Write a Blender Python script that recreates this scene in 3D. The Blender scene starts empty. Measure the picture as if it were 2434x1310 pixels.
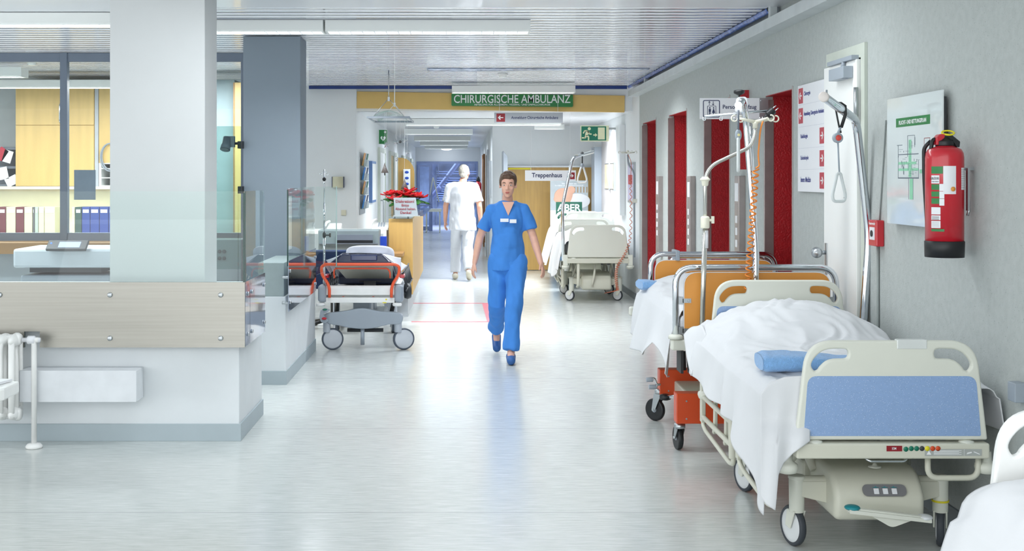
import bpy, bmesh, math, random
from mathutils import Vector, Matrix, noise
R=math.radians; PI=math.pi
C=bpy.context.scene.collection
random.seed(7)
F=2900.0; H=1.65; VX=1101.0; VY=421.0      # focal length in px, eye height, vanishing point
# ------------------------------------------------------------ camera
cd=bpy.data.cameras.new('camera'); cam=bpy.data.objects.new('camera',cd); C.objects.link(cam)
cam.location=(0,0,H); cam.rotation_euler=(R(90),0,0)
cd.sensor_width=36; cd.lens=F/2434*36
cd.shift_x=(1217-VX)/2434; cd.shift_y=-(655-VY)/2434; cd.clip_end=200
bpy.context.scene.camera=cam
vs=bpy.context.scene.view_settings
vs.view_transform='Standard'; vs.look='None'; vs.gamma=1; vs.use_curve_mapping=False
vs.exposure=0.12
# ------------------------------------------------------------ world (even ambient fill, let in where the shell is left open behind the camera)
w=bpy.data.worlds.new('world'); bpy.context.scene.world=w; w.use_nodes=True
bg=w.node_tree.nodes['Background']; bg.inputs[0].default_value=(0.955,0.985,1.0,1); bg.inputs[1].default_value=2.25
# ------------------------------------------------------------ large lights: the ceiling luminaires' output, plus added fill
def area(name,loc,sx,sy,power,col=(0.93,0.97,1.0),rot=(0,0,0),spread=R(125)):
    l=bpy.data.lights.new(name,'AREA'); l.shape='RECTANGLE'; l.size=sx; l.size_y=sy; l.energy=power; l.color=col; l.spread=spread
    o=bpy.data.objects.new(name,l); C.objects.link(o); o.location=loc; o.rotation_euler=rot; return o
for i,(x,y,sx,p,sp_) in enumerate([(0.1,7.0,3.4,42,180),(-0.6,9.70,2.2,30,140),(-4.6,9.5,2.6,60,125),(0.5,13.2,2.4,95,146),(-2.4,13.4,1.6,60,180)]):  # the farthest pair is added fill, with no luminaire above it
    area('ceiling_lamp_and_fill',(x,y,2.775),sx,0.18,p,spread=R(sp_))
area('ceiling_lamp_and_fill',(0.65,16.05,2.72),1.6,0.14,16)
area('ceiling_lamp_and_fill',(1.2,18.9,2.42),2.0,0.14,125,spread=R(156))
for y in (22.5,26.5,30.2,34.0): area('ceiling_lamp_and_fill',(-0.46,y,2.40),1.1,0.14,21,(0.84,0.91,1.0),spread=R(180))
area('hall_fill',(-1.0,-1.6,0.5),9,1.4,60,(0.92,0.96,1.0),rot=(R(128),0,0),spread=R(180))  # fill light added behind the camera, aimed up to lift the ceiling
area('office_light_output',(-4.9,13.0,2.65),3.4,0.3,120,(1.0,0.98,0.95),spread=R(180))
area('under_cupboard_light',(-4.9,15.15,1.49),2.6,0.08,9,(1.0,0.96,0.86),spread=R(180))

# ------------------------------------------------------------ helpers
def S(px,py,Y): return Vector(((px-VX)/F*Y, Y, H-(py-VY)/F*Y))
XW=2.32
def onwall(px,py,X=XW):
    Y=X*F/(px-VX); return Vector((X,Y,H-(py-VY)/F*Y))
def lin(c):
    return tuple(((x/12.92) if x<=0.04045 else ((x+0.055)/1.055)**2.4) for x in c)
def hx(s):
    s=s.lstrip('#'); return lin(tuple(int(s[i:i+2],16)/255 for i in (0,2,4)))
MT={}
def mat(name,col,rough=0.5,metal=0.0,nscale=0,namp=0.06,bump=0,bscale=200,stretch=None,emis=0,coat=0,spec=0.5,bdist=0.002,sheen=0,trans=0):
    if name in MT: return MT[name]
    m=bpy.data.materials.new(name); m.use_nodes=True; nt=m.node_tree; b=nt.nodes['Principled BSDF']
    col=hx(col) if isinstance(col,str) else col
    b.inputs['Base Color'].default_value=(*col,1); b.inputs['Roughness'].default_value=rough; b.inputs['Metallic'].default_value=metal
    b.inputs['Specular IOR Level'].default_value=spec; b.inputs['Coat Weight'].default_value=coat
    b.inputs['Sheen Weight'].default_value=sheen; b.inputs['Transmission Weight'].default_value=trans
    tc=nt.nodes.new('ShaderNodeTexCoord'); mp=nt.nodes.new('ShaderNodeMapping'); nt.links.new(tc.outputs['Object'],mp.inputs[0])
    if stretch: mp.inputs['Scale'].default_value=stretch
    n=nt.nodes.new('ShaderNodeTexNoise'); n.inputs['Scale'].default_value=nscale or 6; n.inputs['Detail'].default_value=4
    nt.links.new(mp.outputs[0],n.inputs['Vector'])
    r=nt.nodes.new('ShaderNodeValToRGB'); r.color_ramp.elements[0].position=0.3; r.color_ramp.elements[1].position=0.7
    r.color_ramp.elements[0].color=(*[max(0,c*(1-namp)) for c in col],1); r.color_ramp.elements[1].color=(*[min(1,c*(1+namp)) for c in col],1)
    nt.links.new(n.outputs[0],r.inputs[0]); nt.links.new(r.outputs[0],b.inputs['Base Color'])
    if bump:
        n2=nt.nodes.new('ShaderNodeTexNoise'); n2.inputs['Scale'].default_value=bscale; n2.inputs['Detail'].default_value=3
        nt.links.new(mp.outputs[0],n2.inputs['Vector'])
        bp=nt.nodes.new('ShaderNodeBump'); bp.inputs['Strength'].default_value=bump; bp.inputs['Distance'].default_value=bdist
        nt.links.new(n2.outputs[0],bp.inputs['Height']); nt.links.new(bp.outputs[0],b.inputs['Normal'])
    if emis:
        b.inputs['Emission Color'].default_value=(*col,1); b.inputs['Emission Strength'].default_value=emis
    MT[name]=m; return m
def glass(name,tint,refl=1.0,rough=0.0):
    m=bpy.data.materials.new(name); m.use_nodes=True; nt=m.node_tree; nt.nodes.clear()
    o=nt.nodes.new('ShaderNodeOutputMaterial'); t=nt.nodes.new('ShaderNodeBsdfTransparent'); t.inputs[0].default_value=(*tint,1)
    g=nt.nodes.new('ShaderNodeBsdfGlossy'); g.inputs['Roughness'].default_value=rough
    fr=nt.nodes.new('ShaderNodeFresnel'); fr.inputs[0].default_value=1.5
    mu=nt.nodes.new('ShaderNodeMath'); mu.operation='MULTIPLY'; mu.use_clamp=True
    ge=nt.nodes.new('ShaderNodeNewGeometry'); sb=nt.nodes.new('ShaderNodeMath'); sb.operation='MULTIPLY_ADD'; sb.inputs[1].default_value=-refl; sb.inputs[2].default_value=refl
    nt.links.new(ge.outputs['Backfacing'],sb.inputs[0]); nt.links.new(sb.outputs[0],mu.inputs[1])
    mx=nt.nodes.new('ShaderNodeMixShader')
    nt.links.new(fr.outputs[0],mu.inputs[0]); nt.links.new(mu.outputs[0],mx.inputs[0]); nt.links.new(t.outputs[0],mx.inputs[1]); nt.links.new(g.outputs[0],mx.inputs[2]); nt.links.new(mx.outputs[0],o.inputs[0])
    MT[name]=m; return m

WL={}
class M:
    def __init__(s): s.v=[]; s.f=[]; s.mi=[]; s.sm=[]; s.br=[]
    def cut(s): s.br.append((len(s.v),len(s.f))); return s
    def add(s,v,f,m=0,sm=False):
        n=len(s.v); s.v+= [Vector(p) for p in v]; s.f+= [tuple(i+n for i in q) for q in f]; s.mi+=[m]*len(f)
        s.sm+= (list(sm) if isinstance(sm,(list,tuple)) else [sm]*len(f)); return s
    def box(s,x0,x1,y0,y1,z0,z1,m=0,T=None):
        if x0>x1:x0,x1=x1,x0
        if y0>y1:y0,y1=y1,y0
        if z0>z1:z0,z1=z1,z0
        if T is None and min(x1-x0,y1-y0,z1-z0)>0.004:
            e=0.00012*((len(s.f)//6)%7); x0-=e;x1+=e;y0-=e;y1+=e;z0-=e*(z0>0.0005);z1+=e
        v=[Vector(p) for p in ((x0,y0,z0),(x1,y0,z0),(x1,y1,z0),(x0,y1,z0),(x0,y0,z1),(x1,y0,z1),(x1,y1,z1),(x0,y1,z1))]
        if T: v=[T@p for p in v]
        return s.add(v,[(0,3,2,1),(4,5,6,7),(0,1,5,4),(1,2,6,5),(2,3,7,6),(3,0,4,7)],m)
    def tube(s,pts,r,m=0,seg=10,closed=False,cap=True):
        pts=[Vector(p) for p in pts]; n=len(pts); rs=r if isinstance(r,(list,tuple)) else [r]*n
        t0=(pts[1]-pts[0]).normalized(); up=Vector((0,0,1)) if abs(t0.z)<0.9 else Vector((1,0,0))
        a=t0.cross(up).normalized(); V=[]
        for i in range(n):
            if closed: t=(pts[(i+1)%n]-pts[i-1])
            else: t=(pts[min(i+1,n-1)]-pts[max(i-1,0)])
            if t.length<1e-9: t=t0
            t=t.normalized(); a=(a-t*a.dot(t)); a=a.normalized() if a.length>1e-6 else t.orthogonal().normalized(); b=t.cross(a)
            for k in range(seg):
                q=2*PI*k/seg; V.append(pts[i]+(a*math.cos(q)+b*math.sin(q))*rs[i])
        Fs=[]; sm=[]
        for i in range(n if closed else n-1):
            j=(i+1)%n
            for k in range(seg):
                l=(k+1)%seg; Fs.append((i*seg+k,i*seg+l,j*seg+l,j*seg+k)); sm.append(True)
        if cap and not closed:
            Fs.append(tuple(range(seg-1,-1,-1))); sm.append(False); Fs.append(tuple((n-1)*seg+k for k in range(seg))); sm.append(False)
        return s.add(V,Fs,m,sm)
    def cyl(s,p0,p1,r0,r1=None,m=0,seg=20): return s.tube([p0,p1],[r0,r0 if r1 is None else r1],m,seg)
    def lathe(s,prof,p,axis=(0,0,1),m=0,seg=24):
        # prof: (radius, height) along axis from p ; sharp profile handled by duplicate points
        ax=Vector(axis).normalized(); a=ax.orthogonal().normalized(); b=ax.cross(a); p=Vector(p); V=[]; n=len(prof)
        for (r,h) in prof:
            for k in range(seg):
                q=2*PI*k/seg; V.append(p+ax*h+(a*math.cos(q)+b*math.sin(q))*max(r,1e-4))
        Fs=[(i*seg+k,i*seg+(k+1)%seg,(i+1)*seg+(k+1)%seg,(i+1)*seg+k) for i in range(n-1) for k in range(seg)]; sm=[True]*len(Fs)
        Fs+= [tuple(range(seg-1,-1,-1)),tuple((n-1)*seg+k for k in range(seg))]; sm+=[False,False]
        return s.add(V,Fs,m,sm)
    def ell(s,c,rx,ry,rz,m=0,nu=20,nv=12,T=None,pw=1.0):
        c=Vector(c); V=[]; 
        sg=lambda x: math.copysign(abs(x)**pw,x)
        for j in range(nv+1):
            th=PI*j/nv
            for i in range(nu):
                ph=2*PI*i/nu; d=Vector((rx*sg(math.sin(th))*sg(math.cos(ph)),ry*sg(math.sin(th))*sg(math.sin(ph)),rz*sg(math.cos(th))))
                V.append(c+((T@d) if T else d))
        return s.add(V,[(j*nu+i,(j+1)*nu+i,(j+1)*nu+(i+1)%nu,j*nu+(i+1)%nu) for j in range(nv) for i in range(nu)],m,True)
    def grid(s,fn,nu,nv,m=0,sm=True):
        V=[fn(i/nu,j/nv) for j in range(nv+1) for i in range(nu+1)]
        return s.add(V,[(j*(nu+1)+i,j*(nu+1)+i+1,(j+1)*(nu+1)+i+1,(j+1)*(nu+1)+i) for j in range(nv) for i in range(nu)],m,sm)
    def prism(s,poly,fr,d,m=0,sm=False):
        # poly 2D list, fr(u,v,w)->Vector, depth d
        n=len(poly); V=[fr(u,v,0) for u,v in poly]+[fr(u,v,d) for u,v in poly]
        return s.add(V,[tuple(range(n)),tuple(range(2*n-1,n-1,-1))]+[(i,i+n,(i+1)%n+n,(i+1)%n) for i in range(n)],m,[False,False]+[sm]*n)
    def mesh(s,me,fr,m=0,sm=False):
        return s.add([fr(*p.co) for p in me.vertices],[tuple(p.vertices) for p in me.polygons],m,[sm]*len(me.polygons))
    def obj(s,name,mats,parent=None,bevel=0,bseg=2,solid=0,sub=0,smooth=None,loc=None):
        mats=mats if isinstance(mats,(list,tuple)) else [mats]
        if s.br:
            res=[]; br=[(0,0)]+s.br+[(len(s.v),len(s.f))]
            for (v0,f0),(v1,f1) in zip(br,br[1:]):
                if f1<=f0: continue
                q=M(); q.v=s.v[v0:v1]; q.f=[tuple(i-v0 for i in ff) for ff in s.f[f0:f1]]; q.mi=s.mi[f0:f1]; q.sm=s.sm[f0:f1]
                res.append(q.obj(name,mats,parent,bevel,bseg,solid,sub,smooth,loc))
            return res[-1]
        me=bpy.data.meshes.new(name)
        if parent is not None: base=WL.get(parent.name,Vector((0,0,0)))
        elif loc is not None: base=Vector(loc)
        else:
            xs=[p.x for p in s.v]; ys=[p.y for p in s.v]; zs=[p.z for p in s.v]
            base=Vector(((min(xs)+max(xs))/2,(min(ys)+max(ys))/2,min(zs)))
        me.from_pydata([tuple(p-base) for p in s.v],[],s.f)
        me.polygons.foreach_set('material_index',s.mi)
        me.polygons.foreach_set('use_smooth',s.sm if smooth is None else [smooth]*len(s.f))
        for q in mats: me.materials.append(q)
        me.validate(); me.update()
        o=bpy.data.objects.new(name,me); C.objects.link(o)
        if parent is not None: o.parent=parent
        else: o.location=base
        WL[o.name]=base
        if bevel:
            b=o.modifiers.new('bevel','BEVEL'); b.width=bevel; b.segments=bseg; b.limit_method='ANGLE'; b.angle_limit=R(38)
        if solid:
            b=o.modifiers.new('thickness','SOLIDIFY'); b.thickness=solid; b.offset=0
        if sub:
            b=o.modifiers.new('subdivision','SUBSURF'); b.levels=sub; b.render_levels=sub
        return o
def tag(o,label,cat=None,group=None,kind=None):
    if label: o['label']=label
    if cat: o['category']=cat
    if group: o['group']=group
    if kind: o['kind']=kind
    return o
def thing(name,label,cat,loc=(0,0,0),group=None):
    o=bpy.data.objects.new(name,None); C.objects.link(o); o.location=loc; o.empty_display_size=0.1; WL[o.name]=Vector(loc)
    return tag(o,label,cat,group)
def struct(o): o['kind']='structure'; return o
def copy_tree(o,parent=None):
    c=o.copy(); C.objects.link(c); c.parent=parent
    for ch in list(o.children): copy_tree(ch,c)
    return c
def fillet(pts,r,n=6,closed=False):
    pts=[Vector(p) for p in pts]; out=[]; N=len(pts)
    rs=r if isinstance(r,(list,tuple)) else [r]*N
    for i,p in enumerate(pts):
        if (not closed and i in (0,N-1)) or rs[i]<=0: out.append(p); continue
        a=(pts[i-1]-p); b=(pts[(i+1)%N]-p); d=min(rs[i],a.length*0.49,b.length*0.49)
        A=p+a.normalized()*d; B=p+b.normalized()*d
        for k in range(n+1):
            t=k/n; out.append(A*(1-t)**2+p*2*t*(1-t)+B*t*t)
    return out
def f2(pts,r,n=6): return [(q.x,q.y) for q in fillet([(a,b,0) for a,b in pts],r,n,True)]
def catmull(pts,n=5,closed=True):
    P=[Vector(p) for p in pts]; out=[]; N=len(P)
    for i in range(N if closed else N-1):
        if closed: a,b,c,d=P[i-1],P[i],P[(i+1)%N],P[(i+2)%N]
        else: a,b,c,d=P[max(i-1,0)],P[i],P[i+1],P[min(i+2,N-1)]
        for k in range(n):
            t=k/n; out.append(0.5*((2*b)+(c-a)*t+(2*a-5*b+4*c-d)*t*t+(3*b-a-3*c+d)*t**3))
    if not closed: out.append(P[-1])
    return out
def from_curve(cu):
    o=bpy.data.objects.new('tmp',cu); C.objects.link(o); bpy.context.view_layer.update()
    me=bpy.data.meshes.new_from_object(o.evaluated_get(bpy.context.evaluated_depsgraph_get()))
    bpy.data.objects.remove(o); return me
def plate(polys,depth,bevel=0.0,bseg=2):
    """flat board with holes in XY, thickness along Z; polys: list of 2D point lists (first = outline)"""
    cu=bpy.data.curves.new('tmp','CURVE'); cu.dimensions='2D'; cu.fill_mode='BOTH'; cu.extrude=depth/2-bevel; cu.bevel_depth=bevel; cu.bevel_resolution=bseg; cu.offset=-bevel
    for p in polys:
        sp=cu.splines.new('POLY'); sp.points.add(len(p)-1); sp.use_cyclic_u=True
        for i,q in enumerate(p): sp.points[i].co=(q[0],q[1],0,1)
    return from_curve(cu)
TX={}
def textmesh(body,bold=0,align='LEFT',ext=0.004):
    k=(body,bold,align,ext)
    if k in TX: return TX[k]
    cu=bpy.data.curves.new('tmp','FONT'); cu.body=body; cu.size=1; cu.extrude=ext; cu.offset=bold; cu.align_x=align; cu.resolution_u=3
    TX[k]=from_curve(cu); return TX[k]
def XF(ox,oy,oz,ux,uy,uz):   # frames: u,v,w -> world
    o=Vector((ox,oy,oz)); 
    return o
def front(x,z,y,su=1,sv=None):   # faces the camera (-Y)
    sv=su if sv is None else sv
    return lambda u,v,w=0: Vector((x+u*su, y-w*su, z+v*sv))
def wallf(y,z,x=XW,su=1,sv=None):  # on right wall, faces -X; reading direction towards -Y
    sv=su if sv is None else sv
    return lambda u,v,w=0: Vector((x-w*su, y-u*su, z+v*sv))
def txt(mb,body,kind,box,m=0,bold=0.0,fitw=True,align='c',depth=0.0):
    """write text into box=(a0,a1,z0,z1,plane); kind 'f' (a=x) or 'w' (a=y, from far to near)"""
    me=textmesh(body,bold); xs=[v.co.x for v in me.vertices]; ys=[v.co.y for v in me.vertices]
    if not xs: return
    x0,x1,y0,y1=min(xs),max(xs),min(ys),max(ys); a0,a1,z0,z1,pl=box
    sv=(z1-z0)/(y1-y0); su=abs(a1-a0)/(x1-x0) if fitw else sv
    for vv in (0,):
        if kind=='f': fr=lambda u,v,w_: Vector((a0+(u-x0)*su, pl-0.0006-(w_+0.004)*0.08, z0+(v-y0)*sv))
        else: fr=lambda u,v,w_: Vector((pl-0.0006-(w_+0.004)*0.08, a0-(u-x0)*su, z0+(v-y0)*sv))
        mb.mesh(me,fr,m)
def quad_f(mb,x0,x1,z0,z1,y,m=0,t=0.0012): mb.box(x0,x1,y-t,y,z0,z1,m)
def wob(x,y,z,s=1.0): return noise.noise(Vector((x*s,y*s,z*s)))
# ============================================================ materials
WHITE=mat('white_paint','E4E8EA',0.55,nscale=1.2,namp=0.02,bump=0.15,bscale=60)
WALLW=mat('white_plaster','E2E6E8',0.7,nscale=2,namp=0.02,bump=0.35,bscale=90)
PILL=mat('pillar_paint','CBCECF',0.6,nscale=3,namp=0.015,bump=0.1,bscale=150)
PILLG=mat('grey_pillar_paint','828E99',0.6,nscale=3,namp=0.02,bump=0.1,bscale=150)
COUNTW=mat('painted_concrete_counter','DADFE2',0.6,nscale=4,namp=0.03,bump=0.2,bscale=30)
SKIRT=mat('grey_skirting','A9B6BC',0.5,nscale=5,namp=0.03)
CONC=mat('grey_concrete','B0B6B4',0.75,nscale=25,namp=0.05,bump=0.5,bscale=110,bdist=0.004)
RED=mat('red_stucco','A8121C',0.42,nscale=30,namp=0.08,bump=0.9,bscale=80,bdist=0.006)
STEEL=mat('brushed_steel','96948D',0.33,1.0,nscale=2,namp=0.06,bump=0.12,bscale=60,stretch=(0.6,0.6,40))
CHROME=mat('chrome','D5DADF',0.08,1.0,namp=0.01)
MIRR=mat('polished_steel','C4CBDC',0.06,1.0,namp=0.02,bump=0.05,bscale=4,bdist=0.01)
ALU=mat('aluminium','B4B9BC',0.35,1.0,namp=0.03)
JAMB=mat('stainless_jamb','A8A09E',0.38,0.85,nscale=8,namp=0.08)
SLAT=mat('ceiling_slat_enamel','EDF0F6',0.22,0.0,nscale=1.5,namp=0.02,stretch=(0.3,4,1),coat=1.0,spec=1.0)
PLAIN=mat('ceiling_panel_enamel','E2E4E8',0.35,nscale=1,namp=0.02,coat=0.2)
BLUEF=mat('blue_foil','12367E',0.35,nscale=6,namp=0.15,bump=0.4,bscale=20)
FRAME=mat('grey_blue_frame','6F7B8C',0.45,namp=0.03)
WOODY=mat('yellow_beech_laminate','DDBC78',0.4,nscale=3,namp=0.06,stretch=(6,6,0.5))
WOODO=mat('beech_veneer','BF9A58',0.4,nscale=3,namp=0.08,stretch=(8,8,0.6))
WOODB=mat('brown_wood_edge','9C7648',0.5,nscale=3,namp=0.1,stretch=(1,8,8))
LAMPW=mat('lamp_enamel','E9ECEA',0.4,namp=0.01)
LOUV=mat('louvre_white','F2F4F6',0.3,namp=0.01)
TUBEL=mat('lit_tube',(0.92,0.96,1.0),0.5,emis=7)
GREENS=mat('sign_green','1B7A3A',0.35,nscale=3,namp=0.12,stretch=(0.5,1,18))
GREENP=mat('poster_green','2A6F5A',0.5)
GREENE=mat('exit_green','12755C',0.4)
LUM=mat('luminescent_cream','E9EAC4',0.5)
CREAM=mat('letter_white','EDEFF0',0.5)
NAVY=mat('navy_ink','1B2A55',0.5)
DKRED=mat('dark_red_field','8C1824',0.4)
PINKR=mat('arrow_red','B52A3E',0.4)
SIGNG=mat('sign_silver','A9AEB5',0.35,namp=0.02)
SIGNW=mat('sign_white','E6E8EC',0.35,namp=0.01)
BLACK=mat('black_plastic','16181B',0.45,namp=0.1)
RUBBER=mat('grey_rubber','3B4047',0.6,namp=0.05)
DARK=mat('dark_grey','3A3D40',0.5)
GREYP=mat('grey_plastic','9AA4AE',0.45,namp=0.02)
GREYD=mat('slate_grey_plastic','6E7681',0.45)
BEDW=mat('bed_plastic_offwhite','D9DBD0',0.38,nscale=4,namp=0.015)
BEDG=mat('bed_frame_putty','CFCFC0',0.42,namp=0.02)
BEDWW=mat('bed_plastic_white','EDEEEC',0.35)
WHEELW=mat('wheel_disc_white','D8DBDD',0.4)
SHEET=mat('white_linen','D9DBDE',0.85,nscale=8,namp=0.01,bump=0.15,bscale=400,sheen=0.1)
PAPER=mat('paper_cover','DDE0EA',0.8,bump=0.2,bscale=40)
TOWEL=mat('blue_towel','7FAEE0',0.95,nscale=60,namp=0.08,bump=0.9,bscale=170,sheen=0.4,bdist=0.006)
PANELB=mat('speckled_blue_laminate','8BA7D0',0.45,nscale=90,namp=0.03)
def speck(m,sc,thr,c,fac=0.5):
    nt=m.node_tree; b=nt.nodes['Principled BSDF']; L=nt.links.new; src=b.inputs['Base Color'].links[0].from_socket
    tc=nt.nodes.new('ShaderNodeTexCoord'); v=nt.nodes.new('ShaderNodeTexVoronoi'); v.inputs['Scale'].default_value=sc; L(tc.outputs['Object'],v.inputs['Vector'])
    lt=nt.nodes.new('ShaderNodeMath'); lt.operation='LESS_THAN'; lt.inputs[1].default_value=thr; L(v.outputs['Distance'],lt.inputs[0])
    mu=nt.nodes.new('ShaderNodeMath'); mu.operation='MULTIPLY'; mu.inputs[1].default_value=fac; L(lt.outputs[0],mu.inputs[0])
    mx=nt.nodes.new('ShaderNodeMix'); mx.data_type='RGBA'; L(mu.outputs[0],mx.inputs[0]); L(src,mx.inputs[6]); mx.inputs[7].default_value=(*hx(c),1); L(mx.outputs[2],b.inputs['Base Color'])
speck(PANELB,130,0.17,'DCE6F2',0.6); speck(PANELB,95,0.12,'4E6A92',0.5)
speck(CONC,75,0.13,'7F8785',0.55); speck(CONC,33,0.09,'6E7674',0.5)
ORANGE=mat('orange_laminate','E29A45',0.4,nscale=2,namp=0.05)
ORRED=mat('orange_enamel','CF4A1E',0.35,nscale=2,namp=0.06)
ORTUBE=mat('orange_tube','F0592B',0.3,coat=0.3)
ORCAB=mat('orange_cable','E88A32',0.4)
REDP=mat('red_enamel','C31B2B',0.28,coat=0.4,namp=0.03)
YEL=mat('yellow_plastic','E6D92A',0.4)
TEAL=mat('teal_plastic','1E8791',0.4)
NAVYV=mat('navy_vinyl','1F2A4A',0.25,coat=0.2)
SCRUB=mat('scrub_blue','3F84D4',0.85,nscale=8,namp=0.06,bump=0.3,bscale=120)
WCLOTH=mat('white_uniform','D2D4DA',0.85,nscale=8,namp=0.02,bump=0.2,bscale=120)
SKIN=mat('skin','E0AD97',0.5,nscale=20,namp=0.04)
SKIN2=mat('skin_ruddy','DDA58C',0.5,nscale=20,namp=0.04)
HAIRB=mat('brown_hair','5A4232',0.6,nscale=60,namp=0.25,bump=0.6,bscale=80,stretch=(1,1,0.2))
HAIRG=mat('grey_hair','A9A49B',0.6,nscale=60,namp=0.12,bump=0.6,bscale=80,stretch=(1,1,0.2))
LEAFR=mat('red_bract','C81822',0.5,nscale=30,namp=0.2)
LEAFG=mat('green_leaf','2E6B2C',0.5,nscale=30,namp=0.2)
GLS=glass('clear_glass',(0.95,0.985,0.975))
GLT=glass('teal_tinted_glass',(0.70,0.80,0.78),0.9)
GLD=glass('office_glass',(0.95,0.98,0.98),0.6)
GLF=glass('frosted_acrylic',(0.80,0.88,0.86),1.0,0.25)
GEDGE=mat('glass_edge_green','0E3A33',0.2)
DOORW=mat('door_white','EEF0EE',0.4,namp=0.01)
DOORG=mat('door_grey','B7BDC3',0.4)
FRG=mat('door_frame_greenish','C6CDC2',0.45)
# floor: streaky vinyl
def floor_mat():
    m=bpy.data.materials.new('streaky_vinyl'); m.use_nodes=True; nt=m.node_tree; b=nt.nodes['Principled BSDF']; L=nt.links.new
    tc=nt.nodes.new('ShaderNodeTexCoord'); mp=nt.nodes.new('ShaderNodeMapping'); mp.inputs['Scale'].default_value=(3,26,1); L(tc.outputs['Object'],mp.inputs[0])
    n=nt.nodes.new('ShaderNodeTexNoise'); n.inputs['Scale'].default_value=2.2; n.inputs['Detail'].default_value=7; n.inputs['Roughness'].default_value=0.65; L(mp.outputs[0],n.inputs['Vector'])
    r=nt.nodes.new('ShaderNodeValToRGB'); r.color_ramp.elements[0].position=0.32; r.color_ramp.elements[1].position=0.68
    r.color_ramp.elements[0].color=(*hx('BFC4C1'),1); r.color_ramp.elements[1].color=(*hx('D8DCDA'),1); L(n.outputs[0],r.inputs[0])
    n3=nt.nodes.new('ShaderNodeTexNoise'); n3.inputs['Scale'].default_value=0.5; L(tc.outputs['Object'],n3.inputs['Vector'])
    # seams between the vinyl sheets, running across the corridor
    sp=nt.nodes.new('ShaderNodeSeparateXYZ'); L(tc.outputs['Object'],sp.inputs[0])
    md=nt.nodes.new('ShaderNodeMath'); md.operation='PINGPONG'; md.inputs[1].default_value=1.0; L(sp.outputs[1],md.inputs[0])
    lt=nt.nodes.new('ShaderNodeMath'); lt.operation='LESS_THAN'; lt.inputs[1].default_value=0.003; L(md.outputs[0],lt.inputs[0])
    mx=nt.nodes.new('ShaderNodeMix'); mx.data_type='RGBA'; L(lt.outputs[0],mx.inputs[0]); L(r.outputs[0],mx.inputs[6]); mx.inputs[7].default_value=(*hx('9FA5A3'),1)
    L(mx.outputs[2],b.inputs['Base Color'])
    mr=nt.nodes.new('ShaderNodeMapRange'); mr.inputs[3].default_value=0.17; mr.inputs[4].default_value=0.30; L(n.outputs[0],mr.inputs[0]); L(mr.outputs[0],b.inputs['Roughness'])
    bp=nt.nodes.new('ShaderNodeBump'); bp.inputs['Strength'].default_value=0.12; bp.inputs['Distance'].default_value=0.002
    mp2=nt.nodes.new('ShaderNodeMapping'); mp2.inputs['Scale'].default_value=(1.5,14,1); L(tc.outputs['Object'],mp2.inputs[0])
    n2=nt.nodes.new('ShaderNodeTexNoise'); n2.inputs['Scale'].default_value=3; L(mp2.outputs[0],n2.inputs['Vector']); L(n2.outputs[0],bp.inputs['Height']); L(bp.outputs[0],b.inputs['Normal'])
    b.inputs['Specular IOR Level'].default_value=0.75; b.inputs['Coat Weight'].default_value=0.3; b.inputs['Coat Roughness'].default_value=0.15
    return m
FLOOR=floor_mat()
# ============================================================ structure
ZC=2.895; ZC2=2.555
m=M(); m.box(-9,3.2,-1,39,-0.1,0); struct(m.obj('floor',FLOOR,loc=(0,0,0)))
# right wall, concrete with four lift openings
m=M(); D=0.5; XO=XW+D
ops=[(8.59,9.36,2.272),(10.61,11.71,2.345),(12.65,13.76,2.345),(14.66,15.76,2.345)]
y=-1.0
for a,b,zt in ops:
    m.box(XW,XO,y,a,0,3.05); m.box(XW,XO,a,b,zt,3.05); y=b
m.box(XW,XO,y,16.06,0,3.05)
struct(m.obj('wall_right',CONC,loc=(XW,8,0)))
m=M(); m.box(XW,XO,16.06,21.6,0,3.05); struct(m.obj('wall_right_white',WALLW))
for i,(a,b,zt) in enumerate(ops):
    m=M(); m.box(XW+0.055,XO-0.05,b-0.006,b+0.0,0,zt,0); m.box(XW+0.002,XO-0.05,a,b,zt-0.006,zt,0); m.box(XW+0.01,XO-0.05,a,a+0.006,0,zt,0)
    struct(m.obj('trim_%d'%(i+1),RED))
    m=M(); m.box(XW-0.012,XW+0.06,b-0.012,b+0.012,0,zt-0.03); m.box(XW-0.006,XW+0.03,a-0.012,a+0.004,0,zt+0.02)
    struct(m.obj('trim_%d'%(i+5),JAMB,bevel=0.002))
    m=M(); m.box(XO-0.06,XO-0.02,a,(a+b)/2-0.003,0,zt-0.1); m.box(XO-0.06,XO-0.02,(a+b)/2+0.003,b,0,zt-0.1); m.box(XO-0.05,XO-0.01,a,b,zt-0.1,zt)
    struct(m.obj('door_%d'%(i+1),STEEL))
m=M(); m.box(XW-0.012,XW,-1,8.55,0,0.09)
for (a,b) in ((9.38,10.58),(11.74,12.62),(13.79,14.63),(15.8,21.6)): m.box(XW-0.012,XW,a,b,0,0.09)
struct(m.obj('baseboard_right',mat('baseboard_dark','7E868A',0.5),loc=(XW,8,0)))
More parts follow.
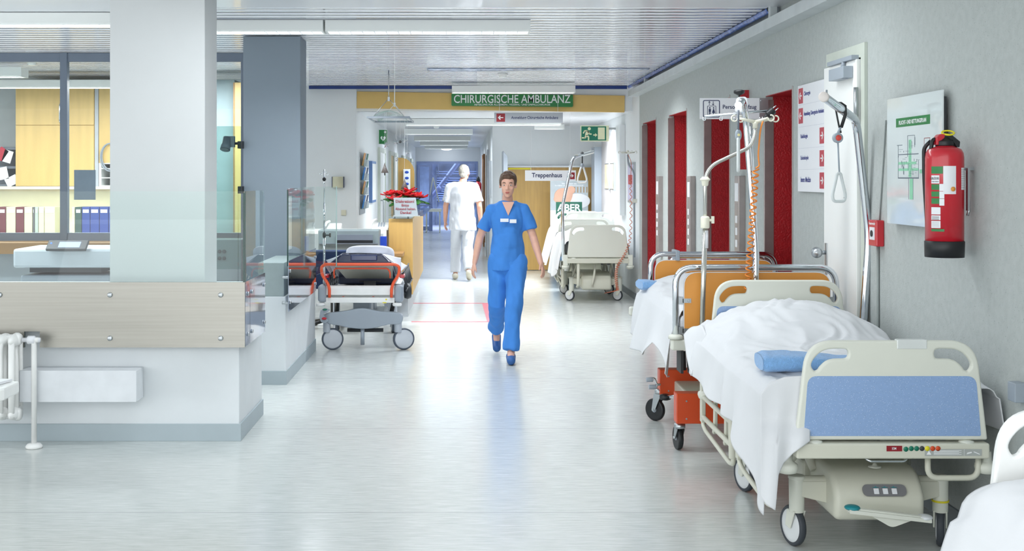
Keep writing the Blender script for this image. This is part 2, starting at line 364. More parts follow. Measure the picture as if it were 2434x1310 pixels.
# ceiling
m=M(); yb=8.95; p=0.1665; k=0
m.box(-2.0,XW,2.2,yb,ZC,ZC+0.02,0); m.box(-9,-2.0,2.2,9.42,ZC,ZC+0.02,0)
struct(m.obj('ceiling_front',PLAIN,loc=(0,5,ZC)))
m=M(); y=yb+0.01
while y<16.62:
    x0=-9 if y>9.42 else -2.0
    # slat with rolled edges
    a,b=y,y+p-0.036; x1=2.235
    v=[(x0,a,ZC+0.022),(x0,a+0.002,ZC+0.004),(x0,a+0.008,ZC),(x0,b-0.008,ZC),(x0,b-0.002,ZC+0.004),(x0,b,ZC+0.022)]
    v+=[(x1,q[1],q[2]) for q in v]
    m.add(v,[(i,i+1,i+7,i+6) for i in range(5)],0,True); y+=p
struct(m.obj('ceiling',SLAT,loc=(0,12,ZC)))
m=M(); m.box(-9,XW,yb,16.7,ZC+0.05,ZC+0.06); struct(m.obj('ceiling_backing',mat('dark_blue_backing','2E5CC0',0.6),loc=(0,12,ZC+.05)))
m=M(); m.box(-1.46,XW,16.85,37.4,ZC2,ZC2+0.05); m.box(-2.6,XW,16.9,17,ZC2,3.0)
struct(m.obj('ceiling_corridor',PLAIN,loc=(0,20,ZC2)))
# small slat lines of the lower ceiling
# blue foil strip along the right edge and the front edge of the slats
m=M()
def foil(u,v):
    yy=9.0+u*7.65; j=0.008*wob(yy*3,v*4,1,2); return Vector((2.235+0.05*v+j, yy, ZC-0.004-0.03*math.sin(v*PI)+j))
m.grid(foil,160,6); struct(m.obj('trim_9',mat('blue_plastic_film','5A76BC',0.25,nscale=20,namp=0.4,bump=0.6,bscale=15),solid=0.003))
m=M(); m.box(-2.1,0.19*1,16.60,16.64,ZC-0.045,ZC-0.003); m.box(1.52,2.23,16.60,16.64,ZC-0.045,ZC-0.003); struct(m.obj('trim_10',BLUEF))
# cable tray along right wall
m=M(); m.box(2.2,XW,4.0,16.3,2.72,2.735); m.box(2.2,2.212,4.0,16.3,2.72,2.80); m.box(2.2,XW,4.0,16.3,2.79,2.80)
for yy in (8.93,15.1): m.box(2.24,2.29,yy-0.03,yy+0.03,2.80,3.0)
struct(m.obj('trim_11',mat('cable_tray_grey','C2C9CB',0.4),bevel=0.002))
# end wall left of the corridor and header
m=M(); m.box(-2.6,-1.46,16.7,16.95,0,ZC+0.1); struct(m.obj('wall_back_left',WALLW))
m=M(); m.box(-1.46,XW,16.74,16.95,ZC2,ZC+0.1); struct(m.obj('wall_back_header',WHITE))
m=M(); m.box(-1.46,2.21,16.71,16.76,2.565,2.795,0); o=struct(m.obj('trim_12',mat('yellow_painted_beam','DDBB72',0.6,nscale=5,namp=0.03,bump=0.4,bscale=60),bevel=0.003)); o.rotation_euler=(0,R(0.9),0)
# corridor left wall, with doors drawn on it
m=M(); m.box(-1.7,-1.46,16.95,37.3,0,ZC2); struct(m.obj('wall_corridor_left',WHITE))
m=M(); m.box(0.52,0.7,21.75,37.3,0,ZC2); m.box(0.52,XW,21.6,21.75,0,ZC2); struct(m.obj('wall_corridor_right',WALLW))
m=M(); m.box(-1.46,0.52,37.3,37.4,2.13,ZC2); m.box(-1.46,-1.40,37.3,37.4,0,2.13); m.box(0.44,0.52,37.3,37.4,0,2.13); struct(m.obj('wall_corridor_end',WHITE))
m=M(); m.box(-1.46,-1.45,16.95,37.3,0,0.1); struct(m.obj('baseboard_left',SKIRT))
m=M(); m.box(0.505,0.52,21.6,37.3,0,0.1); m.box(0.52,XW-.02,21.585,21.6,0,0.1); struct(m.obj('baseboard_far',SKIRT))
# counters and pillars on the left
m=M(); m.box(-9,-1.40,7.63,8.48,0,0.925); struct(m.obj('wall_counter_front',COUNTW,bevel=0.006,loc=(-3,8,0)))
m=M(); m.box(-9,-1.396,7.618,7.63,0.0,0.108); m.box(-1.40,-1.388,7.618,8.48,0,0.108); struct(m.obj('baseboard_counter',SKIRT,bevel=0.002))
m=M(); m.box(-1.63,-1.41,9.69,11.62,0,0.70); struct(m.obj('wall_counter_rear',COUNTW,bevel=0.006))
m=M(); m.box(-1.63,-1.425,9.70,10.6,0.70,0.968); struct(m.obj('wall_counter_rear_step',mat('greenish_concrete','9DAAAB',0.65,nscale=20,namp=0.04),bevel=0.004))
m=M(); m.box(-1.635,-1.402,9.68,11.62,0,0.11); struct(m.obj('baseboard_counter_rear',SKIRT))
x0,x1=(261-VX)/F*7.82,(487-VX)/F*7.82
m=M(); m.box(x0,x1,7.82,8.20,0.92,ZC); struct(m.obj('wall_pillar_front',PILL,bevel=0.004))
x0,x1=(578-VX)/F*10.75,(714-VX)/F*10.75
m=M(); m.box(x0,x1,10.75,11.15,0,ZC-0.003); struct(m.obj('wall_pillar_rear',PILLG,bevel=0.004))
# far office back wall + left side
m=M(); m.box(-9,-2.6,15.6,15.7,0,3.0); struct(m.obj('wall_office_back',mat('pale_blue_wall','CBD3D6',0.7,bump=0.3,bscale=90)))
m=M(); m.box(-9.1,-9,7.7,16,0,3.0); struct(m.obj('wall_office_left',WALLW))
# glazed partition frame (window_1)
YP=12.24; t=0.05
wr=struct(thing('window_1',None,None,(-4.2,YP,0)))
m=M(); P=lambda px,py: S(px,py,YP)
def fb(px0,px1,py0,py1,d=0.06,off=0): 
    a=S(px0,py0,YP); b=S(px1,py1,YP); m.box(a.x,b.x,YP-d+off,YP+off,a.z,b.z)
fb(-500,700,127,148); fb(148,165,127,570,0.075); fb(-500,700,553,572); fb(575,700,127,572)
m.obj('window_frame',FRAME,wr,bevel=0.004)
m=M(); fb(-500,148,148,553,0.006,-0.02); fb(165,575,148,553,0.006,-0.02); m.obj('window_pane',GLD,wr)
m=M(); m.box(-9,-2.0,YP-0.35,YP+0.1,0.90,H-(572-VY)/F*YP-0.005); struct(m.obj('trim_13',WOODB))
m=M(); m.box(-9,-2.0,YP-0.03,YP+0.06,0,0.90); struct(m.obj('wall_office_parapet',mat('parapet_grey','AAB4BC',0.6)))
# ============================================================ counter cladding and glass screens
GY=7.55                       # plane of the front cladding
def glass_box(mb,x0,x1,y0,y1,z0,z1): mb.box(x0,x1,y0,y1,z0,z1)
# front steel panel with notch, eight studs
t=thing('steel_cladding_panel','wide brushed steel panel screwed to the front of the white counter','panel',(-2.6,GY,0.55))
zt=S(0,671,GY).z; zb=S(0,826,GY).z; xr=S(582,0,GY).x; nx0,nx1=S(58,0,GY).x,S(95,0,GY).x; nz=S(0,788,GY).z
poly=[(-5.5,zb),(nx0,zb),(nx0,nz),(nx1,nz),(nx1,zb),(xr,zb),(xr,zt),(-5.5,zt)]
m=M(); m.prism(poly,lambda u,v,w_:Vector((u,GY-0.004+w_,v)),0.006); m.obj('sheet',STEEL,t)
m=M(); m.prism(poly,lambda u,v,w_:Vector((u,GY+0.003+w_,v)),0.012); m.obj('backing_glass',GEDGE,t)
for px in (-258,0,262,525):
    for py in (701,804):
        if px==-258 and False: continue
        c=S(px,py,GY); m=M(); m.lathe([(0.0,0.0),(0.0155,0.0),(0.0155,0.009),(0.012,0.012),(0.0,0.012)],(c.x,GY-0.003,c.z),(0,-1,0)); m.obj('stud',ALU,t)
# front glass screen above
t=thing('glass_screen','long low clear glass screen standing above the brushed steel counter panel','glass screen',(-2.6,GY+0.03,zt))
zg=S(0,455,GY).z; xs=S(566,0,GY).x
m=M(); m.box(-5.5,xs-0.003,GY+0.012,GY+0.022,zt-0.05,zg); m.obj('pane',GLS,t)
m=M(); m.box(xs,xr+0.0,GY+0.012,GY+0.022,zt-0.05,zg); m.obj('narrow_pane',GLS,t)
m=M(); m.box(xr-0.002,xr+0.004,GY+0.008,GY+0.024,zt,zg); m.obj('edge_strip',GEDGE,t)
# polished side cladding
def side_clad(lab1,lab2,y0,y1,ytop0,xc,split,zlow):
    t=thing('polished_cladding_panel',lab1,'panel',(xc,(y0+y1)/2,zb))
    segs=[(y0,split-0.004),(split+0.004,y1)] if split else [(y0,y1)]
    for a,b in segs:
        m=M(); m.box(xc-0.004,xc,a,b,zlow,zt-0.0); m.obj('sheet',MIRR,t,bevel=0.001)
        for yy in ((a+0.05,b-0.05) if b-a>0.2 else ((a+b)/2,)):
            for zz in (zt-0.08,zlow+0.07):
                m=M(); m.lathe([(0,0),(0.013,0),(0.013,0.008),(0.01,0.011),(0,0.011)],(xc,yy,zz),(1,0,0)); m.obj('stud',ALU,t)
    g=thing('glass_screen',lab2,'glass screen',(xc-0.01,(y0+y1)/2,zt))
    poly=f2([(y0,zt-0.04),(y1,zt-0.04),(y1,zg),(y0,zg)],[0,0,0.09,0.02])
    m=M(); m.prism(poly,lambda u,v,w_:Vector((xc-0.012+w_,u,v)),0.008); m.obj('pane',GLS,g)
    m=M(); m.box(xc-0.012,xc-0.002,y0-0.004,y0,zt-0.04,zg-0.01); m.obj('edge_strip',GEDGE,g)
    return t,g
side_clad('mirror-polished steel panel wrapping the side of the front counter','small rounded glass screen on the side of the front counter',7.56,8.33,0,-1.352,7.74,zb)
side_clad('mirror-polished steel panel along the rear low wall beside the trolley','rounded glass screen above the rear polished steel panel',9.45,11.2,0,-1.352,None,zb+0.01)
g=thing('glass_screen','angled glass screen behind the drip stand of the trolley','glass screen',(-1.25,11.4,0.9))
m=M(); a=Vector((-1.355,11.2)); b=Vector((-1.20,11.55))
v=[(a.x,a.y,0.75),(b.x,b.y,0.80),(b.x,b.y,zg),(a.x,a.y,zg)]; n_=Vector((0.009,-0.004,0))
m.add([Vector(q) for q in v]+[Vector(q)+n_ for q in v],[(0,1,2,3),(7,6,5,4),(0,4,5,1),(1,5,6,2),(2,6,7,3),(3,7,4,0)]); m.obj('pane',GLS,g)
m=M(); m.tube([(b.x,b.y,0.8),(b.x,b.y,zg)],0.006,seg=6); m.obj('edge_strip',mat('pale_edge','C9DAD8',0.2),g)
for zz in (0.66,0.86):
    m=M(); m.tube([(-1.352,9.6,zz),(-1.425,9.6,zz)],0.012); tag(m.obj('standoff_bolt',ALU),'%s of the two steel standoff bolts between rear low wall and polished panel'%('lower' if zz<.7 else 'upper'),'bolt')
# cards taped on glass
m=M(); m.box(-1.366,-1.3655,9.55,9.72,1.08,1.50); o=m.obj('sheet',SIGNW); tag(o,'narrow white notice taped inside the rear glass screen','notice'); o.name='notice_sheet'
# wall duct on counter front
c0=S(44,882,7.45); c1=S(323,957,7.45)
m=M(); m.box(c0.x,c1.x,7.46,7.628,c1.z,c0.z); tag(m.obj('cable_duct',mat('duct_white','DDE1E5',0.4),bevel=0.003),'long white rectangular duct box fixed low on the counter front','duct')
# radiator
YR=7.36
t=thing('radiator','white column radiator with rounded tubes at the left picture edge','radiator',(-2.75,YR,0.1))
for i in range(4):
    px=38-i*27
    xx=S(px-11,0,YR).x; zt_=S(0,800,YR).z; zb_=S(0,1003,YR).z
    m=M()
    for dy in (0,0.07,0.14):
        m.tube(fillet([(xx,YR+dy,zb_+0.02),(xx,YR+dy,zt_-0.02)],0),0.019,seg=12)
    m.ell((xx,YR+0.07,zt_-0.03),0.03,0.10,0.04); m.ell((xx,YR+0.07,zb_+0.04),0.03,0.10,0.04)
    m.obj('radiator_column',BEDWW,t)
xr_=S(35,0,YR).x
m=M()
for zz in (S(0,810,YR).z,S(0,990,YR).z):
    m.lathe([(0,-0.28),(0.03,-0.28),(0.03,-.02),(0.04,0),(0.04,0.02),(0.03,0.035),(0,0.035)],(xr_-0.02,YR+0.07,zz),(1,0,0),seg=8); m.cut()
m.obj('end_plug',BEDWW,t)
zz=S(0,812,YR).z; m=M(); m.lathe([(0,0),(0.014,0),(0.014,0.03),(0.026,0.035),(0.026,0.075),(0.015,0.08),(0.015,0.11),(0,0.11)],(xr_+0.02,YR+0.07,zz),(1,0,0),seg=8); m.obj('valve',SIGNW,t)
xp=S(81,0,YR+.07).x; m=M(); m.tube(fillet([(xr_+0.12,YR+0.07,zz),(xp,YR+0.07,zz),(xp,YR+0.07,0.008)],0.05),0.0165,seg=12); m.lathe([(0.017,0.03),(0.04,0.025),(0.05,0.012),(0.05,0.0)],(xp,YR+0.07,0.001)); m.obj('pipe',BEDWW,t)
# white table corner with papers
t=thing('side_table','white table top corner poking in at the left edge below the radiator','table',(-2.2,5.9,0))
a=S(38,905,5.9); m=M(); m.prism([(a.x,5.95),(a.x,5.75),(a.x-0.5,4.9),(a.x-1.2,4.9),(a.x-1.2,5.95)],lambda u,v,w_:Vector((u,v,a.z-0.07+w_)),0.06); m.obj('table_top',BEDWW,t,bevel=0.01)
for xx,yy in ((a.x-0.15,5.85),(a.x-0.62,5.0)):
    m=M(); m.tube([(xx-.05,yy,a.z-0.03),(xx-.05,yy,0)],0.02); m.obj('leg',BEDWW,t)
m=M(); m.prism([(a.x-0.03,5.93),(a.x-0.06,5.80),(a.x-0.5,5.05),(a.x-0.9,5.05),(a.x-0.9,5.93)],lambda u,v,w_:Vector((u,v,a.z-0.008+w_)),0.012); tag(m.obj('paper_stack',SIGNW),'flat stack of white paper on the table corner at the left edge','paper')

# ============================================================ ceiling luminaires
def lamp(label,x0,x1,y,z0,h=0.09,d=0.22,group='louvred ceiling lamps',louv=True,tilt=0,cells=None):
    t=thing('ceiling_lamp',label,'ceiling light',((x0+x1)/2,y,z0+h),group)
    m=M()
    pr=[(-d/2,h),(-d/2,0.012),(-d/2+0.012,0.0),(-d/2+0.02,0.0),(-d/2+0.02,h)]
    for sgn in (1,-1):
        pp=[(q[0]*sgn,q[1]) for q in pr]
        m.prism(pp,lambda u,v,w_:Vector((x0+w_,y+u,z0+v)),x1-x0)
    m.box(x0,x1,y-d/2,y+d/2,z0+h-0.01,z0+h); m.box(x0-0.004,x0+0.01,y-d/2,y+d/2,z0,z0+h); m.box(x1-0.01,x1+0.004,y-d/2,y+d/2,z0,z0+h)
    m.obj('housing',LAMPW,t)
    if louv:
        m=M(); n=cells or max(4,int((x1-x0)/0.09))
        for i in range(1,n): xx=x0+(x1-x0)*i/n; m.box(xx-0.0025,xx+0.0025,y-d/2+0.02,y+d/2-0.02,z0+0.002,z0+0.03)
        m.box(x0+.01,x1-.01,y-0.004,y+0.004,z0+0.002,z0+0.03); m.obj('louvre',LOUV,t)
        m=M(); m.tube([(x0+0.05,y-d/4,z0+0.055),(x1-0.05,y-d/4,z0+0.055)],0.011,seg=8); m.tube([(x0+0.05,y+d/4,z0+0.055),(x1-0.05,y+d/4,z0+0.055)],0.011,seg=8); m.obj('lit_tube',TUBEL,t)
    return t
XL=lambda px,Y:S(px,0,Y).x
lamp('near white louvred ceiling lamp on the right of the joined pair',XL(778,9.73),XL(1258,9.73),9.73,2.80)
lamp('near white louvred ceiling lamp on the left of the joined pair, beside the pillar',XL(330,9.73),XL(770,9.73),9.73,2.80)
lamp('white louvred ceiling lamp at the top left above the office glazing',XL(-160,9.3),XL(300,9.3),9.3,2.80)
lamp('white ceiling lamp directly above the green department sign',XL(1075,16.05),XL(1365,16.05),16.05,2.755)
lamp('wide white lamp under the lower ceiling behind the hanging grey sign',XL(965,18.9),XL(1332,18.9),18.9,2.45,0.10)
lamp('short white lamp above the stair door wall',XL(1270,20.9),XL(1340,20.9),20.9,2.47,0.08)
for i,(px0,px1,Yl) in enumerate(((963,1123,22.5),(985,1118,26.5),(999,1113,30.2),(1010,1111,34.0))):
    lamp('%s of the four short lamps in the far corridor ceiling'%('nearest','second','third','farthest')[i],XL(px0,Yl),XL(px1,Yl),Yl,2.435,0.10)
lamp('white lamp hanging in the office at the far left',XL(-200,13.2),XL(58,13.2),13.2,2.73,0.1)
lamp('long white lamp above the yellow office cupboards',XL(-100,14.4),XL(300,14.4),14.4,2.70,0.09)
m=M(); 
# smoke detectors
for i,(px,py,Yd,lab) in enumerate(((1195,181,14.6,'round smoke detector on the slatted ceiling near the green sign'),(1037,296,21.4,'small square smoke detector on the lower corridor ceiling'),(1040,355,32,'tiny smoke detector far along the corridor ceiling'),(75,178,13.0,'round smoke detector above the office glazing at left'))):
    c=S(px,py,Yd); zc=(ZC-0.002) if Yd<16.5 else ZC2
    m=M(); m.lathe([(0,0),(0.062,0),(0.062,-0.02),(0.045,-0.028),(0.045,-0.045),(0.03,-0.052),(0,-0.052)],(c.x,Yd,zc)); tag(m.obj('smoke_detector',LAMPW),lab,'smoke detector')
# bright ceiling lamp at the corridor end
c=S(1062,408,37.2); m=M(); m.lathe([(0,0),(0.19,0),(0.19,-0.04),(0.12,-0.09),(0,-0.1)],(c.x,36.6,ZC2)); tag(m.obj('round_ceiling_lamp',mat('lit_globe',(0.9,0.95,1.0),0.5,emis=9)),'glowing round lamp above the corridor end doors','ceiling light')
# torn film hole in the ceiling
m=M()
def film(u,v): 
    x=XL(1015,14.0)+u*2.55; yy=13.95+v*0.42*(1-0.7*u); return Vector((x,yy,ZC-0.004-0.022*abs(wob(x*3,yy*5,1,1.6))*math.sin(v*PI)))
m.grid(film,80,10); tag(m.obj('torn_ceiling_film',mat('crumpled_film','AEBDD8',0.2,nscale=12,namp=0.45,bump=0.8,bscale=14),solid=0.002),'crumpled bluish film sagging from the slatted ceiling gap','film')

# ============================================================ signs
def arrow(mb,kind,cx,cz,s,dirn,pl,m=0):
    # arrow within a square of half size s ; dirn +1 points right as read
    a=0.1*s
    shaft=[(-0.62*s,-a),(0.55*s,-a),(0.55*s,a),(-0.62*s,a)]
    head=[(0.72*s,0),(0.16*s,0.56*s),(0.0*s,0.40*s),(0.40*s,0),(0.0*s,-0.40*s),(0.16*s,-0.56*s)]
    for poly in (shaft,head):
        poly=[(u*dirn,v) for u,v in poly]
        if kind=='f': fr=lambda u,v,w_:Vector((cx+u,pl-w_,cz+v))
        else: fr=lambda u,v,w_:Vector((pl-w_,cx-u,cz+v))
        mb.prism(poly,fr,0.0018,m)
# department sign
YS=16.64; a=S(1073,222,YS); b=S(1362,254,YS)
t=thing('department_sign','long green sign with white department lettering on the yellow beam','sign',((a.x+b.x)/2,YS,b.z))
poly=f2([(a.x,b.z+0.015),(b.x,b.z),(b.x,a.z-0.018),(a.x,a.z)],0.015)
m=M(); m.prism(poly,lambda u,v,w_:Vector((u,YS+0.0+w_,v)),0.06); m.obj('board',GREENS,t)
m=M(); txt(m,'CHIRURGISCHE AMBULANZ','f',(XL(1079,YS),XL(1356,YS),S(0,245,YS).z,S(0,225.5,YS).z,YS),0,0.008)
txt(m,'ABTEILUNG FÜR ALLGEMEIN-, VISZERAL- UND UNFALLCHIRURGIE','f',(XL(1127,YS),XL(1308,YS),S(0,251.5,YS).z,S(0,245.8,YS).z,YS),0,0.008)
m.obj('lettering',CREAM,t)
for px in (1186,1327): 
    m=M(); 
# hanging sign
YS=16.5
a=S(1175,267.5,YS); b=S(1338,292,YS)
t=thing('hanging_sign','silver hanging sign with a red left arrow below the green sign','sign',((a.x+b.x)/2,YS,b.z))
m=M(); m.box(a.x,b.x,YS,YS+0.02,b.z,a.z); m.obj('board',SIGNG,t,bevel=0.003)
m=M(); s0=S(1180,270,YS); s1=S(1200.5,289.5,YS); quad_f(m,s0.x,s1.x,s1.z,s0.z,YS,0,0.002); m.obj('arrow_field',DKRED,t)
m=M(); arrow(m,'f',(s0.x+s1.x)/2,(s0.z+s1.z)/2,0.055,-1,YS-0.002); m.obj('arrow',CREAM,t)
m=M(); txt(m,'Anmeldung Chirurgische Ambulanz','f',(XL(1215,YS),XL(1327,YS),S(0,285,YS).z,S(0,276,YS).z,YS),0,0.02); m.obj('lettering',NAVY,t)
for px in (1187,1326):
    m=M(); m.tube([(XL(px,YS),YS+0.01,a.z-0.005),(XL(px,YS),YS+0.01,ZC)],0.0022,seg=5); m.obj('wire',CREAM,t)
# stair sign
YS=17.2; a=S(1248,405,YS); b=S(1369,430,YS)
t=thing('hanging_sign','white stairwell sign with a red right arrow before the wooden door','sign',((a.x+b.x)/2,YS,b.z))
m=M(); m.box(a.x,b.x,YS,YS+0.02,b.z,a.z); m.obj('board',SIGNW,t,bevel=0.003)
s0=S(1350,410,YS); s1=S(1366,426,YS); m=M(); quad_f(m,s0.x,s1.x,s1.z,s0.z,YS,0,0.002); m.obj('arrow_field',DKRED,t)
m=M(); arrow(m,'f',(s0.x+s1.x)/2,(s0.z+s1.z)/2,0.045,1,YS-0.002); m.obj('arrow',CREAM,t)
m=M(); txt(m,'Treppenhaus','f',(XL(1264,YS),XL(1336,YS),S(0,425,YS).z,S(0,411,YS).z,YS),0,0.02); m.obj('lettering',NAVY,t)
for px in (1262,1355):
    m=M(); m.tube([(XL(px,YS),YS+0.01,a.z-0.005),(XL(px,YS),YS+0.01,ZC2)],0.0022,seg=5); m.obj('wire',CREAM,t)
# exit sign
YS=17.9; a=S(1380,298.5,YS); b=S(1442.5,336,YS)
t=thing('exit_sign','green running man exit sign projecting from the white wall','sign',((a.x+b.x)/2,YS,b.z))
m=M(); m.box(a.x,b.x+0.03,YS,YS+0.02,b.z,a.z); m.obj('board',LUM,t,bevel=0.003)
W=b.x-a.x; Hh=a.z-b.z; U=lambda u,v:(a.x+u*W, b.z+v*Hh)
m=M(); quad_f(m,*[q for q in (U(0.03,0)[0],U(0.975,0)[0])],U(0,0.05)[1],U(0,0.95)[1],YS,0,0.001); m.obj('field',GREENE,t)
m=M()
def pf(pts,th=0.0022): m.prism([U(*q) for q in pts],lambda u,v,w_:Vector((u,YS-0.001-w_,v)),th)
def limb(p,q,r,r2=None):
    r2=r if r2 is None else r2
    p=Vector((U(*p)));q=Vector((U(*q))); d=(q-p).normalized(); n=Vector((-d.y,d.x)); m.prism([tuple(p+n*r),tuple(q+n*r2),tuple(q-n*r2),tuple(p-n*r)],lambda u,v,w_:Vector((u,YS-0.001-w_,v)),0.0022)
c=U(0.33,0.80); m.prism([(c[0]+0.023*math.cos(k*PI/8),c[1]+0.023*math.sin(k*PI/8)) for k in range(16)],lambda u,v,w_:Vector((u,YS-0.001-w_,v)),0.0022)
limb((0.275,0.66),(0.215,0.36),0.024,0.02); limb((0.26,0.67),(0.15,0.66),0.010); limb((0.155,0.67),(0.10,0.5),0.009)
limb((0.28,0.64),(0.34,0.46),0.010); limb((0.335,0.46),(0.42,0.46),0.009)
limb((0.225,0.38),(0.31,0.26),0.013); limb((0.305,0.27),(0.30,0.07),0.011); limb((0.21,0.38),(0.17,0.2),0.013); limb((0.175,0.22),(0.05,0.22),0.010)
m.cut(); limb((0.48,0.4),(0.57,0.4),0.009); pf([(0.555,0.28),(0.64,0.4),(0.555,0.52)]); m.cut(); pf([(0.66,0.12),(0.92,0.12),(0.92,0.88),(0.66,0.88)]); m.obj('pictogram',LUM,t)
m=M(); m.box(b.x+0.02,XW,YS+0.004,YS+0.016,a.z-0.06,a.z-0.03); m.box(XW-0.008,XW,YS-0.02,YS+0.04,a.z-0.1,a.z+0.01); m.obj('wall_arm',ALU,t)
# AED sign
YS=20.8; a=S(900,308,YS); b=S(921,343,YS)
t=thing('defibrillator_sign','small green heart and cross sign projecting in the left corridor','sign',((a.x+b.x)/2,YS,b.z))
m=M(); m.box(a.x-0.01,b.x,YS,YS+0.015,b.z,a.z); m.obj('board',SIGNW,t)
m=M(); quad_f(m,a.x+0.006,b.x-0.006,b.z+0.006,a.z-0.006,YS); m.obj('field',GREENS,t)
cx=(a.x+b.x)/2; hz=b.z+0.1; h=[(cx+0.0032*16*math.sin(q)**3*0.85,hz+0.0032*0.95*(13*math.cos(q)-5*math.cos(2*q)-2*math.cos(3*q)-math.cos(4*q))) for q in [2*PI*k/28 for k in range(28)]]
m=M(); m.prism(h,lambda u,v,w_:Vector((u,YS-0.0012-w_,v)),0.002); m.cut(); m.box(cx+0.015,cx+0.055,YS-0.0032,YS-0.001,a.z-0.05,a.z-0.036); m.box(cx+0.028,cx+0.042,YS-0.0032,YS-0.001,a.z-0.064,a.z-0.022); m.obj('pictogram',CREAM,t)
m=M(); m.prism([(cx-0.008,hz+0.03),(cx+0.014,hz+0.03),(cx+0.0,hz+0.005),(cx+0.016,hz+0.005),(cx-0.012,hz-0.04),(cx-0.002,hz-0.006),(cx-0.018,hz-0.006)],lambda u,v,w_:Vector((u,YS-0.0034-w_,v)),0.001); m.obj('bolt_symbol',GREENS,t)
# lift sign perpendicular to the concrete wall
YS=9.28; a=S(1664,233,YS); b=S(1813,283,YS); 
t=thing('lift_sign','white lift sign with passenger pictogram projecting from the concrete wall','sign',((a.x+b.x)/2,YS,b.z))
m=M(); m.box(a.x,XW,YS,YS+0.02,b.z,a.z); m.obj('board',SIGNW,t,bevel=0.002)
m=M(); m.box(S(1805,0,YS).x,XW,YS-0.003,YS,b.z,a.z); m.lathe([(0,0),(0.006,0),(0.006,0.004),(0,0.004)],(S(1809,0,YS).x,YS-0.003,a.z-0.02),(0,-1,0),seg=10); m.obj('bracket',ALU,t)
m=M(); i0=S(1671,238,YS); i1=S(1711,0,YS); zb2=b.z+0.012
def ring(mb,x0,x1,z0,z1,r,tt,pl):
    o1=f2([(x0,z0),(x1,z0),(x1,z1),(x0,z1)],r); o2=f2([(x0+tt,z0+tt),(x1-tt,z0+tt),(x1-tt,z1-tt),(x0+tt,z1-tt)],max(r-tt,0.002))
    me=plate([o1,o2],0.002); mb.mesh(me,lambda u,v,w_:Vector((u,pl-0.001-w_,v)))
ring(m,i0.x,i1.x,zb2,i0.z,0.014,0.006,YS)
c=lambda px,py:S(px,py,YS)
ring(m,c(1681,0).x,c(1702,0).x,c(0,276).z,c(0,251.5).z,0.006,0.0035,YS)
m.cut()
for px,sg in ((1686,1),(1695,-1)):
    m.cut()
    q=c(px,245.5); m.box(q.x-0.002,q.x+0.002,YS-0.002,YS,q.z-0.014,q.z+0.014); m.prism([(q.x-0.011,q.z+sg*0.003),(q.x,q.z+sg*0.017),(q.x+0.011,q.z+sg*0.003),(q.x,q.z+sg*0.009)],lambda u,v,w_:Vector((u,YS-w_,v)),0.002)
for px in (1687,1696):
    m.cut()
    q=c(px,264); m.prism([(q.x+0.0055*math.cos(k*PI/5),q.z+0.024+0.0055*math.sin(k*PI/5)) for k in range(10)],lambda u,v,w_:Vector((u,YS-w_,v)),0.002)
    if px==1687: m.box(q.x-0.008,q.x+0.008,YS-0.002,YS,q.z-0.006,q.z+0.016); m.box(q.x-0.006,q.x-0.001,YS-0.002,YS,q.z-0.03,q.z-0.006); m.box(q.x+0.001,q.x+0.006,YS-0.002,YS,q.z-0.03,q.z-0.006)
    else: m.prism([(q.x-0.003,q.z+0.016),(q.x+0.003,q.z+0.016),(q.x+0.012,q.z-0.014),(q.x-0.012,q.z-0.014)],lambda u,v,w_:Vector((u,YS-w_,v)),0.002); m.box(q.x-0.003,q.x+0.003,YS-0.002,YS,q.z-0.03,q.z-0.01)
m.obj('pictogram',NAVY,t)
m=M(); txt(m,'Personenaufzug','f',(c(1718,0).x,c(1798,0).x,c(0,262).z,c(0,249).z,YS),0,0.015); m.obj('lettering',NAVY,t)
# red flag sign
YS=9.9; a=S(1758,214,YS); b=S(1779,403,YS); m=M(); m.box(a.x,XW,YS,YS+0.03,b.z,a.z); tag(m.obj('flag_sign',RED),'narrow tall red flag sign projecting from the concrete wall between two lifts','sign')
# lift call panels
for i,(px0,px1,py) in enumerate(((1563,1577,421),(1639,1656,419),(1757,1775,416))):
    Yc=XW*F/(px0-VX+3); xx=S(px0,0,Yc).x; 
    Yc=XW*F/((px0+px1)/2+6-VX); zt_=H-(py-VY)/F*Yc+0.0
    t=thing('lift_call_panel','tall steel lift call panel, %s'%('leftmost and farthest of three','middle of the three','nearest of three, behind the trapeze pole')[i],'call panel',(XW,Yc,0.75),'steel lift call panels')
    m=M(); m.box(XW-0.055,XW,Yc,Yc+0.16,0.72,1.66); m.obj('housing',JAMB,t,bevel=0.003)
    m=M(); m.box(XW-0.058,XW-0.053,Yc+0.02,Yc+0.14,1.45,1.6); m.obj('notice_plate',SIGNW,t)
    for zz in (1.3,1.2,1.1,1.0): m=M(); m.box(XW-0.060,XW-0.053,Yc+0.05,Yc+0.11,zz-0.03,zz+0.03); m.obj('button',SIGNW,t)
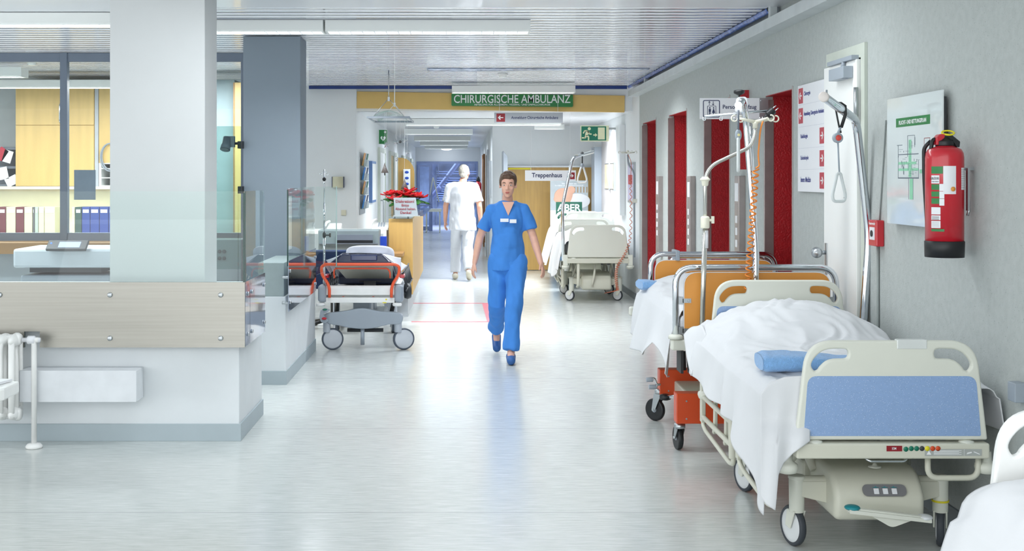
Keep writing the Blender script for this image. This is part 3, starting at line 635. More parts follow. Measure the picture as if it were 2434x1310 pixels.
# directory board
a=onwall(1897,205,XW-0.02); b=onwall(1963,187,XW-0.02); zb_=onwall(1897,455,XW-0.02).z; zt_=a.z
t=thing('directory_board','white directory board with red arrow squares beside the white door','sign',(XW-0.01,(a.y+b.y)/2,zb_))
m=M(); m.box(XW-0.022,XW-0.012,b.y,a.y,zb_,zt_); m.obj('board',SIGNW,t,bevel=0.001)
Hb=zt_-zb_; Wb=a.y-b.y; PLX=XW-0.022
rows=[('Chirurgie',-1,0.90),('Anmeldung Chirurgische Ambulanz',-1,0.712),('Radiologie',1,0.505),('Endoskopie',1,0.303),('Innere Medizin',1,0.105)]
mf=M(); ma=M(); ml=M(); mln=M()
for s_,d_,fv in rows:
    zc=zb_+fv*Hb; hw=0.052; yc=(a.y-0.075) if d_<0 else (b.y+0.075)
    mf.box(PLX-0.001,PLX,yc-hw,yc+hw,zc-hw,zc+hw); mf.cut(); arrow(ma,'w',yc,zc,0.045,d_,PLX-0.001); ma.cut()
    me=textmesh(s_,0.01); wd=max(v.co.x for v in me.vertices); hgt=0.030; L_=wd*hgt/0.75
    y0=(a.y-0.15) if d_<0 else (a.y-0.075)
    L_=min(L_,y0-b.y-0.03); txt(ml,s_,'w',(y0,y0-L_,zc-0.012,zc+0.024,PLX),0,0.012)
    if fv<0.9: zz=zc+0.103*Hb; mln.box(PLX-0.0006,PLX,b.y+0.02,a.y-0.02,zz-0.0008,zz+0.0008); mln.cut()
mf.obj('arrow_field',PINKR,t); ma.obj('arrow',CREAM,t); ml.obj('lettering',mat('blue_ink','2F3A86',0.5),t); mln.obj('rule_line',mat('rule_grey','C2C6D0',0.5),t)
# white door with closer
a=onwall(1966,178,XW-0.02); b=onwall(2044,154,XW-0.02)
dz=2.335
dt=struct(thing('door_9',None,None,(XW,(a.y+b.y)/2,0)))
m=M(); m.box(XW-0.04,XW,b.y,a.y,0.005,dz); m.obj('door_leaf',DOORW,dt,bevel=0.003)
m=M(); m.box(XW-0.02,XW,b.y-0.075,b.y-0.012,0,dz+0.09); m.box(XW-0.02,XW,b.y-0.075,a.y+0.02,dz+0.01,dz+0.09); m.obj('door_frame',FRG,dt,bevel=0.002)
for zz in (1.98,0.3): m=M(); m.cyl((XW-0.045,b.y-0.006,zz),(XW-0.045,b.y-0.006,zz+0.19),0.013); m.obj('hinge',ALU,dt)
q=onwall(1960,602,XW-0.07); m=M(); m.ell((XW-0.1,a.y-0.05,q.z),0.035,0.035,0.035); m.cyl((XW-0.1,a.y-0.05,q.z),(XW-0.04,a.y-0.05,q.z),0.012); m.obj('door_knob',ALU,dt)
m=M(); m.box(XW-0.046,XW-0.04,a.y-0.075,a.y-0.03,q.z-0.14,q.z+0.06); m.obj('lock_plate',ALU,dt,bevel=0.004)
q=onwall(2000,175,XW-0.07)
m=M(); m.box(XW-0.10,XW-0.041,b.y+0.06,b.y+0.34,q.z-0.035,q.z+0.035); m.cyl((XW-0.075,b.y+0.1,q.z-0.04),(XW-0.075,b.y+0.1,q.z-0.033),0.02); m.obj('door_closer',GREYP,dt,bevel=0.006)
m=M(); m.box(XW-0.062,XW-0.02,b.y+0.02,b.y+0.5,q.z+0.07,q.z+0.095); m.cyl((XW-0.06,b.y+0.2,q.z+0.03),(XW-0.05,b.y+0.2,q.z+0.08),0.012); m.obj('closer_rail',GREYP,dt)
# fire call box + conduit
a=onwall(2074,522,XW-0.03)
t=thing('fire_call_box','small red manual fire call box on the concrete wall beside the door','call box',(XW,6.8,a.z-0.14))
Y0=6.78; zt_=1.65-(522-VY)/F*6.85; zb_=zt_-0.145
m=M(); m.box(XW-0.045,XW,Y0-0.06,Y0+0.075,zb_,zt_); m.obj('housing',REDP,t,bevel=0.006)
m=M(); m.box(XW-0.048,XW-0.044,Y0-0.035,Y0+0.045,zb_+0.035,zb_+0.105); m.obj('window_insert',SIGNW,t,bevel=0.001)
m=M(); m.cyl((XW-0.052,Y0+0.005,zb_+0.07),(XW-0.047,Y0+0.005,zb_+0.07),0.018); m.obj('push_button',BLACK,t)
m=M(); txt(m,'Feuerwehr','w',(Y0+0.06,Y0-0.045,zb_+0.118,zb_+0.134,XW-0.045),0,0.01); m.obj('lettering',CREAM,t)
m=M(); m.tube([(XW-0.008,Y0+0.02,zb_),(XW-0.008,Y0+0.02,0.1)],0.008,seg=8); m.tube([(XW-0.006,Y0+0.0,zt_),(XW-0.006,Y0-0.10,zt_+0.55)],0.004,seg=6); tag(m.obj('cable_conduit',mat('conduit_grey','8F9795',0.6)),'thin grey conduit on the concrete wall above and below the red call box','conduit')
# escape plan
a=onwall(2111,237,XW-0.04); b=onwall(2242,211,XW-0.04); zb_=onwall(2111,530,XW-0.04).z; zt_=a.z; PX=XW-0.045
t=thing('escape_plan','glass covered escape plan poster behind the fire extinguisher','poster',(XW,(a.y+b.y)/2,zb_))
m=M(); m.box(PX,PX+0.008,b.y,a.y,zb_,zt_); m.obj('poster_sheet',mat('plan_paper','DDE6E6',0.08,coat=0.8,namp=0.01),t)
m=M(); m.box(PX+0.009,XW-0.012,b.y+0.03,a.y-0.03,zb_+0.03,zt_-0.03); m.obj('backing_frame',DARK,t)
W=a.y-b.y; Hh=zt_-zb_; 
def wq(mb,u0,u1,v0,v1,mi=0,tt=0.001): mb.box(PX-tt,PX,a.y-u1*W,a.y-u0*W,zb_+v0*Hh,zb_+v1*Hh,mi)
m=M(); wq(m,0.18,0.80,0.765,0.835); m.obj('title_band',GREENS,t)
m=M(); txt(m,'FLUCHT- UND RETTUNGSPLAN','w',(a.y-0.24*W,a.y-0.74*W,zb_+0.783*Hh,zb_+0.815*Hh,PX-0.001),0,0.02); m.obj('lettering',CREAM,t)
m=M(); g2=M(); rr=random.Random(3)
for (u0,u1,v0,v1) in ((0.22,0.60,0.36,0.37),(0.22,0.225,0.36,0.62),(0.22,0.6,0.545,0.552),(0.20,0.30,0.62,0.625),(0.40,0.53,0.69,0.694),(0.40,0.405,0.53,0.69),(0.53,0.533,0.6,0.69),(0.60,0.604,0.36,0.5),(0.42,0.424,0.2,0.36),(0.50,0.504,0.2,0.36)): wq(m,u0,u1,v0,v1)
for k in range(46): 
    u=rr.uniform(0.22,0.58); v=rr.uniform(0.38,0.62); 
    if rr.random()<.5: wq(m,u,u+rr.uniform(.01,.08),v,v+0.002)
    else: wq(m,u,u+0.003,v,v+rr.uniform(.01,.06))
for k in range(24): v=0.14+k*0.017; wq(m,0.70,0.70+rr.uniform(.03,.1),v,v+0.003)
m.obj('plan_lines',mat('ink_grey','6A7680',0.5),t)
for kq,(u0,u1,v0,v1) in enumerate(((0.22,0.60,0.42,0.44),(0.22,0.56,0.47,0.49),(0.42,0.47,0.36,0.66),(0.44,0.5,0.2,0.36),(0.62,0.66,0.40,0.43))): wq(g2,u0,u1,v0,v1,0,0.0004+0.0001*kq); g2.cut()
g2.obj('escape_route',mat('route_green','8CCBA8',0.5),t)
m=M(); wq(m,0.70,0.80,0.66,0.664); wq(m,0.70,0.703,0.5,0.664); wq(m,0.797,0.80,0.5,0.664); wq(m,0.70,0.80,0.5,0.503); m.obj('legend_frame',DKRED,t)
# fire extinguisher
c=S(2245,0,5.56); ex=c.x; ey=5.56; zE=lambda py: H-(py-VY)/F*ey
t=thing('fire_extinguisher','red fire extinguisher with black base hanging on the near concrete wall','fire extinguisher',(ex,ey,zE(612)))
r_=0.084
m=M(); m.lathe([(r_,zE(578)),(r_,zE(375)),(r_*0.97,zE(364)),(r_*0.86,zE(355)),(r_*0.6,zE(350)),(r_*0.42,zE(347)),(r_*0.42,zE(340))],(ex,ey,0),seg=40); m.obj('cylinder_body',REDP,t)
m=M(); m.lathe([(r_*0.9,zE(611)),(r_*1.02,zE(611)),(r_*1.04,zE(574)),(r_*1.0,zE(572))],(ex,ey,0),seg=40); m.obj('base_ring',BLACK,t)
m=M(); m.lathe([(0.036,zE(348)),(0.042,zE(346)),(0.042,zE(336)),(0.03,zE(333)),(0.02,zE(326))],(ex,ey,0),seg=18); 
m.prism(f2([(ex-0.01,zE(338)),(ex-0.01,zE(322)),(ex+0.02,zE(318)),(ex+0.065,zE(337)),(ex+0.062,zE(350)),(ex+0.05,zE(350)),(ex+0.03,zE(333)),(ex+0.01,zE(334))],0.004),lambda u,v,w_:Vector((u,ey-0.018+w_,v)),0.036); m.tube(fillet([(ex-0.03,ey,zE(330)),(ex-0.055,ey,zE(332)),(ex-0.062,ey,zE(356))],0.02),0.009); m.obj('valve_head',BLACK,t,bevel=0.002)
m=M(); m.prism(f2([(ex-0.045,zE(345)),(ex-0.045,zE(328)),(ex-0.03,zE(319)),(ex-0.005,zE(319)),(ex-0.008,zE(330)),(ex-0.02,zE(333)),(ex-0.02,zE(345))],0.006),lambda u,v,w_:Vector((u,ey-0.022+w_,v)),0.044); m.obj('strike_knob',REDP,t,bevel=0.004)
m=M(); m.tube([(ex+0.012+0.028*math.cos(q),ey-0.01+0.01*math.sin(q),zE(316)+0.01*math.sin(q)) for q in [2*PI*k/20 for k in range(20)]],0.004,closed=True,seg=8); m.tube([(ex-0.015,ey-0.01,zE(319)),(ex+0.03,ey-0.012,zE(322))],0.005); m.obj('safety_pin',YEL,t)
def lab(mb,a0,a1,z0,z1,dr=0.0012,cut=True):   # curved label; angle measured from camera-facing (-Y), positive to +X
    n=10; V=[]
    for k in range(n+1):
        q=R(a0+(a1-a0)*k/n); 
        for z in (z0,z1): V.append((ex+(r_+dr)*math.sin(q),ey-(r_+dr)*math.cos(q),z))
    mb.add(V,[(2*k,2*k+2,2*k+3,2*k+1) for k in range(n)],0,True)
    if cut: mb.cut()
def ang(px): return math.degrees(math.asin(max(-1,min(1,(px-2243)/45))))-20
m=M(); lab(m,-62,-18+-8,zE(413),zE(396)); 
for z0,z1 in ((451,438),(467,455),(484,471)): lab(m,-62,-30,zE(z0),zE(z1))
lab(m,-62,-22,zE(549),zE(543)); m.obj('green_label_field',GREENS,t)
m=M(); lab(m,-25,13,zE(461),zE(395)); lab(m,-62,-36,zE(436),zE(417)); lab(m,-62,-33,zE(509),zE(492)); lab(m,-62,-33,zE(522),zE(511)); lab(m,-62,-33,zE(541),zE(524)); lab(m,34,62,zE(451),zE(399))
for z0,z1 in ((454,437),(471,455),(488,472)): lab(m,-36,-22,zE(z0),zE(z1),0.002)
m.obj('paper_label',SIGNW,t)
m=M(); 
def curtxt(body,a0,a1,z0,z1,dr=0.0026):
    me=textmesh(body,0.01); xs=[v.co.x for v in me.vertices]; ys=[v.co.y for v in me.vertices]; x0,x1,y0,y1=min(xs),max(xs),min(ys),max(ys)
    def fr(u,v,w_):
        q=R(a0+(a1-a0)*(u-x0)/(x1-x0)); rr=r_+dr+w_*0.02; return Vector((ex+rr*math.sin(q),ey-rr*math.cos(q),z0+(z1-z0)*(v-y0)/(y1-y0)))
    m.mesh(me,fr)
curtxt('FEUERLÖSCHER',-66,-37,zE(427),zE(420)); curtxt('6 Liter Schaum',-60,-38,zE(433),zE(430))
for k in range(9): lab(m,34,61,zE(404+k*5.2),zE(403.6+k*5.2),0.0016,False)
for k in range(4): lab(m,-60,-37,zE(512.5+k*2.4+2),zE(512+k*2.4+1.6),0.0016,False)
for k in range(5): lab(m,-60,-37,zE(527+k*2.8),zE(526.6+k*2.8),0.0016,False)
m.obj('label_print',DARK,t)
m=M(); c2=(ex+(r_+0.002)*math.sin(R(3)),ey-(r_+0.003)*math.cos(R(3)),zE(449)); m.lathe([(0,0),(0.0105,0),(0.0105,0.0012),(0,0.0012)],c2,(math.sin(R(3)),-math.cos(R(3)),0)); m.obj('inspection_sticker',ORANGE,t)
m=M(); m.box(ex+r_*0.9,XW,ey-0.02,ey+0.02,zE(405),zE(398)); m.box(ex+r_*1.02,ex+r_*1.12,ey-0.05,ey-0.03,zE(500),zE(400)); m.tube([(ex+r_*1.1,ey-.04,zE(470)),(ex+r_*1.14,ey-.04,zE(500)),(ex+r_*1.05,ey-.04,zE(512))],0.006); m.obj('holding_bracket',ALU,t)
m=M(); m.tube(fillet([(ex-0.05,ey+0.03,zE(335)),(ex-0.075,ey+0.05,zE(350)),(ex-0.07,ey+0.06,zE(420)),(ex-0.05,ey+0.07,zE(560))],0.04),0.009); m.obj('hose',BLACK,t)
# little outlet on the wall at the far right edge
m=M(); m.box(XW-0.05,XW,5.02,5.09,0.72,0.80); o=m.obj('socket_box',GREYP,bevel=0.004); tag(o,'small grey socket box low on the concrete wall at the right edge','socket')
# ============================================================ hospital beds
def board_mesh(w,h,depth=0.03,panel=True,bev=0.010):
    """moulded bed end in XZ seen from the front; returns (plate mesh, panel polygon)"""
    k=w/0.813; s=0.00178*k; X=lambda px:(px-2116.5)*s; Zt=lambda py:h-(py-808)*s
    out=f2([(X(1888),0),(X(1916),h),(X(2317),h),(X(2345),0)],[0.012,0.115,0.115,0.012],10)
    hl=[(1927,868),(1931,855),(1944,840),(1960,831),(1978,828),(2006,828),(2014,834),(2014,845),(2007,851),(1980,852),(1962,858),(1948,871),(1943,878),(1934,880)]
    hl=[(X(a),Zt(b)) for a,b in hl]; c=[(p.x,p.y) for p in catmull([(a,b,0) for a,b in hl],3)]
    cr=[(-a,b) for a,b in c][::-1]
    me=plate([out,c,cr],depth,bev,3)
    pn=f2([(X(1908),0.018),(X(1918),Zt(892)),(X(2316),Zt(892)),(X(2328),0.018)],[0.008,0.04,0.04,0.008],6)
    return me,pn,s
def castor(mb_root,x,y,top,rw=0.09,yaw=0.2,col=BEDW,tire=RUBBER,parent=None,lab=None):
    Rz=Matrix.Translation((x,y,0))@Matrix.Rotation(yaw,4,'Z')
    ax=(Rz.to_3x3()@Vector((1,0,0)))
    cc=Rz@Vector((0,0.03,rw))
    m=M(); m.cyl((x,y,rw*1.75),(x,y,top),0.033,0.035); m.lathe([(0.036,top-0.01),(0.038,top-0.005),(0.036,top+0.006),(0.02,top+0.008)],(x,y,0))
    for sx in (-1,1):
        v=[Rz@Vector((sx*0.030,0.0+q[0],q[1])) for q in ((-0.028,rw*1.85),(0.034,rw*1.85),(0.05,rw*1.0),(0.01,rw*0.9))]
        v2=[Rz@Vector((sx*0.022,0.0+q[0],q[1])) for q in ((-0.028,rw*1.85),(0.034,rw*1.85),(0.05,rw*1.0),(0.01,rw*0.9))]
        m.add(v+v2,[(0,1,2,3),(7,6,5,4),(0,4,5,1),(1,5,6,2),(2,6,7,3),(3,7,4,0)])
    c=m.obj('castor',col,parent,bevel=0.003)
    m=M(); w_=0.013
    m.lathe([(rw*0.82,-w_),(rw*0.93,-w_*1.25),(rw,-w_*0.6),(rw,w_*0.6),(rw*0.93,w_*1.25),(rw*0.82,w_)],cc,ax,seg=32); m.obj('tyre',tire,c)
    m=M(); m.lathe([(0,-w_*1.5),(rw*0.55,-w_*1.45),(rw*0.8,-w_*1.1),(rw*0.83,-w_*0.9),(rw*0.83,w_*0.9),(rw*0.8,w_*1.1),(rw*0.55,w_*1.45),(0,w_*1.5)],cc,ax,seg=32); m.obj('wheel_disc',WHEELW,c)
    return c
def side_rail(parent,x,y0,y1,zt=0.40,zm=0.285,zb=0.19):
    m=M()
    for z in (zt,zm): m.tube([(x,y0+0.03,z),(x,y1-0.03,z)],0.014,seg=10)
    m.box(x-0.012,x+0.012,y1-0.06,y1-0.01,zm-0.03,zt+0.14)
    m.tube(fillet([(x,y0+0.03,zt+0.03),(x,y0+0.015,zm-0.06)],0),0.022,seg=12)
    m.tube(fillet([(x,y0+0.02,zm-0.02),(x,y0-0.0,zb+0.01),(x,y0+0.09,zb-0.005),(x,y1-0.12,zb+0.03),(x,y1-0.05,zb+0.05),(x,y1-0.04,zm)],[0,0.05,0.05,0.05,0.05,0]),0.0125,seg=10)
    for yy in (y0+0.25,y1-0.3): m.prism(f2([(yy-0.02,zt+0.1),(yy+0.02,zt+0.1),(yy+0.03,zm+0.02),(yy+0.06,zb+0.05),(yy+0.03,zb+0.04),(yy-0.01,zm)],0.01),lambda u,v,w_:Vector((x+0.01+w_,u,v)),0.018)
    return m.obj('side_rail',BEDG,parent,bevel=0.004)
def build_bed(label,up=0.0,L=1.84,w=0.813,panel=True,far_h=0.48,near_h=0.42,white=False,detail=True,rails=True,rw=0.09,yaws=(0.25,-0.1,0.3,0.2)):
    t=thing('hospital_bed',label,'hospital bed')
    bm_=BEDWW if white else BEDW
    hw=w/2; zf=0.535+up
    for nm,yy,hh,z0 in (('footboard',0.0,near_h,zf+0.005),('headboard',L,far_h,zf+0.045)):
        me,pn,s=board_mesh(w,hh); sgn=1
        m=M(); m.mesh(me,lambda u,v,w_:Vector((u,yy-w_,z0+v)),0,False)
        b=m.obj(nm,bm_,t); 
        for p_ in b.data.polygons: p_.use_smooth=False
        if panel:
            m=M(); m.prism(pn,lambda u,v,w_:Vector((u,yy-0.0165+w_,z0+v)),0.033); tag(m.obj('board_panel',PANELB,b),'speckled blue inset panel')
        if detail and nm=='footboard':
            m=M(); m.box((2129-2116.5)*s,(2200-2116.5)*s,yy-0.018,yy+0.018,z0+hh-0.035,z0+hh+0.004); m.obj('label_holder',mat('clear_plastic_holder','D6DAD8',0.12,coat=0.6),b,bevel=0.003)
        m=M()
        for sx in (-1,1): m.lathe([(0.012,0.012),(0.03,0.008),(0.034,0.0),(0.03,-0.006)],(sx*0.32,yy,z0-0.012),seg=16); m.cut()
        m.obj('board_foot',bm_,b)
    for yy,nm in ((0.0,'near'),(L,'far')):
        m=M(); m.box(-hw,hw,yy-0.035,yy+0.035,zf-0.07,zf-0.005); cb=m.obj('end_crossbar',BEDG,t,bevel=0.008,bseg=3)
        m=M()
        for sx in (-1,1):
            m.cut(); m.lathe([(0.022,0.07),(0.024,0.03),(0.03,0.025),(0.045,0.015),(0.047,0.0),(0.04,-0.02),(0.02,-0.026)],(sx*(hw+0.018),yy+0.05 if yy==0 else yy-0.05,zf-0.125),seg=20)
        m.obj('corner_bumper',bm_,t)
        if yy==0 and detail:
            def fx(px): return (px-2116.5)/F*5.13
            def fz(py): return zf-0.005-(py-1050)/F*5.13
            pl=-0.036
            m=M(); m.box(fx(2100),fx(2137),pl-0.001,pl,fz(1068),fz(1055)); m.obj('number_plate',DKRED,cb)
            m=M(); txt(m,'104','f',(fx(2113),fx(2123),fz(1064.5),fz(1058),pl-0.001),0,0.01); m.obj('lettering',CREAM,cb)
            for k,cn in enumerate((GREENE,GREENE,GREENE,DARK,YEL,ORRED,ORRED)):
                m=M(); px=2146+k*12.7; m.lathe([(0,0),(0.0105,0),(0.0105,0.001),(0,0.001)],(fx(px),pl,fz(1063-(k in(1,2,3,4,5,6))*1.5)),(0,-1,0),seg=20); tag(m.obj('round_sticker',cn,cb),('green','green','green','black','yellow','orange','orange')[k]+' round sticker')
            m=M(); m.box(fx(2191),fx(2326),pl-0.0006,pl,fz(1079),fz(1063)); m.obj('warning_label',mat('label_grey','A9ADAA',0.5),cb)
            m=M()
            for k in range(5): m.box(fx(2212),fx(2278-(k%2)*6),pl-0.001,pl-0.0005,fz(1066.6+k*2.3),fz(1065.6+k*2.3))
            m.prism([(fx(2195),fz(1076)),(fx(2206),fz(1076)),(fx(2200.5),fz(1066))],lambda u,v,w_:Vector((u,pl-0.0012+w_,v)),0.0006); m.box(fx(2284),fx(2284.6),pl-0.001,pl-.0005,fz(1079),fz(1063))
            m.prism([(fx(2290),fz(1075)),(fx(2302),fz(1072)),(fx(2302),fz(1069)),(fx(2292),fz(1071))],lambda u,v,w_:Vector((u,pl-0.0012+w_,v)),0.0006); m.prism([(fx(2307),fz(1068)),(fx(2321),fz(1074)),(fx(2321),fz(1076)),(fx(2307),fz(1070))],lambda u,v,w_:Vector((u,pl-0.0012+w_,v)),0.0006)
            m.obj('label_print',CREAM,cb)
    m=M(); 
    for sx in (-1,1): m.box(sx*(hw-0.06),sx*(hw-0.02),0.03,L-0.03,zf-0.06,zf-0.01)
    for k in range(6): m.box(-hw+0.03,hw-0.03,0.15+k*0.3,0.20+k*0.3,zf-0.02,zf+0.0)
    m.box(-0.3,0.3,0.1,L-0.1,zf-0.01,zf+0.02)
    m.obj('platform_frame',BEDG,t,bevel=0.003)
    m=M(); m.box(-hw+0.035,hw-0.035,0.035,L-0.035,zf+0.021,zf+0.17); m.obj('mattress',SHEET,t,bevel=0.03,bseg=4)
    # undercarriage
    kz=0
    ya,yb_=0.28,1.22
    m=M()
    pr=[(0.13,0.157),(0.125,0.262),(0.155,0.31),(0.20,0.352),(0.26,0.368),(0.62,0.372),(0.62,0.157)]
    m.prism(pr,lambda u,v,w_:Vector((-0.197+w_,u,v)),0.394,0); hum=m.obj('base_cover',BEDG,t,bevel=0.028,bseg=5)
    for p_ in hum.data.polygons: p_.use_smooth=True
    m=M(); m.box(-0.23,0.19,0.5,1.35,0.20,0.34); m.obj('base_beam',BEDG,t,bevel=0.02,bseg=3)
    if detail:
        n=Vector((0,-0.048,-0.03)).normalized(); nn=Vector((0,-0.78,0.62))
        # control panel on the sloping face
        A=Vector((0,0.133,0.290)); uu=Vector((1,0,0)); vv=Vector((0,0.5,0.80)).normalized(); nrm=uu.cross(vv)
        st=f2([(-0.095,-0.026),(0.095,-0.026),(0.095,0.026),(-0.095,0.026)],0.0259,8)
        m=M(); m.prism(st,lambda u,v,w_:A+Vector((0.02,0,0))+uu*u+vv*v+nrm*w_,0.004); cp=m.obj('control_panel',mat('panel_grey','77777A',0.4),t)
        for k in range(3):
            m=M(); m.prism([(-0.011,-0.014),(0.011,-0.014),(0.011,0.011),(-0.011,0.011)],lambda u,v,w_:A+Vector((0.02,0,0))+uu*(u-0.037+k*0.039)+vv*(v-0.004)+nrm*(w_+0.004),0.004); m.obj('rocker_switch',SIGNW,cp,bevel=0.001)
            m=M(); m.prism([(-0.014,0),(0.014,0),(0.014,0.002),(0.004,0.002),(0,0.007),(-0.004,0.002),(-0.014,0.002)],lambda u,v,w_:A+Vector((0.02,0,0))+uu*(u-0.037+k*0.039)+vv*(v+0.0115)+nrm*(w_+0.004),0.001); m.obj('pictogram',TEAL,cp)
        m=M(); m.lathe([(0.03,0),(0.026,0.006),(0.012,0.008),(0.008,0.016),(0.0,0.02)],(0.015,0.24,0.366)); m.obj('button',bm_,t)
        # foot pedal
        a=Vector((-0.172,0.02,0.238)); b=Vector((0.176,0.02,0.197)); m=M()
        m.tube([a,b],[0.012,0.012],seg=8); m.prism(f2([(a.x,a.z-0.012),(b.x,b.z-0.012),(b.x,b.z+0.004),(a.x,a.z+0.004)],0.004),lambda u,v,w_:Vector((u,0.0+w_,v)),0.06)
        m.prism(f2([(-0.08,0.215),(0.10,0.196),(0.01,0.163)],[0.003,0.003,0.02]),lambda u,v,w_:Vector((u,0.01+w_,v)),0.05); pd=m.obj('foot_pedal',bm_,t,bevel=0.003)
        m=M(); m.ell((a.x+0.02,0.03,a.z+0.006),0.033,0.035,0.012); tag(m.obj('pedal_pad',TEAL,pd),'teal pedal pad')
        m=M(); m.ell((b.x-0.02,0.03,b.z+0.006),0.033,0.035,0.012); tag(m.obj('pedal_pad',WHEELW,pd),'pale grey pedal pad')
        m=M(); m.tube(fillet([(0.169,0.03,zf-0.07),(0.169,0.03,zf-0.165),(0.384,0.03,zf-0.165),(0.384,0.03,zf-0.07)],0.06),0.0125); m.obj('grab_handle',BEDG,t)
        m=M(); m.tube(fillet([(-0.105,0.0,zf-0.075),(-0.09,-0.01,zf-0.085),(0.055,-0.01,zf-0.085),(0.07,0.0,zf-0.075)],0.01),0.005); m.obj('hook_rail',CHROME,t)
    for yy in (ya,yb_):
        m=M()
        for sx in (-1,1):
            m.prism([(sx*0.32,0.30),(sx*0.18,0.30),(sx*0.18,0.20),(sx*0.32,0.235)],lambda u,v,w_:Vector((u,yy-0.03+w_,v)),0.06)
            m.tube([(sx*0.32,yy,0.292),(sx*0.18,yy,0.292)],0.028); m.cut()
        m.obj('cross_arm',BEDG,t,bevel=0.004)
    q=0
    for yy in (ya,yb_):
        for sx in (-1,1):
            c=castor(None,sx*0.32,yy,0.315,rw,yaws[q%4],bm_,parent=t); q+=1
            if detail and yy==ya and sx==1:
                m=M(); m.lathe([(0.0335,0.212),(0.0375,0.212),(0.0375,0.204),(0.0335,0.204)],(sx*0.32,yy,0)); m.obj('lock_ring',YEL,c)
    m=M()
    for yy in (0.42,1.15):
        for sx in (-1,1):
            m.tube([(sx*0.2,yy,0.31),(sx*0.26,yy+0.12,zf-0.05)],0.02); m.cut(); m.tube([(sx*0.28,yy+0.15,0.3),(sx*0.22,yy-0.05,zf-0.05)],0.014); m.cut()
    m.obj('lift_arm',BEDG,t)
    if rails:
        side_rail(t,-hw-0.035,1.0,1.83); side_rail(t,-hw-0.035,0.22,0.92)
    return t
def place(t,x,y,z=0,rz=0):
    t.location=(x,y,z); t.rotation_euler=(0,0,rz); WL[t.name]=Vector((0,0,0)); return t

# --- cloth draped over a mattress
def drape(name,label,cat,xl,xr,y0,y1,top,hem,hemr,out=0.04,fold=0.012,kf=22,seed=0,ny=110,mt=SHEET,thick=0.004,corner=0.05,wr=1.0,group=None,endl=None):
    nl,nt,nr=34,70,20
    V=[];NX=nl+nt+nr
    for j in range(ny+1):
        y=y0+(y1-y0)*j/ny; zl,zr=hem(y),hemr(y)
        row=[]
        ztl=top(xl,y); ztr=top(xr,y)
        for i in range(NX+1):
            if i<nl:
                d=(1-i/nl); z=ztl-corner*0.7-(ztl-corner*0.7-zl)*d
                o=out*(d**0.8); f=fold*d*(math.sin(kf*y+3*noise.noise(Vector((y*2,seed,0))))+0.6*math.sin(kf*0.43*y+seed+2*d))
                x=xl-0.012-o-f+0.006*wob(y*3,z*4,seed)
                yy=y+0.01*wob(y*2,z*3,seed+5)
                row.append((x,yy,z))
            elif i<=nl+nt:
                q=(i-nl)/nt; x=xl+(xr-xl)*q; e=min(x-xl,xr-x); dz=0
                if e<corner: dz=corner*0.7*(1-math.sqrt(max(0,1-(1-e/corner)**2)))
                z=top(x,y)-dz
                w1=wob(x*5+1.5*wob(x*3,y*3,seed+9),y*2.3,seed,1.7); w2=wob(x*9,y*6+x*5,seed+3,1.5)
                z+=wr*(0.012*(1-abs(w1)*2.2)+0.006*(1-2*abs(w2)))*min(1,e/0.03+0.15)
                row.append((x,y,z))
            else:
                d=(i-nl-nt)/nr; z=ztr-corner*0.7-(ztr-corner*0.7-zr)*d
                row.append((xr+0.012+0.02*d+fold*0.5*d*math.sin(kf*y),y,z))
        V+=row
    m=M(); W_=NX+1
    m.add(V,[(j*W_+i,(j+1)*W_+i,(j+1)*W_+i+1,j*W_+i+1) for j in range(ny) for i in range(NX)],0,True)
    o=m.obj(name,mt,solid=thick); tag(o,label,cat,group); return o
def interp(tab,y):
    if y<=tab[0][0]: return tab[0][1]
    for (a,b),(c,d) in zip(tab,tab[1:]):
        if y<=c: return b+(d-b)*(y-a)/(c-a)
    return tab[-1][1]
def sstep(a,b,x): t=max(0,min(1,(x-a)/(b-a))); return t*t*(3-2*t)

# ===== main bed (near right)
BX,BY=1.807,5.16
b1=place(build_bed('off-white hospital bed with blue speckled end panels and number plate, nearest to the extinguisher',yaws=(0.28,-0.35,0.3,0.2)),BX,BY)
def topB(x,y):
    u=(y-BY)/1.84; c=1-((x-BX)/0.50)**2
    z=0.745+0.02*c
    z+=0.155*sstep(0.50,0.80,u)*(max(0,c)**0.7)*(1-0.25*sstep(0.90,1.0,u))    # pillow and raised duvet
    z+=0.035*sstep(0.0,0.5,u)*max(0,c)
    return z
hB=[(5.19,0.21),(5.30,0.235),(5.42,0.27),(5.55,0.36),(5.76,0.455),(6.15,0.50),(6.6,0.53),(6.97,0.57)]
drape('bed_sheet','rumpled white sheet draped over the bed with blue end panels','bedding',BX-0.485,BX+0.465,5.195,6.97,topB,lambda y:interp(hB,y),lambda y:0.56,out=0.03,fold=0.021,kf=17,seed=2,ny=170,wr=1.15)
shb=bpy.data.objects['bed_sheet']
def cornerflap(u,v):
    px=1808+u*117; top=[(1808,935),(1832,908),(1865,896),(1925,893)]; bot=[(1808,1180),(1822,1200),(1843,1214),(1850,1130),(1862,1102),(1885,1078),(1925,1049)]
    y=interp(top,px)*(1-v)+interp(bot,px)*v; return S(px,y,5.183-0.07*sstep(985,1055,y)+0.010*math.sin(11*u+2*v)*v)
m=M(); m.grid(cornerflap,50,40); m.obj('hanging_corner',SHEET,shb,solid=0.003)
# turned-out sheet corner at the head
m=M()
def flap(u,v):
    # small lifted corner hanging to the left at the head end
    p=Vector((BX-0.47-0.075*u,6.93-0.22*v+0.05*u,0.80-0.055*u-0.16*u*v*1.0+0.02*math.sin(3*u+4*v))); p.z-=0.05*v*u; return p
m.grid(flap,16,16); tag(m.obj('pillowcase_corner',SHEET,solid=0.004),'pointed white pillowcase corner sticking out at the head of the blue panelled bed','bedding')
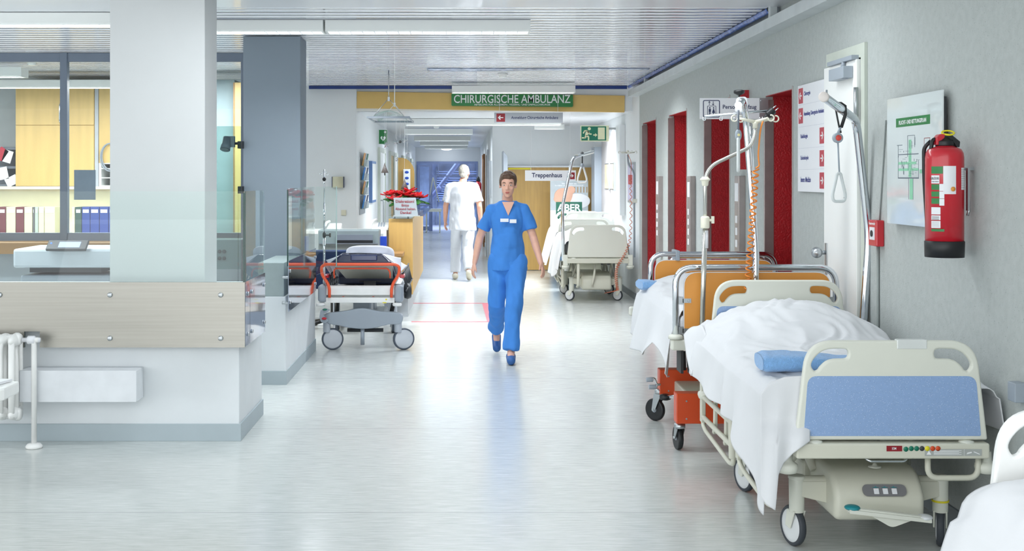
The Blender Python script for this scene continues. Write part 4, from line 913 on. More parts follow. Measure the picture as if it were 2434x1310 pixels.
# hanging corner tip in front of the bumper
# blue towel on bed
def towel(label,cx,cy,cz,lx,ly,h,rz):
    m=M(); Tm=Matrix.Translation((cx,cy,cz))@Matrix.Rotation(rz,4,'Z')
    def f(u,v):
        a=u*2*PI; sx=0.5*lx; sy=0.5*ly
        yy=sy*math.copysign(abs(math.cos(a))**0.7,math.cos(a)); zz=0.5*h*math.copysign(abs(math.sin(a))**0.7,math.sin(a))
        x=-sx+lx*v; tap=1-0.45*v+0.12*math.sin(5*v); 
        e=min(v,1-v)/0.05; tt=tap*(min(1,0.75+0.25*e))
        p=Vector((x,yy+0.02*math.sin(3*v),0.5*h+zz*tt)); p+=Vector((0,0,0.0045))*wob(x*20,yy*14,a,1); return Tm@p
    m.grid(f,36,60); n=len(m.v)
    m.f.append(tuple(range(0,36))); m.mi.append(0); m.sm.append(False); m.f.append(tuple(60*37+k for k in range(35,-1,-1))); m.mi.append(0); m.sm.append(False)
    return tag(m.obj('folded_towel',TOWEL),label,'towel')
towel('folded light blue towel lying behind the blue panelled footboard',1.565,5.50,0.775,0.46,0.22,0.085,-0.06)
# ===== foreground bed at the right edge
AX,AY=1.862,1.58
b2=place(build_bed('white hospital bed cut off by the bottom right corner of the picture',white=True,panel=False,far_h=0.42,detail=False,rails=False),AX,AY)
def topA(x,y): 
    c=1-((x-AX)/0.5)**2; return 0.80+0.05*max(0,c)+0.01*sstep(3.0,3.3,y)-0.03*sstep(3.25,3.36,y)
drape('bed_sheet','smooth white sheet hanging over the bed in the bottom right corner','bedding',AX-0.50,AX+0.40,1.62,3.36,topA,lambda y:0.30,lambda y:0.5,out=0.10,fold=0.02,kf=14,seed=5,wr=0.7,corner=0.10,ny=120)
# ===== far beds
b3=place(build_bed('beige hospital bed with plain end board and trapeze, standing against the white wall',up=0.055,panel=False,near_h=0.43,far_h=0.40,detail=False,rw=0.075,yaws=(0.9,0.95,0.8,1.0)),1.766,16.0)
m=M()
for xx in (1.766-0.255,1.766+0.245): m.tube(fillet([(xx,16.0,0.52),(xx,16.02,0.23),(xx,16.12,0.2)],0.04),0.021); m.cut()
m.tube(fillet([(1.74,16.1,0.5),(1.73,16.1,0.35),(1.70,16.1,0.22)],0.08),0.014)
WL[b3.name]=Vector((1.766,16.0,0)); m.obj('support_tube',BEDG,b3)
m=M(); 
for xx in (1.766-0.425,1.766+0.425): m.box(xx-0.03,xx+0.03,15.97,16.03,0.49,0.63); m.lathe([(0.05,0),(0.05,-0.02),(0.035,-0.035)],(xx,16.0,0.49)); m.cut()
m.obj('corner_socket',BEDW,b3,bevel=0.006)
topD=lambda x,y: 0.80+0.16*sstep(16.1,16.5,y)*(1-((x-1.766)/0.5)**2)*(1-0.5*sstep(17.0,17.6,y))
drape('bed_sheet','white cover hanging off the beige bed against the white wall','bedding',1.766-0.42,1.766+0.40,16.08,17.75,topD,lambda y:0.42-0.15*sstep(16.3,16.9,y),lambda y:0.5,out=0.09,fold=0.02,kf=9,seed=8,ny=60)
b4=place(build_bed('white hospital bed standing behind the beige bed with the trapeze',up=0.09,panel=False,white=True,near_h=0.50,far_h=0.42,detail=False,rails=False,rw=0.075,yaws=(0.9,0.95,0.8,1.0)),1.88,18.15)
drape('bed_sheet','white cover on the rearmost white bed, hanging furthest to the left','bedding',1.88-0.46,1.88+0.38,18.25,19.9,lambda x,y:0.86+0.05*(1-((x-1.88)/0.5)**2),lambda y:0.33,lambda y:0.5,out=0.16,fold=0.02,kf=9,seed=9,ny=60)

# ===== orange chrome bed
CY=7.26
t=thing('hospital_bed','older hospital bed with orange end boards in chrome tube frames and orange-red base','hospital bed',(1.75,CY,0))
def endframe(Y,xl,xr,yt,ybot,panel_px,nm,rc=0.11,r=0.0195):
    a=S(xl,yt,Y); b=S(xr,yt,Y); zb_=H-(ybot-VY)/F*Y
    m=M(); m.tube(fillet([(a.x,Y,zb_),(a.x+0.0,Y,a.z),(b.x,Y,b.z),(b.x,Y,zb_)],rc,8),r,seg=14); fr=m.obj(nm,CHROME,t)
    p0=S(panel_px[0],panel_px[1],Y); p1=S(panel_px[2],panel_px[3],Y)
    poly=f2([(p0.x,p1.z),(p1.x,p1.z),(p1.x,p0.z),(p0.x,p0.z)],[0.035,0.035,0.085,0.085])
    m=M(); m.prism(poly,lambda u,v,w_:Vector((u,Y-0.008+w_,v)),0.016); m.obj('orange_board',ORANGE,t)
    poly2=f2([(p0.x-0.004,p1.z-0.004),(p1.x+0.004,p1.z-0.004),(p1.x+0.004,p0.z+0.004),(p0.x-0.004,p0.z+0.004)],[0.038,0.038,0.089,0.089])
    m=M(); m.mesh(plate([poly2,poly],0.018),lambda u,v,w_:Vector((u,Y-w_,v))); m.obj('board_edging',SIGNW,t)
    for fz_ in (0.45,0.93):
        for sx,xx in ((1,a.x),(-1,b.x)):
            z=p0.z-(p0.z-p1.z)*fz_; m=M(); m.box(xx+sx*0.01,xx+sx*0.045,Y-0.012,Y+0.012,z-0.022,z+0.022); m.box(xx+sx*0.04,xx+sx*0.09,Y-0.012,Y-0.008,z-0.013,z+0.013); m.lathe([(0,0),(0.008,0),(0.006,0.004)],(xx+sx*0.075,Y-0.012,z),(0,-1,0),seg=10); m.obj('board_clamp',ALU,t)
    return a,b
aN,bN=endframe(CY,1606,1987,636,805,(1626,648,1972,796),'near_end_frame')
aF,bF=endframe(9.1,1546,1843,604,800,(1557,619,1836,780),'far_end_frame')
m=M(); a=S(1590,611,9.25); b=S(1822,611,9.25); m.tube(fillet([(a.x,9.25,0.7),(a.x,9.25,a.z),(b.x,9.25,b.z),(b.x,9.25,0.7)],0.09),0.014); m.obj('inner_tube_frame',CHROME,t)
m=M()
for px in (1610,1789): q=S(px,605,9.1); m.box(q.x-0.014,q.x+0.014,9.07,9.27,q.z-0.045,q.z+0.03); m.cut()
m.obj('tube_clamp',GREYP,t,bevel=0.004)
m=M(); q=S(1598,820,CY); 
m.box(aN.x-0.03,bN.x+0.03,CY-0.03,CY+0.03,0.62,0.685); m.cut(); m.box(aN.x-0.03,bN.x,9.05,9.11,0.62,0.685); m.obj('end_crossbar',BEDW,t,bevel=0.014,bseg=3)
m=M()
for xx in (aN.x,bN.x): m.lathe([(0.02,0.03),(0.036,0.026),(0.044,0.018),(0.044,0.002),(0.03,0)],(xx,CY,0.686)); m.cut()
m.obj('socket_flange',BEDW,t)
m=M(); 
for xx in (aN.x+0.02,bN.x-0.05): m.box(xx,xx+0.04,CY+0.03,9.05,0.62,0.67)
m.box(aN.x+0.06,bN.x-0.09,CY+0.05,9.03,0.655,0.685); m.obj('platform_frame',BEDG,t)
m=M(); m.box(aN.x+0.04,bN.x-0.07,CY+0.03,9.05,0.69,0.82); m.obj('mattress',SHEET,t,bevel=0.03,bseg=3)
# base boxes
for nm,Y,x0_,yt,yb2,w_ in (('near',7.30,1608,936,1008,0.86),('far',8.2,1568,879,940,0.86)):
    a=S(x0_,yt,Y); z1=a.z; z0=H-(yb2-VY)/F*Y
    m=M(); m.box(a.x,a.x+w_,Y,Y+0.10,z0,z1); bx=m.obj('base_box',ORRED,t,bevel=0.006)
    m=M()
    for px in (24,):
        for zz in (z1-0.045,z0+0.03): m.lathe([(0,0),(0.006,0),(0.005,0.003)],(a.x+0.06+(0.0),Y,zz),(0,-1,0),seg=10); m.cut()
    m.obj('screw',ALU,bx)
m=M(); m.box(1.42,1.95,7.38,8.22,0.20,0.28); m.box(1.6,1.8,7.6,8.0,0.28,0.62); m.obj('lift_unit',BEDG,t,bevel=0.01)
def castor2(x,y,rw,top,yaw,lab=None):
    Rz=Matrix.Translation((x,y,0))@Matrix.Rotation(yaw,4,'Z'); ax=Rz.to_3x3()@Vector((1,0,0)); cc=Rz@Vector((0,0.035,rw))
    m=M(); m.lathe([(0.02,top),(0.033,top-0.004),(0.034,top-0.028),(0.026,top-0.034)],(x,y,0))
    for sx in (-1,1):
        q=[(-0.03,top-0.034),(0.03,top-0.034),(0.048,rw),(0.025,rw-0.012)]
        v=[Rz@Vector((sx*0.024,a_,b_)) for a_,b_ in q]+[Rz@Vector((sx*0.021,a_,b_)) for a_,b_ in q]
        m.add(v,[(0,1,2,3),(7,6,5,4),(0,4,5,1),(1,5,6,2),(2,6,7,3),(3,7,4,0)])
    m.cyl(cc-ax*0.03,cc+ax*0.03,0.008); c=m.obj('castor',ALU,t)
    m=M(); m.lathe([(rw*0.8,-0.014),(rw*0.95,-0.015),(rw,-0.009),(rw,0.009),(rw*0.95,0.015),(rw*0.8,0.014)],cc,ax,seg=32); m.obj('tyre',BLACK,c)
    m=M(); m.lathe([(0,-0.017),(rw*0.2,-0.017),(rw*0.3,-0.01),(rw*0.7,-0.01),(rw*0.8,-0.013),(rw*0.8,0.013),(rw*0.7,0.01),(rw*0.3,0.01),(rw*0.2,0.017),(0,0.017)],cc,ax,seg=32); m.obj('wheel_disc',GREYP,c)
castor2(1.306,7.36,0.072,0.167,0.12); castor2(2.08,7.36,0.072,0.167,0.3)
castor2(1.325,8.24,0.076,0.22,0.75); castor2(2.08,8.24,0.076,0.22,0.5)
m=M(); q=S(1581,944,8.1); m.lathe([(0.02,-0.02),(0.036,-0.014),(0.038,0.0),(0.036,0.014),(0.02,0.02)],q); m.obj('bumper_disc',BLACK,t)
m=M(); m.tube([q,S(1612,942,7.9)],0.012); m.obj('bumper_bar',CHROME,t)
m=M(); m.tube(fillet([S(1570,914,8.15),S(1561,914,8.15),S(1556,900,8.15),S(1550,900,8.15)],0.01),0.008); m.tube(fillet([S(1563,914,8.15),S(1560,922,8.15),S(1552,922,8.15)],0.005),0.007); pc=m.obj('crank',CHROME,t)
for p0,p1 in (((1552,902),(1536,903)),((1560,920),(1542,920))): m=M(); m.tube([S(*p0,8.15),S(*p1,8.15)],0.0155,seg=14); m.obj('crank_grip',GREYP,t,bevel=0.003)
m=M(); m.tube([S(1625,835,7.5),S(1627,880,7.5)],0.012); m.tube([S(1638,835,7.5),S(1642,885,7.5)],0.02); m.box(1.33,1.345,7.45,7.6,0.45,0.62); m.obj('lift_mechanism',DARK,t)
# duvet on the orange bed
def topC(x,y): 
    c=1-((x-1.74)/0.52)**2; return 0.83+0.07*c+0.05*sstep(8.0,8.7,y)*c-0.03*sstep(8.8,9.05,y)
hC=[(7.33,0.47),(7.42,0.43),(7.55,0.52),(7.75,0.60),(7.9,0.50),(8.2,0.46),(8.6,0.45),(9.02,0.50)]
drape('duvet','white duvet hanging down the left side of the bed with orange boards','bedding',1.30,2.16,7.33,9.0,topC,lambda y:interp(hC,y),lambda y:0.6,out=0.09,fold=0.03,kf=9,seed=12,ny=110,wr=0.8)
towel('folded light blue towel lying on the duvet of the orange bed',1.36,8.75,0.845,0.20,0.22,0.07,0.1)

# ===== drip stand of the orange bed
YI=7.16
t=thing('drip_stand','bent silver drip pole with cream hook head and clamps fixed at the orange bed','drip stand',(S(1668,0,YI).x,YI,0.6))
m=M(); P=lambda a,b,dy=0:S(a,b,YI+dy)
m.tube([P(1668,800),P(1676,545)],0.0155,seg=14); m.tube(fillet([P(1676,560),P(1676,400),P(1784,349),P(1794,322),P(1795,300)],[0,0.09,0.09,0.05,0],8),0.0115,seg=14); m.obj('pole',mat('satin_steel','C9C9C3',0.22,0.9),t)
m=M(); m.lathe([(0.015,-0.035),(0.018,-0.03),(0.022,-0.005),(0.03,0),(0.03,0.006),(0.022,0.012),(0.018,0.02)],P(1676,428)); m.lathe([(0.021,-0.045),(0.026,-0.04),(0.026,0.02),(0.018,0.028)],P(1676,525)); q=P(1676,523); m.box(q.x+0.02,q.x+0.045,YI-0.006,YI+0.006,q.z-0.008,q.z+0.006); m.box(q.x+0.037,q.x+0.052,YI-0.014,YI+0.014,q.z-0.02,q.z+0.022); m.obj('clamp_collar',mat('cream_plastic','E6E4D2',0.4),t,bevel=0.002)
m=M(); q=P(1795,300); hh=H
m.lathe([(0.014,-0.012),(0.014,0.01),(0.018,0.018),(0.01,0.03)],q)
for dx,dy in ((-0.11,-0.03),(0.11,0.03),(-0.05,0.07),(0.06,-0.06)):
    e=q+Vector((dx,dy,0.045)); m.tube([q+Vector((0,0,0.025)),e],[0.011,0.007],seg=8)
    m.tube([e+Vector((0.018*math.copysign(1,dx)*(1-math.cos(k*0.55)),0,-0.0+0.018*math.sin(k*0.55)*-1)) for k in range(10)],0.0045,seg=7)
m.obj('hook_head',MT['cream_plastic'],t)
m=M(); m.tube([P(1677,590),P(1677,548)],0.0162,seg=14); m.obj('tape_wrap',SIGNW,t)
# coiled cable with plug
t2=thing('coiled_cable','orange coiled mains cable with black plug hanging from the drip stand hooks','cable',P(1815,290))
m=M(); m.tube(fillet([P(1814,285),P(1807,310),P(1802,370),P(1805,395),P(1796,400)],0.04,5),0.005,seg=8)
A=P(1797,402); B=P(1776,692,0.02); n=19; pts=[]
for k in range(n*14+1):
    u=k/(n*14); c=A.lerp(B,u); q=2*PI*n*u; pts.append(c+Vector((0.0165*math.cos(q),0.0165*math.sin(q),0)))
m.tube(pts,0.005,seg=6); m.obj('coil',ORCAB,t2)
m=M(); a=P(1815,283); b=P(1838,262); m.tube([a,a.lerp(b,0.35),a.lerp(b,0.45),b],[0.012,0.014,0.024,0.024],seg=14); pl=m.obj('plug',BLACK,t2,bevel=0.002)
d=(b-a).normalized(); nn=d.cross(Vector((0,1,0)))
m=M(); 
for s_ in (-1,1): m.cyl(b+nn*s_*0.01,b+nn*s_*0.01+d*0.03,0.0028,seg=8)
m.obj('plug_pin',CHROME,pl)
# ===== trapeze poles
def handle_ring(mb,top,w,h,r,yaw=0,th=None):
    pts=[(-0.12*w,0),(0.12*w,0),(0.5*w,-0.78*h),(0.42*w,-h),(-0.42*w,-h),(-0.5*w,-0.78*h)]
    c,s_=math.cos(yaw),math.sin(yaw)
    mb.tube(fillet([(top[0]+a*c,top[1]+a*s_,top[2]+b) for a,b in pts],[0.02,0.02,0.05,0.025,0.025,0.05],4,True),r,closed=True,seg=10)
t=thing('trapeze_pole','thick chrome trapeze pole over the blue panelled bed, with triangular grip','trapeze',(2.22,6.97,0.6))
e0=S(1959,231,6.2); e1=S(2035,285,6.9)
m=M(); m.tube(fillet([e0,e1,S(2066,560,6.97),S(2051,790,6.97),(S(2051,0,6.97).x,6.97,0.46)],[0,0.08,0.1,0.05,0],6),0.023,seg=18); m.obj('pole',CHROME,t)
m=M(); d=(e0-e1).normalized(); m.lathe([(0.0235,0),(0.026,0.002),(0.026,0.02),(0.022,0.024),(0,0.025)],e0-d*0.004,d); m.obj('end_cap',mat('cap_cream','E8E0DA',0.4),t)
m=M(); q=e0.lerp(e1,0.06); m.cyl(q,q+Vector((0,0,0.045)),0.007); m.obj('stop_pin',CHROME,t)
m=M(); m.box(2.2,2.30,6.99,7.02,0.5,0.56); m.obj('socket_bracket',BEDG,t)
t=thing('trapeze_grip','pale triangular grip with a red button disc hanging before the white door','grip handle',S(1994,410,6.5))
q=e0.lerp(e1,0.48); m=M()
m.tube([q+Vector((0.0,0,0.03)),q+Vector((0.028,0.01,0.015)),q+Vector((0.03,0.01,-0.03)),q+Vector((0.005,0,-0.10))],0.009,seg=8); m.tube([q+Vector((-0.01,-0.02,0.03)),q+Vector((-0.03,-0.02,-0.01)),q+Vector((-0.008,0,-0.09)),q+Vector((0.003,0,-0.13))],0.005,seg=8); m.tube([q+Vector((0.0,0,0.027)),q+Vector((-0.01,-0.015,0.03)),q+Vector((-0.025,-0.02,0.0))],0.008,seg=8)
m.obj('strap',BLACK,t)
dsk=S(1991,328,6.53); m=M(); m.tube([q+Vector((0,0,-0.10)),dsk+Vector((0,0,0.02))],0.007); m.tube([dsk,Vector((dsk.x+0.006,6.52,S(1994,410,6.52).z))],0.0045); m.obj('cord',GREYP,t)
m=M(); m.lathe([(0.012,-0.014),(0.026,-0.012),(0.028,0.0),(0.026,0.012),(0.018,0.014)],dsk,(0.1,-1,0)); dd=m.obj('adjuster_disc',GREYP,t)
m=M(); m.lathe([(0,0.0),(0.016,0.0),(0.015,0.004),(0,0.005)],dsk+Vector((0.001,-0.014,0)),(0.1,-1,0)); tag(m.obj('button',mat('button_red','D8473C',0.4),dd),'round red button')
m=M(); handle_ring(m,(S(1994,0,6.52).x,6.52,S(0,412,6.52).z),0.075,0.15,0.0085,0.15); m.obj('grip_ring',mat('grip_pale','CDD3D3',0.35),t)
# orange bed trapeze
YT=7.2
t=thing('trapeze_pole','chrome trapeze pole with cream clamp plate and black knob standing at the orange bed','trapeze',(S(1797,0,YT).x,YT,0.6))
Q=lambda a,b,dy=0:S(a,b,YT+dy)
m=M(); m.tube(fillet([(Q(1797,0).x,YT,0.69),Q(1797,640),Q(1796,585),Q(1771,262),S(1765,240,6.9),S(1755,250,6.2)],[0,0.04,0.06,0.12,0.06,0],7),0.0185,seg=16); m.tube([Q(1801,620,0.03),Q(1782,300,0.03)],0.012,seg=10); m.obj('pole',CHROME,t)
m=M(); m.prism(f2([(Q(1745,0).x,Q(0,268).z),(Q(1775,0).x,Q(0,268).z),(Q(1771,0).x,Q(0,231).z),(Q(1749,0).x,Q(0,231).z)],0.02),lambda u,v,w_:Vector((u,YT-0.05+w_,v)),0.04); m.obj('clamp_plate',SIGNW,t,bevel=0.004)
m=M(); q=Q(1757,226,-.03); m.cyl(q-Vector((0,0,0.02)),q+Vector((0,0,0.02)),0.005); q=Q(1757,219,-.03); m.lathe([(0.01,-0.018),(0.03,-0.008),(0.033,0.0),(0.031,0.01),(0.015,0.014)],q,seg=16); m.obj('clamp_knob',BLACK,t)
m=M(); m.tube([Q(1674,276,-.02),Q(1835,263,-.02)],0.0075,seg=8)
for px in (1677,1717,1745,1812): q=Q(px,278,-.02); m.tube(fillet([q+Vector((0,0,0.0)),q+Vector((0,0,-0.02)),q+Vector((-0.015,0,-0.02)),q+Vector((-0.015,0,-0.002))],0.006),0.003,seg=6)
m.obj('hook_bar',CHROME,t)
t=thing('trapeze_grip','pale grip seen edge-on with a yellow button, hanging before the lift sign','grip handle',Q(1755,405,-.35))
m=M(); m.tube([S(1755,262,6.85),S(1755,312,6.85)],0.006); m.obj('strap',GREYD,t)
m=M(); q=S(1755,321,6.85); m.ell(q,0.019,0.012,0.033); m.obj('adjuster_disc',GREYP,t)
m=M(); m.lathe([(0,0),(0.008,0),(0.007,0.003)],q+Vector((0,-0.012,0)),(0,-1,0)); m.obj('button',mat('button_cream','E9DFA0',0.4),t)
m=M(); handle_ring(m,(q.x,6.85,q.z-0.02),0.075,0.18,0.010,1.35); m.obj('grip_ring',MT['grip_pale'],t)
# far bed trapeze + drip stand
Q=lambda a,b,dy=0:S(a,b,16.0+dy)
t=thing('trapeze_pole','chrome trapeze pole on the left corner of the far beige bed','trapeze',(Q(1339,0).x,16,0.6))
m=M(); m.tube(fillet([Q(1339,620),Q(1337,490),Q(1361.5,374),Q(1409,361,.5)],[0,0.08,0.1,0],6),0.022,seg=12); m.obj('pole',CHROME,t)
t=thing('trapeze_grip','white triangular grip hanging in front of the stair poster','grip handle',Q(1384,437,.2))
m=M(); m.tube([Q(1384,366,.25),Q(1384,392,.25)],0.009); m.ell(Q(1384,366,.25),0.022,0.03,0.03); m.obj('strap',DARK,t)
m=M(); m.ell(Q(1384,394,.25),0.024,0.018,0.035); m.obj('adjuster_disc',GREYP,t)
q=Q(1384,397,.25); m=M(); handle_ring(m,q,0.125,0.21,0.013); m.obj('grip_ring',BEDWW,t)
t=thing('drip_stand','white drip pole with hooks on the right corner of the far beige bed','drip stand',(Q(1507,0).x,16,0.6))
m=M(); m.tube(fillet([Q(1508,612),Q(1507,408),Q(1493,392),Q(1492,367)],[0,0.06,0.06,0],5),0.013,seg=10); m.obj('pole',GREYP,t)
m=M(); q=Q(1492,364)
for dx,dy in ((-0.09,0.0),(0.09,0.0),(-0.03,0.06),(0.03,-0.06)):
    e=q+Vector((dx,dy,0.01)); m.tube([q,e],[0.01,0.007],seg=7); m.tube([e+Vector((0.016*math.copysign(1,dx)*(1-math.cos(k*0.6)),0,0.016*math.sin(k*0.6))) for k in range(8)],0.004,seg=6)
m.ell(q+Vector((0,0,.02)),0.02,0.02,0.018); m.box(Q(1503,0).x,Q(1514,0).x,15.98,16.02,Q(0,482).z,Q(0,473).z); m.obj('hook_head',BEDW,t)
t=thing('coiled_cable','thin orange coiled cable dangling along the far beige bed','cable',Q(1500,690))
m=M(); A=Q(1499,425,-.05); B=Q(1497,570,-.05); D_=Q(1466,640,-.05); E_=Q(1468,690,-.05)
m.tube(fillet([Q(1493,368,-.02),Q(1501,385,-.05),A],0.05),0.0035,seg=6); pts=[]
path=catmull([A,B,D_,E_],20,False); n=34
for k in range(n*9+1):
    u=k/(n*9)*(len(path)-1); i=min(int(u),len(path)-2); c=path[i].lerp(path[i+1],u-i); q=2*PI*n*k/(n*9); g=0.6+0.4*min(1,k/(n*5)); pts.append(c+Vector((0.019*math.cos(q)*g,0.019*math.sin(q)*g,0)))
m.tube(pts,0.0042,seg=5); m.tube([E_,Q(1452,694,.1),Q(1437,697,.2)],0.005,seg=5); m.obj('coil',mat('coil_rust','C96A48',0.5),t)

# ============================================================ emergency trolley (gurney) on the left
g=lambda cx,cy,Y: S(740+cx*.2595,520+cy*.2595,Y)
YG=11.6
t=thing('patient_trolley','grey and white patient trolley with bright orange push handle beside the counter','patient trolley',(g(470,0,YG).x,YG,0))
def poly_g(pts,Y,d): return lambda m: m.prism([(g(a,b,Y).x,g(a,b,Y).z) for a,b in pts],lambda u,v,w_:Vector((u,Y+w_,v)),d)
m=M(); bow=f2([(104,872),(300,846),(380,824),(560,824),(640,846),(822,872),(822,962),(700,970),(600,996),(470,1010),(340,996),(230,970),(150,960)],[2,10,20,20,10,2,2,10,20,20,20,10,2]); 
bow=catmull([(a,b,0) for a,b in [(112,880),(300,850),(460,822),(620,850),(818,872),(820,960),(700,972),(580,1002),(470,1010),(360,1002),(240,978),(150,958)]],5)
m.prism([(g(p.x,p.y,YG).x,g(p.x,p.y,YG).z) for p in bow],lambda u,v,w_:Vector((u,YG+w_,v)),0.09); m.obj('wheel_base_beam',GREYP,t,bevel=0.015,bseg=3)
m=M(); m.box(g(430,0,YG).x,g(520,0,YG).x,YG+0.03,YG+0.12,0.06,0.4) if False else None
m=M(); m.cyl(g(469,1000,YG+.04),g(469,1155,YG+.04),0.019); m.obj('centre_post',GREYP,t)
def gcast(cx,Y,yaw,nm='castor'):
    c=g(cx,0,Y).x; r_=0.104; 
    m=M(); m.cyl((c,Y,0.33),(c,Y,0.17),0.036); 
    Rz=Matrix.Translation((c,Y,0))@Matrix.Rotation(yaw,4,'Z')
    v=[(-0.038,0.33),(0.036,0.33),(0.036,0.20),(0.055,0.10),(0.02,0.06),(-0.02,0.12)]
    m.add([Rz@Vector((-0.036+0*k,a,b)) for a,b in v for k in (0,)]+[Rz@Vector((-0.026,a,b)) for a,b in v],[tuple(range(6)),tuple(range(11,5,-1))]+[(i,i+6,(i+1)%6+6,(i+1)%6) for i in range(6)])
    o=m.obj(nm,mat('trolley_fork_grey','B4BBC4',0.4),t,bevel=0.004); ax=Rz.to_3x3()@Vector((1,0,0)); cc=Rz@Vector((0,0.055,r_))
    m=M(); m.lathe([(r_*.84,-0.016),(r_*.95,-0.02),(r_,-0.012),(r_,0.012),(r_*.95,0.02),(r_*.84,0.016)],cc,ax,seg=36); m.obj('tyre',mat('slate_tyre','4E5763',0.55),o)
    m=M(); m.lathe([(0,-0.022),(r_*.8,-0.02),(r_*.86,-0.017),(r_*.86,0.017),(r_*.8,0.02),(0,0.022)],cc,ax,seg=36); m.obj('wheel_disc',mat('pale_disc','C3C8CE',0.45),o)
gcast(142,YG+0.04,-1.35); gcast(795,YG+0.04,-1.25); gcast(142+90,YG+1.3,0.2); gcast(795-40,YG+1.3,0.15)
m=M(); poly=f2([(g(a,b,YG-.03).x,g(a,b,YG-.03).z) for a,b in ((170,835),(120,818),(85,840),(75,900),(90,945),(130,958),(160,930),(130,905),(112,870),(150,858))],0.01); m.prism(poly,lambda u,v,w_:Vector((u,YG-.05+w_,v)),0.04); pd=m.obj('brake_pedal',GREYP,t,bevel=0.004)
m=M(); m.ell(g(125,832,YG-.04),0.023,0.03,0.009); tag(m.obj('pedal_pad',GREENE,pd),'green pedal pad')
m=M(); m.ell(g(118,915,YG-.05),0.024,0.02,0.013); tag(m.obj('pedal_pad',REDP,pd),'red pedal pad')
# lift column and under frame
m=M(); m.box(g(390,0,YG+.3).x,g(555,0,YG+.3).x,YG+0.2,YG+0.5,0.25,0.55); m.box(g(300,0,YG+.3).x,g(640,0,YG+.3).x,YG+0.15,YG+1.35,0.20,0.28); m.box(g(420,0,YG).x,g(520,0,YG).x,YG+0.9,YG+1.2,0.25,0.55); m.obj('lift_column',GREYP,t,bevel=0.02,bseg=3)
m=M(); m.tube([g(330,1020,YG+.3),g(660,1020,YG+.3)],0.02); m.obj('steering_gear',DARK,t)
m=M()
for sx in (150,800):
    a=g(sx,900,YG+0.25); m.tube([(a.x+0.08*(1 if sx<400 else -1),YG+0.3,0.30),(a.x+0.05*(1 if sx<400 else -1),YG+0.75,0.50)],0.022); m.cut()
m.obj('cylinder',BLACK,t)
# upper frame
m=M(); a=g(135,618,YG); b=g(760,700,YG); m.prism([(YG+0.0,b.z),(YG+0.0,a.z-0.02),(YG+0.02,a.z),(YG+0.10,a.z),(YG+0.10,b.z)],lambda u,v,w_:Vector((a.x+w_,u,v)),b.x-a.x); m.obj('front_plate',BEDWW,t,bevel=0.004)
m=M(); c_=g(0,722,YG).z; d_=g(0,770,YG).z; m.box(g(135,0,YG).x,g(762,0,YG).x,YG-0.01,YG+0.06,d_,c_); fb_=m.obj('front_bumper',BEDWW,t,bevel=0.004)
m=M(); m.lathe([(0,0),(0.008,0),(0.008,0.002)],g(686,740,YG-.011),(0,-1,0)); m.obj('sticker',YEL,fb_)
m=M(); q=g(670,770,YG-.01); m.box(q.x-0.018,q.x+0.018,YG-0.012,YG-0.0,q.z-0.004,q.z+0.006); m.obj('release_tab',YEL,fb_)
m=M(); m.box(g(283,0,YG).x,g(303,0,YG).x,YG-0.001,YG,g(0,716,YG).z,g(0,711,YG).z); m.obj('sticker',ORRED,fb_)
m=M(); m.box(g(558,0,YG).x,g(577,0,YG).x,YG-0.001,YG,g(0,716,YG).z,g(0,711,YG).z); m.obj('sticker',ORRED,fb_)
for x0_,x1_ in ((60,140),(760,842)):
    a=g(x0_,608,YG); b=g(x1_,768,YG); m=M(); m.box(a.x,b.x,YG-0.02,YG+0.14,b.z,a.z); o=m.obj('corner_cover',GREYP,t,bevel=0.03,bseg=4)
    cx=(x0_+x1_)/2-10; q=g(cx-5,785,YG); m=M(); m.lathe([(0.02,-0.017),(0.04,-0.015),(0.044,-0.005),(0.044,0.006),(0.038,0.014),(0.02,0.016)],q); m.obj('bumper_knob',BEDWW,t)
for xs_ in (-1,1):
    xx=g(100,0,YG).x if xs_<0 else g(800,0,YG).x
    m=M(); m.box(xx-0.02,xx+0.02,YG+0.14,YG+1.9,0.50,0.56); m.obj('side_beam',GREYP,t,bevel=0.006)
m=M(); m.box(g(100,0,YG).x,g(800,0,YG).x,YG+1.86,YG+1.92,0.48,0.6); m.box(g(140,0,YG).x,g(760,0,YG).x,YG+0.1,YG+1.86,0.50,0.54); m.obj('deck_tray',BEDWW,t,bevel=0.006)
# orange handles
def hp(pts,Y,r,nm,rad): m=M(); m.tube(fillet([g(a,b,Y) for a,b in pts],rad,6),r,seg=14); return tag(m.obj(nm,ORTUBE,t),'bright orange push handle' if nm=='push_handle' else 'thin orange inner bar')
hp([(166,722),(166,640),(150,590),(95,510),(92,440),(130,418),(770,418),(806,440),(803,510),(750,590),(734,640),(734,722)],YG-0.03,0.0145,'push_handle',[0,0.03,0.04,0.06,0.05,0.03,0.03,0.05,0.06,0.04,0.03,0])
hp([(213,545),(205,490),(215,456),(700,456),(722,490),(722,545)],YG+0.1,0.008,'inner_bar',[0,0.03,0.03,0.03,0.03,0])
